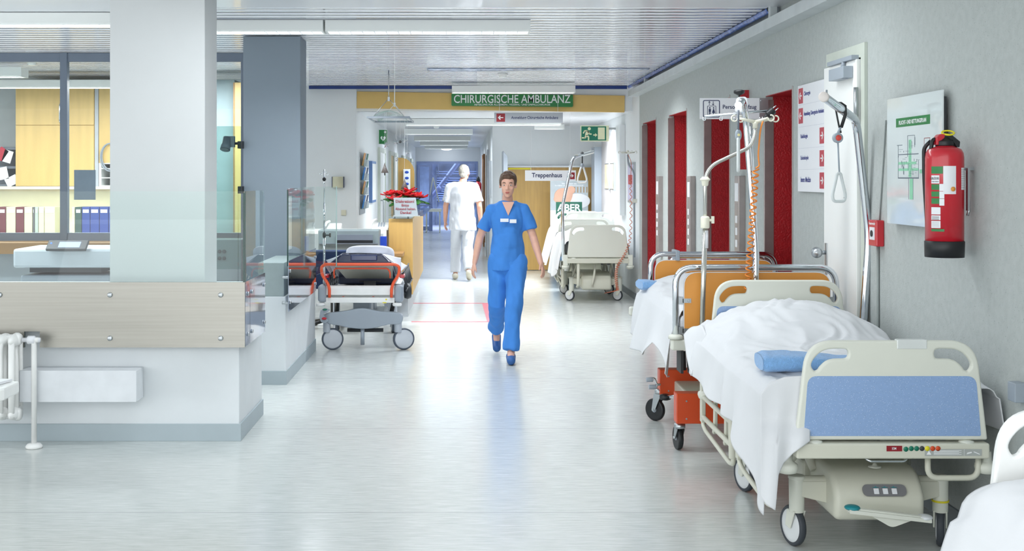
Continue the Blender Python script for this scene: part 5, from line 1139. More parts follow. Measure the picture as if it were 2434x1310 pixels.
# backrest: raised toward the camera
zA=0.805; y0_=YG+0.05; y1_=YG+0.78; zB=0.62
xa=g(225,0,YG).x; xb=g(722,0,YG).x
m=M(); m.add([(xa-0.02,y0_,zA),(xb+0.02,y0_,zA),(xb-0.02,y1_,zB),(xa+0.02,y1_,zB),(xa-0.02,y0_,zA+0.012),(xb+0.02,y0_,zA+0.012),(xb-0.02,y1_,zB+0.012),(xa+0.02,y1_,zB+0.012)],[(0,3,2,1),(4,5,6,7),(0,1,5,4),(1,2,6,5),(2,3,7,6),(3,0,4,7)]); m.obj('backrest_panel',BEDW,t,bevel=0.003)
m=M(); k1,k2=g(150,0,YG).x,g(745,0,YG).x; th=0.112
m.add([(k1,y0_-0.01,zA+0.014),(k2,y0_-0.01,zA+0.014),(k2,y1_,zB+0.014),(k1,y1_,zB+0.014),(k1+0.12,y0_+0.0,zA+th),(k2-0.1,y0_+0.0,zA+th),(k2-0.05,y1_,zB+th),(k1+0.05,y1_,zB+th)],[(0,3,2,1),(4,5,6,7),(0,1,5,4),(1,2,6,5),(2,3,7,6),(3,0,4,7)]); m.box(k1+0.02,k2-0.02,y1_,YG+1.85,0.56,0.66); m.obj('mattress',NAVYV,t,bevel=0.02,bseg=4)
m=M(); a=g(360,330,y0_-.0); b=g(605,388,y0_-.0); m.box(a.x,b.x,y0_-0.016,y0_+0.02,b.z,a.z); m.obj('mattress_end_pad',mat('blue_black_vinyl','33406A',0.2,coat=0.3),t,bevel=0.012,bseg=3)
m=M(); m.tube([g(440,575,YG+.5),g(640,575,YG+.5)],0.006); m.box(g(485,0,YG+.5).x,g(592,0,YG+.5).x,YG+0.45,YG+0.5,g(0,608,YG+.5).z,g(0,572,YG+.5).z); m.obj('release_lever',DARK,t)
# folded side rails
for sx,xc in ((1,g(846,0,YG).x),(-1,g(30,0,YG).x+0.12)):
    m=M(); 
    m.tube([(xc-0.02*sx,YG+0.18,0.72),(xc-0.02*sx,YG+1.5,0.72)],0.008); m.tube([(xc+0.02*sx,YG+0.1,0.56),(xc+0.02*sx,YG+1.5,0.56)],0.008)
    for k in range(7): yy=YG+0.2+k*0.19; m.tube([(xc-0.02*sx,yy+0.05,0.72),(xc+0.02*sx,yy,0.56)],0.007)
    m.obj('side_rail',DARK,t)
    m=M(); m.box(xc-0.045,xc-0.0,YG+0.12,YG+0.3,0.68,0.71); m.obj('rail_latch',REDP,t,bevel=0.004)
# oxygen bottle-like wheel behind and bits at right
m=M(); m.lathe([(0,-0.03),(0.07,-0.03),(0.08,0),(0.07,0.03),(0,0.03)],(g(860,0,YG).x,YG+0.5,0.52),(1,0.2,0),seg=28); m.obj('spare_disc',DARK,t)
# drip pole on trolley
q=g(118,610,YG+.02)
t3=thing('drip_stand','slim chrome drip pole with two small hooks standing on the trolley corner','drip stand',q)
PX=770.7; Z=lambda a,b:S(a,b,YG+.02)
m=M(); m.tube([Z(PX,680),Z(PX,556)],0.0115); m.tube([Z(PX,560),Z(PX,484)],0.0085); m.tube([Z(PX,486),Z(PX,403)],0.006); m.obj('pole',CHROME,t3)
m=M(); q=Z(PX,559); m.lathe([(0.012,-0.02),(0.016,-0.018),(0.016,0.02),(0.012,0.022)],q); m.box(q.x,q.x+0.06,YG,YG+0.03,q.z-0.006,q.z+0.006); m.box(q.x+0.05,q.x+0.062,YG-.01,YG+0.04,q.z-0.018,q.z+0.018); q=Z(PX,426); m.lathe([(0.008,-0.02),(0.018,-0.006),(0.018,0.006),(0.008,0.018)],q); m.obj('pole_clamp',BLACK,t3)
m=M(); q=Z(PX,409)
for s_ in (-1,1): m.tube(fillet([q,q+Vector((0.018*s_,0,-0.0)),q+Vector((0.022*s_,0,-0.03)),q+Vector((0.036*s_,0,-0.03)),q+Vector((0.040*s_,0,-0.012))],0.008),0.0028,seg=6)
m.obj('hook',CHROME,t3)
# pillow and paper sheet
m=M(); q=g(540,285,YG+.35); Tm=Matrix.Rotation(-0.28,4,'X')
m.ell((q.x,YG+0.36,zA+th-0.02),0.235,0.19,0.062,T=Tm,nu=36,nv=18,pw=0.62); tag(m.obj('pillow',PAPER),'flat white pillow on the raised head end of the patient trolley','pillow')
m=M(); kk1,kk2=g(120,0,YG).x,g(905,0,YG).x
def paper(u,v):
    x=k1-0.03+(k2-k1+0.10)*u; y=y0_+0.012+(YG+1.1-y0_)*v; yy=y0_+0.012+(YG+1.1-y0_)*v
    s_=max(0,(y-y0_)/(y1_-y0_)); base=zA+th+0.006+(zB-zA)*min(1,s_)
    e=max(0,k1+0.13-x)+max(0,x-(k2-0.11)); z=base-e*0.75+0.003*wob(x*9,y*9,1)
    if v<0.001: pass
    return Vector((x,y+0.10*max(0,1-abs(u-0.42)*2.6)*(1-v)+0.006*wob(x*7,1,y),z))
m.grid(paper,50,50)
for P4 in (((345,322,.10),(135,372,.16),(235,400,.06),(205,488,.10)),((600,322,.10),(822,352,.20),(740,402,.04),(820,478,.10)),((700,335,.22),(880,425,.3),(760,400,.12),(825,478,.12))):
    A_,B_,C_,D2=[g(a_,b_,YG+c_) for a_,b_,c_ in P4]
    m.grid(lambda u,v: A_*(1-u)*(1-v)+B_*u*(1-v)+C_*(1-u)*v+D2*u*v+Vector((0,0.01*math.sin(6*u+3*v),0.006*math.sin(5*u))),10,10)
tag(m.obj('paper_sheet',PAPER,solid=0.002),'thin white paper sheet spread over the trolley mattress under the pillow','paper')
# ============================================================ reception desk and things behind the trolley
YD=14.3
t=thing('reception_desk','tall reception desk with yellow wood front and glass shelf on top','desk',(S(952,0,YD).x,YD,0))
a=S(924,520,YD); b=S(981,700,YD)
m=M(); m.box(a.x,b.x,YD,YD+0.03,b.z,a.z); m.box(b.x-0.022,b.x,YD+0.03,18.0,b.z,a.z); m.obj('wood_panel',WOODO,t,bevel=0.002)
m=M(); m.box(a.x,b.x-0.022,YD+0.03,YD+3.7,a.z-0.03,a.z-0.001); m.box(a.x,b.x-0.06,YD+0.1,YD+3.6,0,b.z+0.03); m.obj('carcass',DOORG,t)
m=M(); m.box(a.x-0.01,b.x+0.12,YD-0.03,YD+3.72,a.z+0.022,a.z+0.032); m.obj('glass_top',GLS,t)
m=M()
for yy in (YD+0.1,YD+1.2,YD+2.4,YD+3.4):
    for xx in (a.x+0.06,b.x-0.06): m.cyl((xx,yy,a.z),(xx,yy,a.z+0.022),0.012); m.cut()
m.obj('shelf_spacer',ALU,t)
ztop=a.z+0.032
# discretion sign
A=S(935,470,YD); Bq=S(990,472,YD); 
t=thing('desk_sign','silver desk sign asking for discretion in dark red letters, on the reception desk','sign',(S(964,0,YD).x,YD,ztop))
x0,x1=S(935,0,YD).x,S(988,0,YD).x; zt_=S(0,470,YD).z
m=M(); m.add([(x0+0.02,YD-0.02,ztop),(x1+0.03,YD-0.02,ztop),(x1,YD+0.03,zt_),(x0,YD+0.03,zt_),(x0+0.02,YD-0.012,ztop),(x1+0.03,YD-0.012,ztop),(x1,YD+0.038,zt_),(x0,YD+0.038,zt_)],[(0,1,2,3),(7,6,5,4),(0,4,5,1),(1,5,6,2),(2,6,7,3),(3,7,4,0)]); m.obj('board',mat('sign_dull_silver','8E969A',0.4),t)
m=M()
for s_,py0,py1,bd in (('Diskretion!',482,475,0.012),('Bitte',491,484.5,0.003),('Abstand halten.',499.5,493,0.003),('Danke!',508.5,502,0.012)):
    me=textmesh(s_,bd); wd=max(v.co.x for v in me.vertices); z0=S(0,py0,YD).z; z1=S(0,py1,YD).z; L_=min(wd*(z1-z0)/0.72,0.24); cx=(x0+x1)/2+0.018*(zt_-z0)/(zt_-ztop)
    k=(z0-ztop)/(zt_-ztop); txt(m,s_,'f',(cx-L_/2,cx+L_/2,z0,z1,YD-0.021+0.048*k),0,bd)
m.obj('lettering',DKRED,t)
m=M(); m.box(x0+0.0,x1+0.05,YD-0.05,YD+0.04,ztop,ztop+0.008); m.obj('foot',ALU,t)
# poinsettia
def leaf(mb,base,dirv,L,w,up,mi=0):
    d=Vector(dirv).normalized(); s_=d.cross(Vector((0,0,1))); s_=s_.normalized() if s_.length>0.01 else Vector((1,0,0)); n=s_.cross(d)
    P=[0,0.25,0.5,0.75,1]; Wd=[0.12,0.8,1,0.6,0.0]; V=[]
    for p,wd in zip(P,Wd):
        c=base+d*L*p+Vector((0,0,up*L*math.sin(p*2.2)))
        V+= [c-s_*w*wd+n*0.01,c-n*0.004,c+s_*w*wd+n*0.01]
    mb.add(V,[(i*3+j,(i+1)*3+j,(i+1)*3+j+1,i*3+j+1) for i in range(4) for j in range(2)],mi,True)
rr=random.Random(11)
pc=Vector((S(957,0,YD).x,YD+0.28,ztop))
t=thing('potted_poinsettia','red poinsettia in a pot behind the silver sign on the reception desk','plant',pc)
m=M(); m.lathe([(0.0,0),(0.055,0),(0.08,0.12),(0.085,0.12),(0.085,0.135),(0.075,0.135),(0.07,0.12),(0,0.12)],pc); m.obj('pot',mat('pot_beige','C9B38A',0.6),t)
mr=M(); mg=M(); ms=M()
for k in range(9):
    th=k*2.4; r_=0.05+0.13*math.sqrt(k/9); c=pc+Vector((r_*math.cos(th)*1.25,r_*math.sin(th),0.285-0.10*(r_/0.18)**2+rr.uniform(-.02,.03)))
    ms.tube([pc+Vector((0,0,0.12)),c],0.004,seg=5)
    for j in range(8):
        q=j*PI/4+rr.random(); leaf(mr,c,(math.cos(q),math.sin(q),rr.uniform(0.15,0.8)),rr.uniform(0.085,0.125),rr.uniform(.036,.048),-0.10)
    for j in range(4):
        q=j*PI/2+rr.random(); leaf(mg,c-Vector((0,0,0.04)),(math.cos(q),math.sin(q),rr.uniform(-.4,0.1)),rr.uniform(0.10,0.14),.042,-0.15)
mr.obj('red_bracts',LEAFR,t,solid=0.001); mg.obj('green_leaves',LEAFG,t,solid=0.001); ms.obj('stems',LEAFG,t)
# low table, printer, phone, blue box
t=thing('low_table','low wooden office table beside the reception desk, carrying the grey printer','table',(-1.3,14.3,0))
zt_=0.785; m=M(); m.box(-1.9,S(958,0,13.9).x,13.85,14.28,zt_-0.04,zt_); m.obj('table_top',WOODB,t,bevel=0.003)
for xx in (-1.85,-0.9):
    m=M(); m.box(xx,xx+0.04,13.9,14.25,0,zt_-0.04); m.obj('side_panel',GREYD,t)
t=thing('printer','wide grey printer with a dark paper slot on the low office table','printer',(-1.3,14.05,zt_))
a=S(756,547,13.95); b=S(901,600,13.95)
m=M(); m.box(a.x,b.x,13.95,14.26,zt_,a.z); m.obj('housing',mat('printer_grey','7C888B',0.45),t,bevel=0.012)
m=M(); p0=S(800,558,13.94); p1=S(886,571,13.94); m.box(p0.x,p1.x,13.935,13.952,p1.z,p0.z); m.obj('slot_panel',GREYD,t)
m=M(); p0=S(800,571,13.94); p1=S(886,578,13.94); m.box(p0.x,p1.x,13.93,13.952,p1.z,p0.z); m.obj('paper_slot',BLACK,t)
m=M(); p0=S(756,577,13.94); m.box(a.x+0.01,b.x-0.01,13.93,13.952,zt_+0.1,zt_+0.11); m.obj('trim_strip',GREYD,t)
t=thing('shelf_unit','pale low shelf unit standing behind the grey printer','shelf',(-1.4,14.6,0))
m=M(); m.box(-2.0,-0.90,14.34,14.9,0.98,1.02); m.box(-2.0,-1.96,14.34,14.9,0,0.98); m.box(-0.94,-0.90,14.34,14.9,0,0.98); m.obj('shelf_frame',DOORW,t,bevel=0.003)
t=thing('desk_phone','white desk telephone with handset left of the reception desk','telephone',S(903,548,14.5))
c=S(905,548,14.5); c.z=1.02
m=M(); m.prism([(0,0),(0.2,0.0),(0.2,0.09),(0.0,0.03)],lambda u,v,w_:Vector((c.x-0.10+w_,c.y-0.1+u,c.z+v)),0.2); m.obj('phone_base',BEDWW,t,bevel=0.008)
m=M(); m.tube(catmull([c+Vector((-0.12,-0.08,0.06)),c+Vector((-0.10,0.0,0.10)),c+Vector((-0.06,0.12,0.12))],5,False),0.018,seg=8); m.obj('handset',BEDWW,t)
m=M(); 
for i in range(3):
    for j in range(4): m.box(c.x-0.03+i*0.03,c.x-0.012+i*0.03,c.y-0.06+j*0.035,c.y-0.04+j*0.035,c.z+0.03+j*0.011,c.z+0.056+j*0.011)
m.obj('keypad',GREYP,t)
t=thing('desk_phone','second white telephone seen through the glass above the printer','telephone',S(795,548,14.5))
c=S(795,548,14.5); c.z=1.02
m=M(); m.prism([(0,0),(0.2,0.0),(0.2,0.08),(0.0,0.03)],lambda u,v,w_:Vector((c.x-0.08+w_,c.y-0.1+u,c.z+v)),0.16); m.obj('phone_base',BEDWW,t,bevel=0.008)
m=M(); m.tube(catmull([c+Vector((-0.10,-0.08,0.06)),c+Vector((-0.09,0.0,0.09)),c+Vector((-0.07,0.1,0.10))],5,False),0.016,seg=8); m.obj('handset',BEDWW,t)
m=M(); a=S(904,560,14.2); m.box(a.x,a.x+0.075,14.15,14.24,zt_,S(0,562,14.2).z); tag(m.obj('storage_box',mat('blue_box','1F49C0',0.4),bevel=0.003),'bright blue box between the printer and the wooden desk front','box')
# office chair
cx=S(790,0,13.35).x
t=thing('office_chair','dark blue office chair half hidden behind the trolley and printer','chair',(cx,13.35,0))
zc=S(0,592,13.35).z
m=M(); m.prism(f2([(cx-0.22,zc-0.4),(cx+0.22,zc-0.4),(cx+0.23,zc+0.0),(cx-0.23,zc+0.0)],0.06),lambda u,v,w_:Vector((u,13.15+w_,v)),0.06); m.obj('backrest',mat('chair_blue','1E3257',0.8,bump=0.3,bscale=200),t,bevel=0.02,bseg=3)
m=M(); m.box(cx-0.22,cx+0.22,13.17,13.6,0.44,0.5); m.obj('seat',MT['chair_blue'],t,bevel=0.02)
m=M(); m.cyl((cx,13.4,0.06),(cx,13.4,0.44),0.025)
for k in range(5): q=2*PI*k/5; m.tube([(cx,13.4,0.1),(cx+0.26*math.cos(q),13.4+0.26*math.sin(q),0.05)],0.018); m.lathe([(0,-0.012),(0.03,-0.012),(0.03,0.012),(0,0.012)],(cx+0.26*math.cos(q),13.4+0.26*math.sin(q),0.03),(math.sin(q),-math.cos(q),0),seg=14)
m.obj('chair_base',BLACK,t)
# end wall items
Y=16.69
a=S(791,420,Y); b=S(817,446,Y); t=thing('speaker_unit','curved beige wall unit on the white wall behind the trolley','wall unit',((a.x+b.x)/2,Y,b.z))
m=M(); m.grid(lambda u,v: Vector((a.x+(b.x-a.x)*u,Y-0.05-0.03*math.sin(u*PI),b.z+(a.z-b.z)*v)),14,2); m.box(a.x+0.005,b.x-0.005,Y-0.045,Y,b.z+0.004,a.z-0.004); m.obj('cover',mat('beige_cover','C9C7AC',0.4),t)
m=M(); m.box(a.x-0.008,a.x,Y-0.055,Y,b.z,a.z); m.cut(); m.box(b.x,b.x+0.008,Y-0.055,Y,b.z,a.z); m.obj('side_cap',NAVY,t)
a=S(811,499,Y); b=S(823,512,Y); m=M(); m.box(a.x,b.x,Y-0.012,Y,b.z,a.z); m.box(a.x+0.012,b.x-0.012,Y-0.018,Y-0.01,b.z+0.012,a.z-0.012); tag(m.obj('light_switch',mat('switch_beige','D6D4C0',0.4),bevel=0.002),'small beige square light switch on the white wall behind the trolley','switch')
# ============================================================ corridor, left wall
XLW=-1.46
def LY(px): return XLW*F/(px-VX)
def lbox(mb,px0,px1,py0,py1,d=0.02,yr=None):
    y0,y1=LY(px0),LY(px1); ym=(y0+y1)/2; z0=H-(py1-VY)/F*ym; z1=H-(py0-VY)/F*ym; mb.box(XLW,XLW+d,y0,y1,z0,z1); return y0,y1,z0,z1
t=thing('brochure_rack','clear wall rack holding leaflets at the corridor entrance','brochure rack',(XLW+.05,17.5,1.1))
m=M(); y0,y1=17.1,18.0; m.box(XLW+0.001,XLW+0.015,y0,y1,1.12,2.0); m.obj('back_plate',ALU,t)
k=0
for z in (1.2,1.4,1.6,1.8):
    m=M(); m.box(XLW+0.015,XLW+0.07,y0+0.04,y1-0.04,z,z+0.008); m.box(XLW+0.065,XLW+0.07,y0+0.04,y1-0.04,z,z+0.1); m.obj('rack_tray',GLF,t)
    for j in range(3):
        yy=y0+0.08+j*0.27; m=M(); m.add([(XLW+0.03,yy,z+0.01),(XLW+0.03,yy+0.2,z+0.01),(XLW+0.065,yy+0.2,z+0.19),(XLW+0.065,yy,z+0.19),(XLW+0.038,yy,z+0.01),(XLW+0.038,yy+0.2,z+0.01),(XLW+0.073,yy+0.2,z+0.19),(XLW+0.073,yy,z+0.19)],[(0,1,2,3),(7,6,5,4),(0,4,5,1),(1,5,6,2),(2,6,7,3),(3,7,4,0)])
        col=[SCRUB,SIGNW,NAVY,ORANGE,SIGNG,GREENP][k%6]; k+=1
        tag(m.obj('leaflet',col),['blue','white','dark blue','orange','silver','green'][(k-1)%6]+' leaflet in the %s tray of the wall rack, %s'%({1.2:'lowest',1.4:'second lowest',1.6:'second highest',1.8:'topmost'}[z],('nearest','middle','farthest')[j]),'leaflet','leaflets in the wall rack')
t=thing('picture_frame','blue edged framed board on the corridor left wall past the leaflet rack','picture',(XLW+.02,19.3,1.2))
m=M(); m.box(XLW,XLW+0.05,18.9,19.75,1.25,1.9); m.obj('frame',mat('frame_blue','5C7DB0',0.4),t); m=M(); m.box(XLW+0.045,XLW+0.053,18.95,19.70,1.29,1.86); m.obj('board',DOORW,t)
for i,(y0,y1,mt,nm) in enumerate(((17.15,18.2,DOORG,'tall narrow'),(20.9,22.3,DOORW,''),(24.0,24.9,WOODY,''),(25.2,26.4,DOORW,''),(28.8,29.9,DOORG,''),(31.2,32.2,DOORW,''),(33.6,34.6,DOORG,''))):
    if i==0: continue
    d=struct(thing('door_%d'%(10+i),None,None,(XLW,(y0+y1)/2,0)))
    m=M(); m.box(XLW,XLW+0.03,y0,y1,0.005,2.08); m.obj('door_leaf',mt,d)
    m=M(); m.box(XLW,XLW+0.045,y0-0.08,y0,0,2.16); m.box(XLW,XLW+0.045,y1,y1+0.08,0,2.16); m.box(XLW,XLW+0.045,y0,y1,2.08,2.16); m.obj('door_frame',FRG,d)
    m=M(); m.tube(fillet([(XLW+0.03,y0+0.12,1.25),(XLW+0.09,y0+0.12,1.25),(XLW+0.09,y0+0.12,0.85),(XLW+0.03,y0+0.12,0.85)],0.03),0.014); m.obj('door_handle',ALU,d)
# arched wood board with glove dispenser
Y=27.2; a=S(946,375,Y); b=S(985,560,Y)
m=M(); m.prism([(XLW,0.01),(b.x,0.01),(b.x,a.z-0.35)]+[(b.x-0.3*(1-math.cos(q)),a.z-0.35+0.35*math.sin(q)) for q in [k*PI/16 for k in range(9)]]+[(XLW,a.z)],lambda u,v,w_:Vector((u,Y+w_,v)),0.05)
tag(m.obj('arched_partition',WOODO),'arched light wood partition board at the left of the far corridor','partition')
t=thing('glove_dispenser','white glove dispenser with blue openings on the arched wood board','dispenser',S(967,455,Y)); m=M(); a=S(959,402,Y-.1); b=S(975,458,Y-.1); m.box(a.x,b.x,Y-0.1,Y,b.z,a.z); m.obj('housing',DOORW,t)
for k in range(4): m=M(); m.ell(((a.x+b.x)/2,Y-0.1,a.z-0.07-k*0.13),0.045,0.012,0.03); m.obj('glove_opening',mat('glove_blue','2450B5',0.5),t)
# ============================================================ corridor end doors (window_2)
YE=37.3
d=struct(thing('door_20',None,None,(-0.46,YE,0)))
def eb(mb,px0,px1,py0,py1,dd=0.08,off=0): a=S(px0,py0,YE); b=S(px1,py1,YE); mb.box(a.x,b.x,YE-0.02+off,YE-0.02+off+dd,max(b.z,0.0),a.z)
m=M(); eb(m,990,1135,384,389); eb(m,990,993,384,549); eb(m,1132,1136,384,549); eb(m,1024,1028,384,549); eb(m,1026,1135,417,420,0.05); eb(m,1040,1043,384,420,0.05); m.obj('door_frame',mat('frame_pale_blue','8D9BC4',0.4),d)
m=M(); eb(m,994,998,392,549,0.05,-0.06); eb(m,1020,1025,392,549,0.05,-0.06); eb(m,994,1025,392,396,0.05,-0.06); eb(m,994,1025,538,548,0.05,-0.06); eb(m,994,1025,487,490,0.03,-0.08); eb(m,994,1025,483,484.5,0.03,-0.1); m.obj('door_leaf',MT['frame_pale_blue'],d)
m=M(); eb(m,1043,1132,389,540,0.01,0.03); eb(m,993,1024,389,540,0.01,0.03); m.obj('door_glass',GLD,d)
m=M(); m.tube([S(1022,475,38.2).lerp(S(1094,380,38.2),-0.74),S(1022,475,38.2).lerp(S(1094,380,38.2),1.3)],0.07,seg=4); m.tube([S(1040,446,38.1),S(1048,456,38.1)],0.09,seg=8); o=m.obj('diagonal_brace',mat('brace_blue_grey','7C8ABF',0.5)); tag(o,'thick blue-grey diagonal steel brace behind the corridor end doors','brace')
struct(M().box(-3,2.2,42,42.1,-0.1,3.2).obj('wall_outside',mat('outside_blue','8C9AB8',0.7,nscale=2,namp=0.4)))  # backdrop box added beyond the doors, blue daylight tint put into its colours
struct(M().box(-3,-2.9,37.42,42,0,3.2).obj('wall_outside_left',mat('outside_pale','B6BCCB',0.7))); struct(M().box(2.1,2.2,37.42,42,0,3.2).obj('wall_outside_right',MT['outside_pale']))
struct(M().box(-3,2.2,37.42,42,2.9,3.0).obj('ceiling_outside',MT['outside_pale'])); struct(M().box(-3,2.2,37.45,42,-0.08,0.002).obj('floor_outside',mat('outside_floor','B0B4C0',0.3)))
t=thing('slatted_blind','dark blue slatted blind outside beyond the corridor end doors','blind',(0,41.8,0.9))
for k in range(14): m=M(); m.box(-0.9,0.6,41.8,41.85,0.85+k*0.075,0.88+k*0.075); m.obj('slat',mat('blind_pale','9FB2E6',0.5),t)
m=M(); m.box(-0.93,-0.9,41.8,42.0,0,2.0); m.cut(); m.box(0.6,0.63,41.8,42.0,0,2.0); m.obj('side_rail',FRAME,t)
area('outside_blue_fill',(-0.3,39.5,2.8),3.5,2.5,150,(0.66,0.77,1.0))  # area lamp added inside the backdrop box, standing in for blue daylight
m=M(); m.tube(fillet([(-1.0,36.4,1.1),(-0.9,36.4,1.65),(-0.72,36.4,0.9)],0.05),0.018); m.box(-1.15,-0.65,36.2,36.9,0.62,0.70); m.tube([(-1.1,36.25,0.06),(-1.1,36.25,0.62)],0.015); m.tube([(-0.7,36.25,0.06),(-0.7,36.25,0.62)],0.015); m.tube([(-0.7,36.85,0.06),(-0.7,36.85,0.62)],0.015); m.tube([(-1.1,36.85,0.06),(-1.1,36.85,0.62)],0.015)
for x in (-1.1,-0.7):
    for y in (36.25,36.85): m.lathe([(0,-0.015),(0.04,-0.015),(0.04,0.015),(0,0.015)],(x,y,0.04),(1,0,0),seg=14)
tag(m.obj('equipment_cart',BEDW),'small wheeled white cart standing before the corridor end doors','cart')
# right corridor wall items
XR=0.52
def RYp(px): return XR*F/(px-VX)
m=M(); m.box(XR-0.95,XR,27.9,27.95,0,0) if False else None
d=struct(thing('door_30',None,None,(XR,27,0))); m=M(); m.box(XR-0.03,XR,24.4,25.3,0.005,2.1); m.obj('door_leaf',WOODO,d); m=M(); m.box(XR-0.05,XR,24.3,24.4,0,2.2); m.box(XR-0.05,XR,25.3,25.4,0,2.2); m.box(XR-0.05,XR,24.3,25.4,2.1,2.2); m.obj('door_frame',DOORG,d)
d=struct(thing('door_31',None,None,(XR,29,0))); m=M(); m.box(XR-0.03,XR,29.0,30.4,0.005,2.1); m.obj('door_leaf',DOORW,d); m=M(); m.box(XR-0.05,XR,28.9,29.0,0,2.2); m.box(XR-0.05,XR,30.4,30.5,0,2.2); m.obj('door_frame',mat('brown_frame','8C5D33',0.5),d)
m=M(); m.box(XR-0.04,XR,22.4,23.1,1.3,1.95); tag(m.obj('picture_frame',ALU),'grey metal framed picture on the right wall of the far corridor','picture')
t=thing('fire_extinguisher','tiny red fire extinguisher far down the corridor on its right wall','fire extinguisher',(XR-0.1,34.5,1.2))
c=S(1142,445,34); m=M(); m.lathe([(0.08,c.z-0.35),(0.09,c.z-0.33),(0.09,c.z+0.1),(0.05,c.z+0.16)],(XR-0.1,34.0,0)); m.obj('cylinder_body',REDP,t); m=M(); m.lathe([(0.05,c.z+0.16),(0.06,c.z+0.18),(0.03,c.z+0.28),(0.01,c.z+0.3)],(XR-0.1,34,0)); m.obj('valve_head',BLACK,t)
# ============================================================ far wall: wood door wall, poster
YF=21.6
d=struct(thing('door_40',None,None,(1.3,YF,0))); a=S(1206,398,YF-.05); b=S(1411,642,YF-.05)
m=M(); m.box(a.x,b.x,YF-0.05,YF-0.001,0.01,a.z); m.obj('door_leaf',WOODO,d)
m=M(); m.box(a.x+0.02,a.x+0.42,YF-0.054,YF-0.05,a.z-0.035,a.z-0.01); m.obj('yellow_strip',YEL,d)
m=M(); m.box(a.x-0.0,b.x,YF-0.06,YF-0.001,a.z,a.z+0.03); m.obj('door_track',ALU,d)
m=M(); p=S(1201,0,20.4); m.add([(p.x-0.03,20.4,0.01),(p.x+0.04,20.4,0.01),(p.x+0.04,20.4,1.99),(p.x-0.03,20.4,2.09),(p.x-0.03,21.3,0.01),(p.x+0.04,21.3,0.01),(p.x+0.04,21.3,1.99),(p.x-0.03,21.3,2.09)],[(0,1,2,3),(7,6,5,4),(0,4,5,1),(1,5,6,2),(2,6,7,3),(3,7,4,0)]); tag(m.obj('grey_post_panel',GREYP),'slim grey vertical panel with slanted top standing left of the wooden door wall','panel')
YPs=21.0; a=S(1308,429,YPs); b=S(1398,600,YPs)
t=thing('poster_stand','poster of a sleeping baby with green lettering panel before the wooden wall','poster',((a.x+b.x)/2,YPs,0.01))
m=M(); m.box(a.x,b.x,YPs,YPs+0.02,b.z,a.z); m.obj('poster_sheet',SIGNW,t)
W=b.x-a.x; z0=b.z; UU=lambda u,py:(a.x+u*W,S(0,py,YPs).z)
m=M(); m.box(a.x,b.x,YPs-0.001,YPs,UU(0,500)[1],a.z); m.obj('photo_area',mat('photo_bluegrey','B4BDC2',0.5,nscale=4,namp=0.12),t)
m=M(); q=UU(0.36,468); m.ell((q[0],YPs-0.002,q[1]),0.17,0.004,0.15,T=Matrix.Rotation(0.3,4,'Y')); q=UU(0.55,452); m.ell((q[0],YPs-0.002,q[1]),0.07,0.004,0.07); q=UU(0.22,478); m.ell((q[0],YPs-0.0015,q[1]),0.10,0.003,0.05,T=Matrix.Rotation(0.6,4,'Y')); m.obj('baby_head',mat('photo_skin','DDAE95',0.5),t)
m=M(); q=UU(0.72,478); m.ell((q[0],YPs-0.0018,q[1]),0.22,0.003,0.13); m.obj('baby_cloth',SIGNW,t)
m=M(); 
for k in range(6): q=UU(0.55+k*0.08,451); m.box(q[0],q[0]+0.02,YPs-0.0016,YPs-.001,q[1]-0.05,q[1]+0.05)
m.obj('cot_bars',mat('photo_wood','A28A68',0.5),t)
m=M(); g0=UU(0.15,480); g1=UU(0.84,0); m.prism([(g0[0],g0[1]),(g1[0],g0[1]),(g1[0],UU(0,527)[1]),((g0[0]+g1[0])/2+0.05,UU(0,540)[1]),(g0[0],UU(0,524)[1])],lambda u,v,w_:Vector((u,YPs-0.006+w_,v)),0.005); m.obj('green_panel',GREENP,t)
m=M(); txt(m,'ABER','f',(UU(0.18,0)[0],UU(0.81,0)[0],UU(0,502)[1],UU(0,485)[1],YPs-0.007),0,0.03)
txt(m,'DIE POLITIK LÄSST UNS IM STICH.','f',(UU(0.22,0)[0],UU(0.76,0)[0],UU(0,506.5)[1],UU(0,503.5)[1],YPs-0.007),0,0.01)
for k,s_ in enumerate(('Wir brauchen eine Krankenhaus-Reform, die hilft.','Doch die geplante Reform sichert nicht','die nötigen Mittel für Personal.')): txt(m,s_,'f',(UU(0.21+0.02*k,0)[0],UU(0.78-0.02*k,0)[0],UU(0,512.5+k*3.4)[1],UU(0,510.3+k*3.4)[1],YPs-0.007),0,0.01)
txt(m,'Wir kümmern uns.','f',(UU(0.30,0)[0],UU(0.70,0)[0],UU(0,438.5)[1],UU(0,434.5)[1],YPs-0.001),0,0.02); txt(m,'Sorgfältig und verantwortungsvoll.','f',(UU(0.12,0)[0],UU(0.88,0)[0],UU(0,443.5)[1],UU(0,439.5)[1],YPs-0.001),0,0.02)
m.obj('lettering',CREAM,t)
m=M(); a2=S(1308,540,YPs); m.box(a2.x,b.x,YPs-0.05,YPs-0.02,0.0,b.z-0.0); tag(m.obj('base_board',SIGNW,t),'white lower part')
m=M(); c0=S(1309,550,20.6); c1=S(1330,640,20.6); m.box(c0.x,c1.x,20.6,20.9,0,c0.z); m.obj('x',SIGNG) if False else None
a=S(1309,540,20.3); t=thing('waste_bin','pale bin with a blue front half hidden behind the far beds','bin',(a.x+0.15,20.4,0)); m=M(); m.box(a.x,a.x+0.45,20.3,20.6,0,a.z); m.obj('bin_body',DOORG,t,bevel=0.01); m=M(); m.box(a.x+0.03,a.x+0.42,20.292,20.302,0.1,a.z-0.1); m.obj('bin_front',mat('bin_blue','7DA3C8',0.5),t)
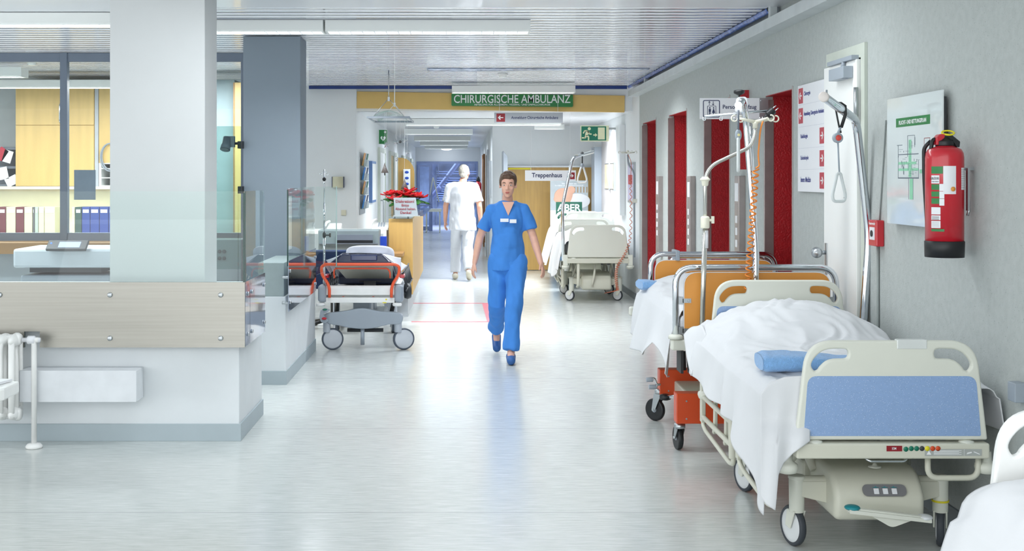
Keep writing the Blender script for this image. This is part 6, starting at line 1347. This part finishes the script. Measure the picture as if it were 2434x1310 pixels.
# right white wall items
def rb(mb,px0,px1,z0,z1,d=0.03): y0,y1=XW*F/(px1-VX),XW*F/(px0-VX); mb.box(XW-d,XW,y0,y1,z0,z1); return y0,y1
d=struct(thing('door_41',None,None,(XW,19,0)))
m=M(); m.box(XW-0.03,XW,19.2,20.2,0.01,2.25); m.obj('door_leaf',mat('door_taupe','A9A6A6',0.5),d); m=M(); m.box(XW-0.14,XW,20.25,20.75,0,2.15); m.obj('door_frame',GREYP,d)
for i,(p0,p1,lab) in enumerate(((1443,1452,'farther of two aluminium framed pictures on the white wall by the exit sign'),(1455,1464,'nearer of two aluminium framed pictures on the white wall by the exit sign'))):
    y0,y1=XW*F/(p1-VX),XW*F/(p0-VX); t=thing('picture_frame',lab,'picture',(XW,(y0+y1)/2,1.35)); m=M(); m.box(XW-0.035,XW,y0,y1,1.45,1.87); m.obj('frame',ALU,t); m=M(); m.box(XW-0.038,XW-0.034,y0+.02,y1-.02,1.47,1.85); m.obj('picture_sheet',mat('pic_tan','B8A88E',0.4,nscale=6,namp=0.3),t)
y0,y1=16.4,17.0; t=thing('notice_board','glazed lilac notice on the white wall behind the far drip pole','notice',(XW,16.7,1.3)); m=M(); m.box(XW-0.03,XW,y0,y1,1.3,1.85); m.obj('frame',ALU,t); m=M(); m.box(XW-0.033,XW-.029,y0+.03,y1-.03,1.33,1.82); m.obj('notice_sheet',mat('notice_lilac','C6C3DE',0.4),t); m=M(); m.box(XW-0.035,XW-.032,y0+.1,y1-.1,1.55,1.68); m.obj('print_block',PINKR,t)
m=M(); m.box(XW-0.08,XW-0.001,17.45,17.9,1.1,2.4); tag(m.obj('cable_duct',WHITE,bevel=0.004),'tall white boxed duct on the white wall near the far beds','duct')
# floor markings
m=M()
def fl(px,py): Y=H*F/(py-VY); return ((px-VX)/F*Y,Y)
for (px0,px1,py,wd) in ((978,1165,721,0.07),(978,1190,765,0.055)):
    a=fl(px0,py); b=fl(px1,py); m.box(a[0],b[0],a[1]-wd/2,a[1]+wd/2,0.0004,0.0016)
a=fl(1150,722); b=fl(1190,765); 
m.add([(fl(1146,722)[0],a[1],0.0018),(fl(1178,722)[0],a[1],0.0018),(b[0],b[1],0.0018),(fl(1158,765)[0],b[1],0.0018)],[(3,2,1,0)]); tag(m.obj('floor_marking',mat('red_tape','D2566A',0.35,nscale=30,namp=0.15)),'red tape lines with a filled red block on the glossy floor','floor marking')
# ============================================================ ceiling mobile with ornaments
Ya,Yb=14.27,15.4
t=thing('ornament_hanger','glass covered frame hung from the ceiling on two rods, with Christmas ornaments below','hanging frame',(S(922,0,14.8).x,14.8,2.2))
xl,xr=S(872,0,Ya).x,S(974,0,Ya).x; zf_=S(0,279,Ya).z
m=M(); m.tube([(xl,Ya,zf_),(xr,Ya,zf_)],0.013,seg=10); m.tube([(xl,Yb,zf_),(xr,Yb,zf_)],0.013,seg=10); m.tube([(xl+.01,Ya,zf_),(xl+.01,Yb,zf_)],0.01); m.tube([(xr-.01,Ya,zf_),(xr-.01,Yb,zf_)],0.01); m.obj('frame_tubes',GREYP,t)
m=M(); m.grid(lambda u,v: Vector((xl+0.06+(xr-xl-0.12)*u,Ya+(Yb-Ya)*v,zf_+0.005+0.075*math.sin(u*PI))),16,4); m.obj('glass_dome',GLF,t,solid=0.004)
for Y,px,py in ((Ya,924,168),(Yb,938,187)):
    xx=S(px,0,Y).x; zt_=ZC; zj=zf_+0.22; m=M(); m.tube([(xx,Y,zt_),(xx,Y,zj)],0.006,seg=6); m.box(xx-0.012,xx+0.012,Y-0.01,Y+0.01,zj-0.03,zj+0.02); m.tube([(xx,Y,zj),(xx-0.09,Y,zj-0.1),(xl+0.07,Y,zf_)],0.004,seg=6); m.tube([(xx,Y,zj),(xr-0.06,Y,zf_)],0.004,seg=6); m.obj('suspension_rod',ALU if Y==Ya else CREAM,t)
def star(mb,c,r,th=0.02):
    V=[Vector((c.x,c.y-th,c.z)),Vector((c.x,c.y+th,c.z))]
    for k in range(10): q=PI/2+k*PI/5; rr_=r if k%2==0 else r*0.42; V.append(Vector((c.x+rr_*math.cos(q),c.y,c.z+rr_*math.sin(q))))
    mb.add(V,[(0,2+k,2+(k+1)%10) for k in range(10)]+[(1,2+(k+1)%10,2+k) for k in range(10)])
SILV=mat('silver_ornament','B9BFC6',0.3,0.8)
TREE=mat('glitter_grey','6E6764',0.5,0.3,nscale=80,namp=0.4,bump=0.8,bscale=150)
for (px,py,kind,Y,lab) in ((941,338,'star',14.9,'large silver star ornament hanging left of the small dark ball'),(963,333,'star',15.1,'slim silver star ornament seen at a slant'),(968,362,'star',14.6,'lower right silver star ornament'),(918,345,'star',14.5,'small silver star beside the green heart sign'),(951,337,'ball',14.6,'small dark round ball ornament'),(943,380,'ball',15.0,'tiny silver ball on a long thread'),(914.5,400,'tree',14.5,'grey glitter tree ornament hanging left of the plant'),(961.5,438,'tree',14.6,'brownish glitter tree ornament just above the red plant')):
    q=S(px,py,Y); o=thing({'star':'star_ornament','ball':'ball_ornament','tree':'tree_ornament'}[kind],lab,'ornament',q)
    m=M(); 
    if kind=='star': star(m,q,0.045 if py<350 else 0.035); m.obj('star_body',SILV,o); top=q.z+0.04
    elif kind=='ball': m.ell(q,0.018,0.018,0.018); m.obj('ball_body',DARK if px>945 else SILV,o); top=q.z+0.018
    else:
        m.lathe([(0,-0.055),(0.045,-0.055),(0.018,0.01),(0.012,0.03),(0.0,0.07)],q,seg=16); m.obj('tree_body',TREE,o); m2=M(); m2.cyl(q+Vector((0,0,-0.085)),q+Vector((0,0,-0.055)),0.007); m2.obj('trunk',DARK,o); top=q.z+0.07
    m=M(); uu=min(1,max(0,(q.x-xl-0.06)/(xr-xl-0.12))); m.tube([(q.x,q.y,top),(q.x,q.y,zf_+0.007+0.075*math.sin(uu*PI))],0.0012,seg=4); m.obj('thread',CREAM,o)
# ============================================================ office behind the glazing
YO=14.9
a=S(38,208,YO); b=S(225,443,YO); mid=S(150,298,YO)
t=thing('overhead_cupboard','large yellow wood wall cupboard seen through the left glazing','cupboard',((a.x+b.x)/2,YO,b.z))
m=M(); m.box(a.x,b.x,YO,15.57,b.z,a.z); m.obj('body',WOODY,t)
for (x0,x1,z0,z1,hd) in ((a.x,mid.x,mid.z,a.z,1),(mid.x,b.x,mid.z,a.z,0),(a.x,mid.x,b.z,mid.z,0),(mid.x,b.x,b.z,mid.z,0)):
    m=M(); m.box(x0+0.003,x1-0.003,YO-0.02,YO,z0+0.003,z1-0.003); dd=m.obj('cupboard_door',WOODY,t,bevel=0.002)
    if hd:
        p=S(142,245,YO-.04); q=S(142,293,YO-.04); m=M(); m.tube(fillet([(p.x,YO-0.02,p.z),(p.x,YO-0.05,p.z-.03),(p.x,YO-0.05,q.z+.03),(p.x,YO-0.02,q.z)],0.03),0.008); m.obj('handle',CHROME,dd)
a=S(235,208,YO); b=S(330,388,YO)
m=M(); m.box(a.x,b.x,YO,15.57,b.z,a.z); tag(m.obj('overhead_cupboard',WOODY,bevel=0.002),'second yellow wall cupboard partly hidden by the white front pillar','cupboard')
m=M(); q=S(225,0,YO); m.box(q.x+0.004,a.x-0.004,YO-0.01,15.5,S(0,443,YO).z,a.z+0.02); tag(m.obj('divider_panel',DOORG),'pale grey upright divider between the two yellow cupboards','panel')
t=thing('pigeonhole_shelf','white pigeonhole shelf below the second yellow cupboard','shelf',((a.x+b.x)/2,YO,1.5))
m=M(); z0=S(0,443,YO).z
for zz in (z0,S(0,424,YO).z,S(0,402,YO).z,b.z-0.01): m.box(a.x,b.x,YO,15.5,zz,zz+0.012)
m.box(a.x,a.x+0.03,YO,15.5,z0,b.z); m.box(b.x-.02,b.x,YO,15.5,z0,b.z); m.box(a.x,b.x,15.4,15.5,z0,b.z); m.obj('shelf_frame',DOORW,t)
m=M(); c=S(262,374,YO-.045); m.tube([c+Vector((0.12*math.cos(q),0.0,0.17*math.sin(q))) for q in [2*PI*k/24 for k in range(24)]],0.009,closed=True,seg=6); m.tube([c+Vector((0.105*math.cos(q),0.01,0.16*math.sin(q)+.01)) for q in [2*PI*k/24 for k in range(24)]],0.009,closed=True,seg=6); tag(m.obj('cable_loop',GREYP),'coiled grey cable hanging in front of the second yellow cupboard','cable')
m=M(); m.box(-9,S(515,0,15.0).x,14.88,15.6,S(0,450,14.9).z,S(0,443,14.9).z); struct(m.obj('trim_14',mat('cream_strip','DCD8CC',0.5)))
struct(M().box(-9,-3.2,15.5,15.59,0.8,S(0,450,15.5).z).obj('trim_15',mat('cream_backsplash','F0E6C6',0.6)))
zs=S(0,556,14.5).z; t=thing('worktop','pale worktop carrying the row of ring binders in the rear office','worktop',(-4.5,14.6,0)); m=M(); m.box(-6.8,S(300,0,14.5).x,14.35,15.5,zs-0.04,zs); m.obj('top',DOORG,t); m=M(); m.box(-6.8,S(300,0,14.5).x,14.45,15.5,0,zs-0.04); m.obj('cabinet',DOORG,t)
cols=[('burgundy','6E2A35'),('cream','E4DDB8'),('burgundy','6E2A35'),('cream','E2D8B0'),('dark grey','6A6668'),('pale grey','B9C2B8'),('cream','E8DEB4'),('cream','E8E0C0')]
pxs=[-10,14,37,57,77,82,91,105,131]
nb=0
def binder(px0,px1,cn,ch,note,h=0.32):
    a=S(px0+0.6,0,14.5); b=S(px1-0.6,0,14.5); o=thing('ring_binder','%s ring binder, %s'%(cn,note),'binder',((a.x+b.x)/2,14.5,zs),'ring binders on the rear office worktop')
    m=M(); m.box(a.x,b.x,14.5,14.78,zs,zs+h); m.obj('cover',mat('binder_'+cn.replace(' ','_'),ch,0.6),o,bevel=0.004)
    m=M(); m.box(a.x+0.012,b.x-0.012,14.497,14.501,zs+h-0.07,zs+h-0.03); m.obj('spine_label',SIGNW,o)
for k,(cn,ch) in enumerate(cols): binder(pxs[k],pxs[k+1],cn,ch,('first','second','third','fourth','fifth and thin','sixth and thin','seventh','eighth')[k]+' from the left edge behind the glazing')
for k,(cn,ch,p0,p1) in enumerate((('cream','E8E0C0',170,178),('dark green','37504A',178,194),('blue','2F4690',194,214),('blue','2F4690',214,236),('blue','2F4690',236,258),('blue','2F4690',258,280))): binder(p0,p1,cn,ch,('right of the mullion, leftmost','next to the blue ones','first blue one','second blue one','third blue one, reaching the pillar','half hidden by the pillar')[k])
# grey pinboard trays at the far left
t=thing('letter_tray','grey letter tray rack with pinned cards at the far left','tray rack',(S(10,0,14.9).x,14.9,1.5))
a=S(-60,348,14.9); b=S(35,441,14.9); m=M(); m.box(a.x,b.x,15.2,15.55,b.z,a.z)
for py in (350,395,438): q=S(0,py,14.9); m.box(a.x,b.x,14.95,15.2,q.z-0.03,q.z)
m.obj('tray_frame',GREYD,t)
for (px,py,ry,mt_) in ((18,372,0.3,SIGNW),(8,412,-0.2,CREAM),(4,366,0.6,PINKR),(28,430,1.1,SIGNW)):
    q=S(px,py,14.92); m=M(); Tm=Matrix.Translation(q)@Matrix.Rotation(ry,4,'Y'); m.box(-0.055,0.055,-0.002,0.0,-0.075,0.075,T=Tm); m.obj('card',mt_,t)
# translucent notice on glazing
a=S(176,404,YP-.05); b=S(227,475,YP-.05); m=M(); m.box(a.x,b.x,YP-0.05,YP-0.045,b.z,a.z); tag(m.obj('glass_notice',mat('notice_bluegrey','7F91A0',0.5)),'blue-grey sheet fixed to the office glazing beside the mullion','notice')
# copier
YC=9.7; a=S(30,592,YC); b=S(262,680,YC)
t=thing('copier','grey office copier with a tilted display behind the low glass screen','copier',((a.x+b.x)/2,YC,0))
m=M(); m.box(a.x,b.x+0.1,YC,YC+0.6,S(0,631,YC).z-0.02-0.0,a.z); m.obj('scanner_lid',mat('copier_pale','B7C0C8',0.45),t,bevel=0.02)
m=M(); m.box(a.x+0.05,b.x,YC+0.02,YC+0.6,0,S(0,634,YC).z-0.05-0.02); m.obj('body',GREYP,t,bevel=0.02)
m=M(); m.box(a.x+0.1,b.x-0.1,YC+0.1,YC+0.5,S(0,650,YC).z,S(0,628,YC).z); m.obj('output_bay',DARK,t)
q=S(160,585,YC-.02); m=M(); Tm=Matrix.Translation(q)@Matrix.Rotation(-0.9,4,'X'); m.box(-0.16,0.16,-0.012,0.012,-0.05,0.06,T=Tm); cp=m.obj('control_panel',DARK,t,bevel=0.006)
m=M(); m.box(-0.085,0.085,-0.014,-0.011,-0.03,0.035,T=Tm@Matrix.Translation((0.02,0,0))); m.obj('display',mat('display_glow','8FA0D8',0.3,emis=0.4),cp)
m=M(); m.ell(Tm@Vector((-0.13,-0.013,0.02)),0.006,0.006,0.006); m.obj('status_light',mat('led_blue','3050FF',0.3,emis=6),cp)
# between the pillars
Y=14.2; a=S(470,190,Y); b=S(558,700,Y); struct(M().box(a.x,b.x,Y,Y+0.5,0,a.z).obj('wall_cabinet_grey',mat('teal_grey_wall','93A4A8',0.6)))
a=S(558,196,Y-.1); b=S(600,452,Y-.1); t=thing('tall_cupboard','narrow strip of a tall yellow cupboard beside the grey rear pillar','cupboard',((a.x+b.x)/2,Y,0)); m=M(); m.box(a.x,b.x,Y-0.1,Y+0.5,0,a.z); m.obj('body',WOODY,t,bevel=0.003)
m=M(); m.box(a.x-0.018,a.x,Y-0.1,Y+0.5,0,a.z); m.obj('side_edge',WOODB,t)
a=S(505,300,9.4); b=S(573,455,9.4); m=M(); m.box(a.x,b.x,9.4,9.41,S(0,640,9.4).z,a.z); tag(m.obj('glass_partition',GLT),'teal tinted upright glass pane between the two pillars','glass screen')
t=thing('spotlight','dark grey clamp spotlight fixed to the left edge of the grey rear pillar','spotlight',S(560,340,10.75))
YS=10.7; m=M(); p=S(540,328,YS); q=S(535,356,YS-.05); m.tube([p,p.lerp(q,0.6),p.lerp(q,0.62),q],[0.036,0.036,0.042,0.044],seg=20); m.box(S(541,0,YS).x,S(558,0,YS).x,YS-0.02,YS+0.02,S(0,350,YS).z,S(0,324,YS).z); sp_=m.obj('lamp_head',GREYD,t)
m=M(); d=(q-p).normalized(); m.lathe([(0,0),(0.036,0.001),(0.038,0.003)],q,d); m.obj('reflector',CHROME,sp_)
m=M(); m.tube([S(556,341,YS),S(576,341,YS)],0.012); m.box(S(566,0,YS).x,S(577.5,0,YS).x,YS-0.03,YS+0.09,S(0,353,YS).z,S(0,336,YS).z); m.obj('clamp',BLACK,t)
m=M(); m.box(S(566,0,YS).x,S(577.5,0,YS).x,YS-0.02,YS+0.09,S(0,460,YS).z,S(0,443,YS).z); tag(m.obj('pane_clamp',BLACK),'small black clamp low on the left edge of the grey rear pillar','clamp')
t=thing('power_unit','grey service unit with sockets seen through the front glass between the pillars','service unit',(S(535,0,11).x,11,0)); a=S(495,470,11); b=S(574,671,11); m=M(); m.box(a.x,b.x,11,11.3,0.0,S(0,570,11).z); m.obj('body',mat('unit_grey','7D8A8E',0.5),t,bevel=0.006)
for k,(px,py) in enumerate(((522,578),(533,578),(522,594),(533,594))): q=S(px,py+20,10.99); m=M(); m.lathe([(0,0),(0.017,0),(0.017,0.004),(0,0.004)],q,(0,-1,0)); m.obj('socket',DARK,t)
# signs in side glass: dark bench inside the reception opening
# ============================================================ people
def blob(m,c,rx,ry,rz,T=None): m.ell(c,rx,ry,rz,T=T,nu=20,nv=14)
def cap(m,p,q,r1,r2,n=6,seg=16,flat=None):
    p=Vector(p);q=Vector(q); m.tube([p.lerp(q,k/n) for k in range(n+1)],[r1+(r2-r1)*k/n for k in range(n+1)],0,seg); m.ell(p,r1,r1,r1,nu=seg,nv=10); m.ell(q,r2,r2,r2,nu=seg,nv=10)
def fuse(m,name,mt,parent,vox=0.008,smooth=4,wr=0,wsc=8,seed=0,dec=0,label=None):
    me=bpy.data.meshes.new('tmp'); me.from_pydata([tuple(v) for v in m.v],[],m.f); o=bpy.data.objects.new('tmp',me); C.objects.link(o)
    r=o.modifiers.new('r','REMESH'); r.mode='VOXEL'; r.voxel_size=vox; r.use_smooth_shade=True
    s=o.modifiers.new('s','SMOOTH'); s.iterations=smooth; s.factor=0.5
    bpy.context.view_layer.update(); me2=bpy.data.meshes.new_from_object(o.evaluated_get(bpy.context.evaluated_depsgraph_get())); bpy.data.objects.remove(o)
    out=M(); V=[v.co.copy() for v in me2.vertices]
    if wr:
        N=[v.normal.copy() for v in me2.vertices]
        V=[v+n*wr*(noise.noise(Vector((v.x*wsc+seed,v.y*wsc,v.z*wsc*0.45)))*1.0+0.5*noise.noise(Vector((v.x*wsc*2.3,v.y*wsc*2.3+seed,v.z*wsc*1.2)))) for v,n in zip(V,N)]
    out.v=V; out.f=[tuple(p.vertices) for p in me2.polygons]; out.mi=[0]*len(out.f); out.sm=[True]*len(out.f)
    o=out.obj(name,mt,parent); 
    if label: o['label']=label
    return o
def hand(m,wr,d,thumb,palm_n,s=1.0,curl=0.5):
    """wr wrist, d direction down the hand, thumb = direction of the thumb side, palm_n = palm normal"""
    d=Vector(d).normalized(); th=Vector(thumb); th=(th-d*th.dot(d)).normalized(); n=Vector(palm_n); n=(n-d*n.dot(d)-th*n.dot(th)).normalized()
    c=Vector(wr)+d*0.045*s
    for k in (-1,0,1): cap(m,Vector(wr)+th*0.012*k*s,c+d*0.035*s+th*0.024*k*s,0.017*s,0.0135*s,3,12)
    base=Vector(wr)+d*0.085*s; Ls=(0.070,0.078,0.073,0.058)
    for i,L_ in enumerate(Ls):
        off=(1.5-i)*0.0195*s; p=base+th*off; a=0.15+curl*0.25; pts=[p]; q=p; ang=a
        for sg in (0.45,0.3,0.25):
            dd=(d*math.cos(ang)+n*math.sin(ang)).normalized(); q=q+dd*L_*sg*s; pts.append(q); ang+=curl*0.6
        for u,v,r1,r2 in zip(pts,pts[1:],(0.0088,0.0082,0.0076),(0.0082,0.0076,0.0066)): cap(m,u,v,r1*s,r2*s,2,10)
    p=Vector(wr)+d*0.028*s+th*0.026*s; q=p+(d*0.75+th*0.55+n*0.25).normalized()*0.042*s; r=q+(d*0.95+th*0.12+n*0.3).normalized()*0.03*s
    cap(m,p,q,0.0125*s,0.010*s,2,10); cap(m,q,r,0.010*s,0.008*s,2,10)
def head(m,c,f,s=1.0,up=(0,0,1)):
    """c head centre, f facing dir"""
    f=Vector(f).normalized(); up=Vector(up); sd=f.cross(up).normalized()
    A=Matrix((sd,f,up)).transposed()      # local x=side y=front z=up
    L=lambda x,y,z: Vector(c)+A@Vector((x*s,y*s,z*s))
    T=A
    m.ell(L(0,-0.010,0.028),0.074*s,0.094*s,0.088*s,T=T,nu=24,nv=16)      # skull
    m.ell(L(0,0.022,-0.03),0.058*s,0.066*s,0.082*s,T=T,nu=24,nv=16)       # face
    m.ell(L(0,0.052,-0.088),0.027*s,0.026*s,0.022*s,T=T)                  # chin
    m.ell(L(-0.034,0.055,-0.02),0.024*s,0.022*s,0.02*s,T=T); m.ell(L(0.034,0.055,-0.02),0.024*s,0.022*s,0.02*s,T=T)  # cheeks
    m.ell(L(0,0.075,0.028),0.046*s,0.016*s,0.012*s,T=T)                   # brow
    cap(m,L(0,0.082,0.014),L(0,0.104,-0.022),0.007*s,0.011*s,3,10); m.ell(L(-0.012,0.092,-0.026),0.008*s,0.009*s,0.007*s,T=T); m.ell(L(0.012,0.092,-0.026),0.008*s,0.009*s,0.007*s,T=T)
    m.ell(L(0,0.078,-0.058),0.024*s,0.012*s,0.012*s,T=T)
    for k in (-1,1): m.ell(L(0.076*k,-0.008,-0.002),0.008*s,0.019*s,0.032*s,T=T)
    return L,T
def facial(L,T,s,parent,lipm,eyec='3A2C22'):
    for k in (-1,1):
        m=M(); m.ell(L(0.031*k,0.072,0.010),0.012*s,0.011*s,0.0058*s,T=T,nu=16,nv=10); e=m.obj('eye',mat('eye_white','E8E6E2',0.25),parent)
        m=M(); m.ell(L(0.031*k,0.0815,0.010),0.0055*s,0.004*s,0.0048*s,T=T,nu=14,nv=8); m.obj('iris',mat('iris_brown',eyec,0.2),e)
        m=M(); m.tube([L(0.016*k,0.088,0.031),L(0.033*k,0.086,0.037),L(0.048*k,0.074,0.031)],[0.003*s,0.004*s,0.002*s],seg=8); m.obj('eyebrow',HAIRB if parent.name.startswith('person') and lipm else HAIRG,parent)
    m=M(); m.ell(L(0,0.088,-0.054),0.021*s,0.006*s,0.0045*s,T=T); m.ell(L(0,0.087,-0.062),0.018*s,0.006*s,0.005*s,T=T); m.obj('lips',mat('lips','B8655C',0.4),parent)
# ---------- nurse in blue scrubs, walking toward the camera
YN=11.15
base=Vector((0.405,YN,0.0)); t=None
def W3(x,y,z): return Vector((0.405+x,YN+y,z))
hc=W3(0.003,-0.03,1.575)
m=M(); L_,T_=head(m,hc,(-0.10,-1,-0.12),0.97)
cap(m,W3(0,0.0,1.47),W3(0,0.02,1.38),0.048,0.055)
# torso
m.ell(W3(0,0.01,1.26),0.155,0.095,0.16); m.ell(W3(0,0.0,1.06),0.125,0.09,0.15); m.ell(W3(0,0.01,0.92),0.14,0.085,0.11)
SL,SR=W3(-0.150,0.01,1.352),W3(0.150,0.01,1.352)      # image left / right shoulders
EL,ER=W3(-0.25,0.10,1.10),W3(0.235,-0.02,1.10); HL,HR=W3(-0.30,0.06,0.865),W3(0.295,-0.16,0.875)
cap(m,W3(-0.03,0.01,1.385),SL,0.040,0.042); cap(m,W3(0.03,0.01,1.385),SR,0.040,0.042)
for s_,e_,h_ in ((SL,EL,HL),(SR,ER,HR)):
    cap(m,s_,e_,0.046,0.036); cap(m,e_,e_.lerp(h_,0.35),0.037,0.036); cap(m,e_.lerp(h_,0.35),h_,0.036,0.025)
hand(m,HL,(HL-EL),(0.25,-1,0),(1,0,0),0.95,0.55); hand(m,HR,(HR-ER),(-0.25,-1,0),(-1,0,0),0.95,0.55)
# legs: image-right leg forward and planted, image-left leg behind pushing off
hipL,hipR=W3(-0.085,0.01,0.88),W3(0.085,0.0,0.88)
kL,kR=W3(-0.095,0.02,0.49),W3(0.05,-0.20,0.49); aL,aR=W3(-0.09,0.40,0.21),W3(0.02,-0.30,0.085)
for h_,k_,a_ in ((hipL,kL,aL),(hipR,kR,aR)):
    cap(m,h_,k_,0.082,0.052); cap(m,k_,k_.lerp(a_,0.35),0.052,0.054); cap(m,k_.lerp(a_,0.35),a_,0.054,0.034)
cap(m,aR,W3(0.015,-0.42,0.05),0.034,0.03); cap(m,aL,W3(-0.09,0.33,0.10),0.034,0.03)
nurse=fuse(m,'person',SKIN,None,0.0065,3); tag(nurse,'person in blue scrubs walking towards us down the middle of the corridor','person')
facial(L_,T_,0.97,nurse,True)
m=M(); m.ell(L_(0,-0.026,0.045),0.081,0.094,0.088,T=T_,nu=28,nv=18); m.ell(L_(0,0.03,0.085),0.062,0.05,0.03,T=T_); m.ell(L_(0,-0.12,0.03),0.038,0.045,0.04,T=T_)
for k in (-1,1): m.ell(L_(0.066*k,0.0,0.03),0.014,0.045,0.04,T=T_)
fuse(m,'hair',HAIRB,nurse,0.006,2,0.004,40,3)
# tunic
m=M()
m.ell(W3(0,0.01,1.25),0.158,0.112,0.15); m.ell(W3(0,0.0,1.06),0.142,0.11,0.17)
pr=[(0.082,1.435),(0.130,1.385),(0.160,1.27),(0.142,1.12),(0.155,0.95),(0.178,0.80)]
n=24;V=[]
for (r_,z) in pr:
    for k in range(n): q=2*PI*k/n; V.append(W3(r_*math.cos(q),0.01+r_*0.72*math.sin(q),z))
m.add(V,[(i*n+k,i*n+(k+1)%n,(i+1)*n+(k+1)%n,(i+1)*n+k) for i in range(len(pr)-1) for k in range(n)]+[tuple(range(n-1,-1,-1)),tuple((len(pr)-1)*n+k for k in range(n))])
cap(m,W3(-0.055,0.01,1.375),SL,0.05,0.054); cap(m,W3(0.055,0.01,1.375),SR,0.05,0.054)
for s_,e_ in ((SL,EL),(SR,ER)): q=s_.lerp(e_,0.72); m.tube([s_,s_.lerp(q,.5),q],[0.056,0.060,0.066],0,18)
tn=fuse(m,'tunic',SCRUB,nurse,0.008,3,0.014,9,4)
m=M(); m.prism([(0.405-0.052,1.425),(0.405+0.058,1.425),(0.405+0.003,1.30)],lambda u,v,w_:Vector((u,YN-0.118+w_+(1.43-v)*-0.12+0.03,v)),0.02); o=m.obj('neck_opening',SKIN,tn)
m=M(); m.box(0.395-0.06,0.395+0.015,YN-0.135,YN-0.128,1.245,1.275); m.cut(); m.box(0.395+0.025,0.395+0.085,YN-0.135,YN-0.126,1.235,1.268); m.obj('name_badge',SIGNW,tn)
# trousers
m=M(); m.ell(W3(0,0.01,0.86),0.168,0.12,0.12)
for h_,k_,a_ in ((hipL,kL,aL),(hipR,kR,aR)):
    q=k_.lerp(a_,0.94); m.tube([h_,h_.lerp(k_,.5),k_,k_.lerp(q,.5),q],[0.098,0.088,0.076,0.073,0.074],0,20); m.ell(h_,0.098,0.098,0.098)
fuse(m,'trousers',SCRUB,nurse,0.009,3,0.016,9,14)
def shoe(m,a,toe,w=0.045):
    a=Vector(a);toe=Vector(toe); d=(toe-a); cap(m,a,toe,w,w*0.86,4); 
for a_,b_ in (((0.425,YN-0.27,0.048),(0.42,YN-0.46,0.040)),((0.315,YN+0.42,0.14),(0.315,YN+0.28,0.048))):
    m=M(); shoe(m,a_,b_); fuse(m,'shoe',mat('shoe_blue','2C5E9E',0.5),nurse,0.007,3)
# ---------- man in white, walking away
YM=19.6
def W4(x,y,z): return Vector((-0.01+x,YM+y,z))
hc=W4(0.03,0.05,1.715)
m=M(); L_,T_=head(m,hc,(0.25,1,-0.1),1.06)
cap(m,W4(0.01,0.03,1.60),W4(0,0.0,1.50),0.06,0.068)
m.ell(W4(0,0.0,1.36),0.19,0.12,0.18); m.ell(W4(0,0.0,1.14),0.165,0.12,0.17); m.ell(W4(0,0,0.98),0.17,0.12,0.12)
SL,SR=W4(-0.205,0,1.49),W4(0.205,0,1.49); EL,ER=W4(-0.27,0.05,1.19),W4(0.27,-0.03,1.19); HL,HR=W4(-0.28,0.16,0.94),W4(0.29,0.09,0.93)
cap(m,W4(-0.06,0,1.50),SL,0.06,0.062); cap(m,W4(0.06,0,1.50),SR,0.06,0.062)
for s_,e_,h_ in ((SL,EL,HL),(SR,ER,HR)):
    cap(m,s_,e_,0.055,0.043); cap(m,e_,e_.lerp(h_,0.35),0.044,0.043); cap(m,e_.lerp(h_,0.35),h_,0.043,0.029)
hand(m,HL,(HL-EL),(0.2,1,0),(1,0,0),1.1,0.5); hand(m,HR,(HR-ER),(-0.2,1,0),(-1,0,0),1.1,0.5)
hipL,hipR=W4(-0.095,0,0.95),W4(0.095,0,0.95); kL,kR=W4(-0.11,0.15,0.52),W4(0.08,-0.02,0.51); aL,aR=W4(-0.115,0.14,0.09),W4(0.10,-0.30,0.16)
for h_,k_,a_ in ((hipL,kL,aL),(hipR,kR,aR)):
    cap(m,h_,k_,0.09,0.058); cap(m,k_,a_,0.057,0.038)
man=fuse(m,'person',SKIN2,None,0.0085,3); tag(man,'grey-haired person in white clothes walking away on the left side of the corridor','person')
facial(L_,T_,1.06,man,False)
m=M(); m.ell(L_(0,-0.03,0.035),0.086,0.098,0.098,T=T_,nu=28,nv=18); m.ell(L_(0,0.035,0.09),0.06,0.05,0.03,T=T_); m.ell(L_(0,-0.075,-0.035),0.062,0.04,0.05,T=T_)
fuse(m,'hair',HAIRG,man,0.008,2,0.005,40,3)
m=M()
pr=[(0.10,1.57),(0.19,1.50),(0.215,1.38),(0.195,1.15),(0.20,1.0),(0.225,0.80)]
V=[]
for (r_,z) in pr:
    for k in range(n): q=2*PI*k/n; V.append(W4(r_*math.cos(q),r_*0.66*math.sin(q),z))
m.add(V,[(i*n+k,i*n+(k+1)%n,(i+1)*n+(k+1)%n,(i+1)*n+k) for i in range(len(pr)-1) for k in range(n)]+[tuple(range(n-1,-1,-1)),tuple((len(pr)-1)*n+k for k in range(n))])
cap(m,W4(-0.1,0,1.505),SL,0.072,0.074); cap(m,W4(0.1,0,1.505),SR,0.072,0.074)
for s_,e_ in ((SL,EL),(SR,ER)): q=s_.lerp(e_,0.8); m.tube([s_,s_.lerp(q,.5),q],[0.076,0.078,0.082],0,18)
fuse(m,'tunic',WCLOTH,man,0.010,3,0.018,8,6)
m=M(); m.ell(W4(0,0,0.93),0.18,0.125,0.12)
for h_,k_,a_ in ((hipL,kL,aL),(hipR,kR,aR)):
    q=k_.lerp(a_,0.95); m.tube([h_,h_.lerp(k_,.5),k_,k_.lerp(q,.5),q],[0.108,0.098,0.085,0.082,0.083],0,20); m.ell(h_,0.108,0.108,0.108)
fuse(m,'trousers',WCLOTH,man,0.010,3,0.018,8,16)
for a_,b_ in (((-0.125,YM+0.08,0.05),(-0.14,YM+0.30,0.045)),((0.09,YM-0.34,0.14),(0.095,YM-0.20,0.048))):
    m=M(); shoe(m,a_,b_,0.05); fuse(m,'shoe',mat('shoe_beige','C9C2B0',0.5),man,0.009,3)
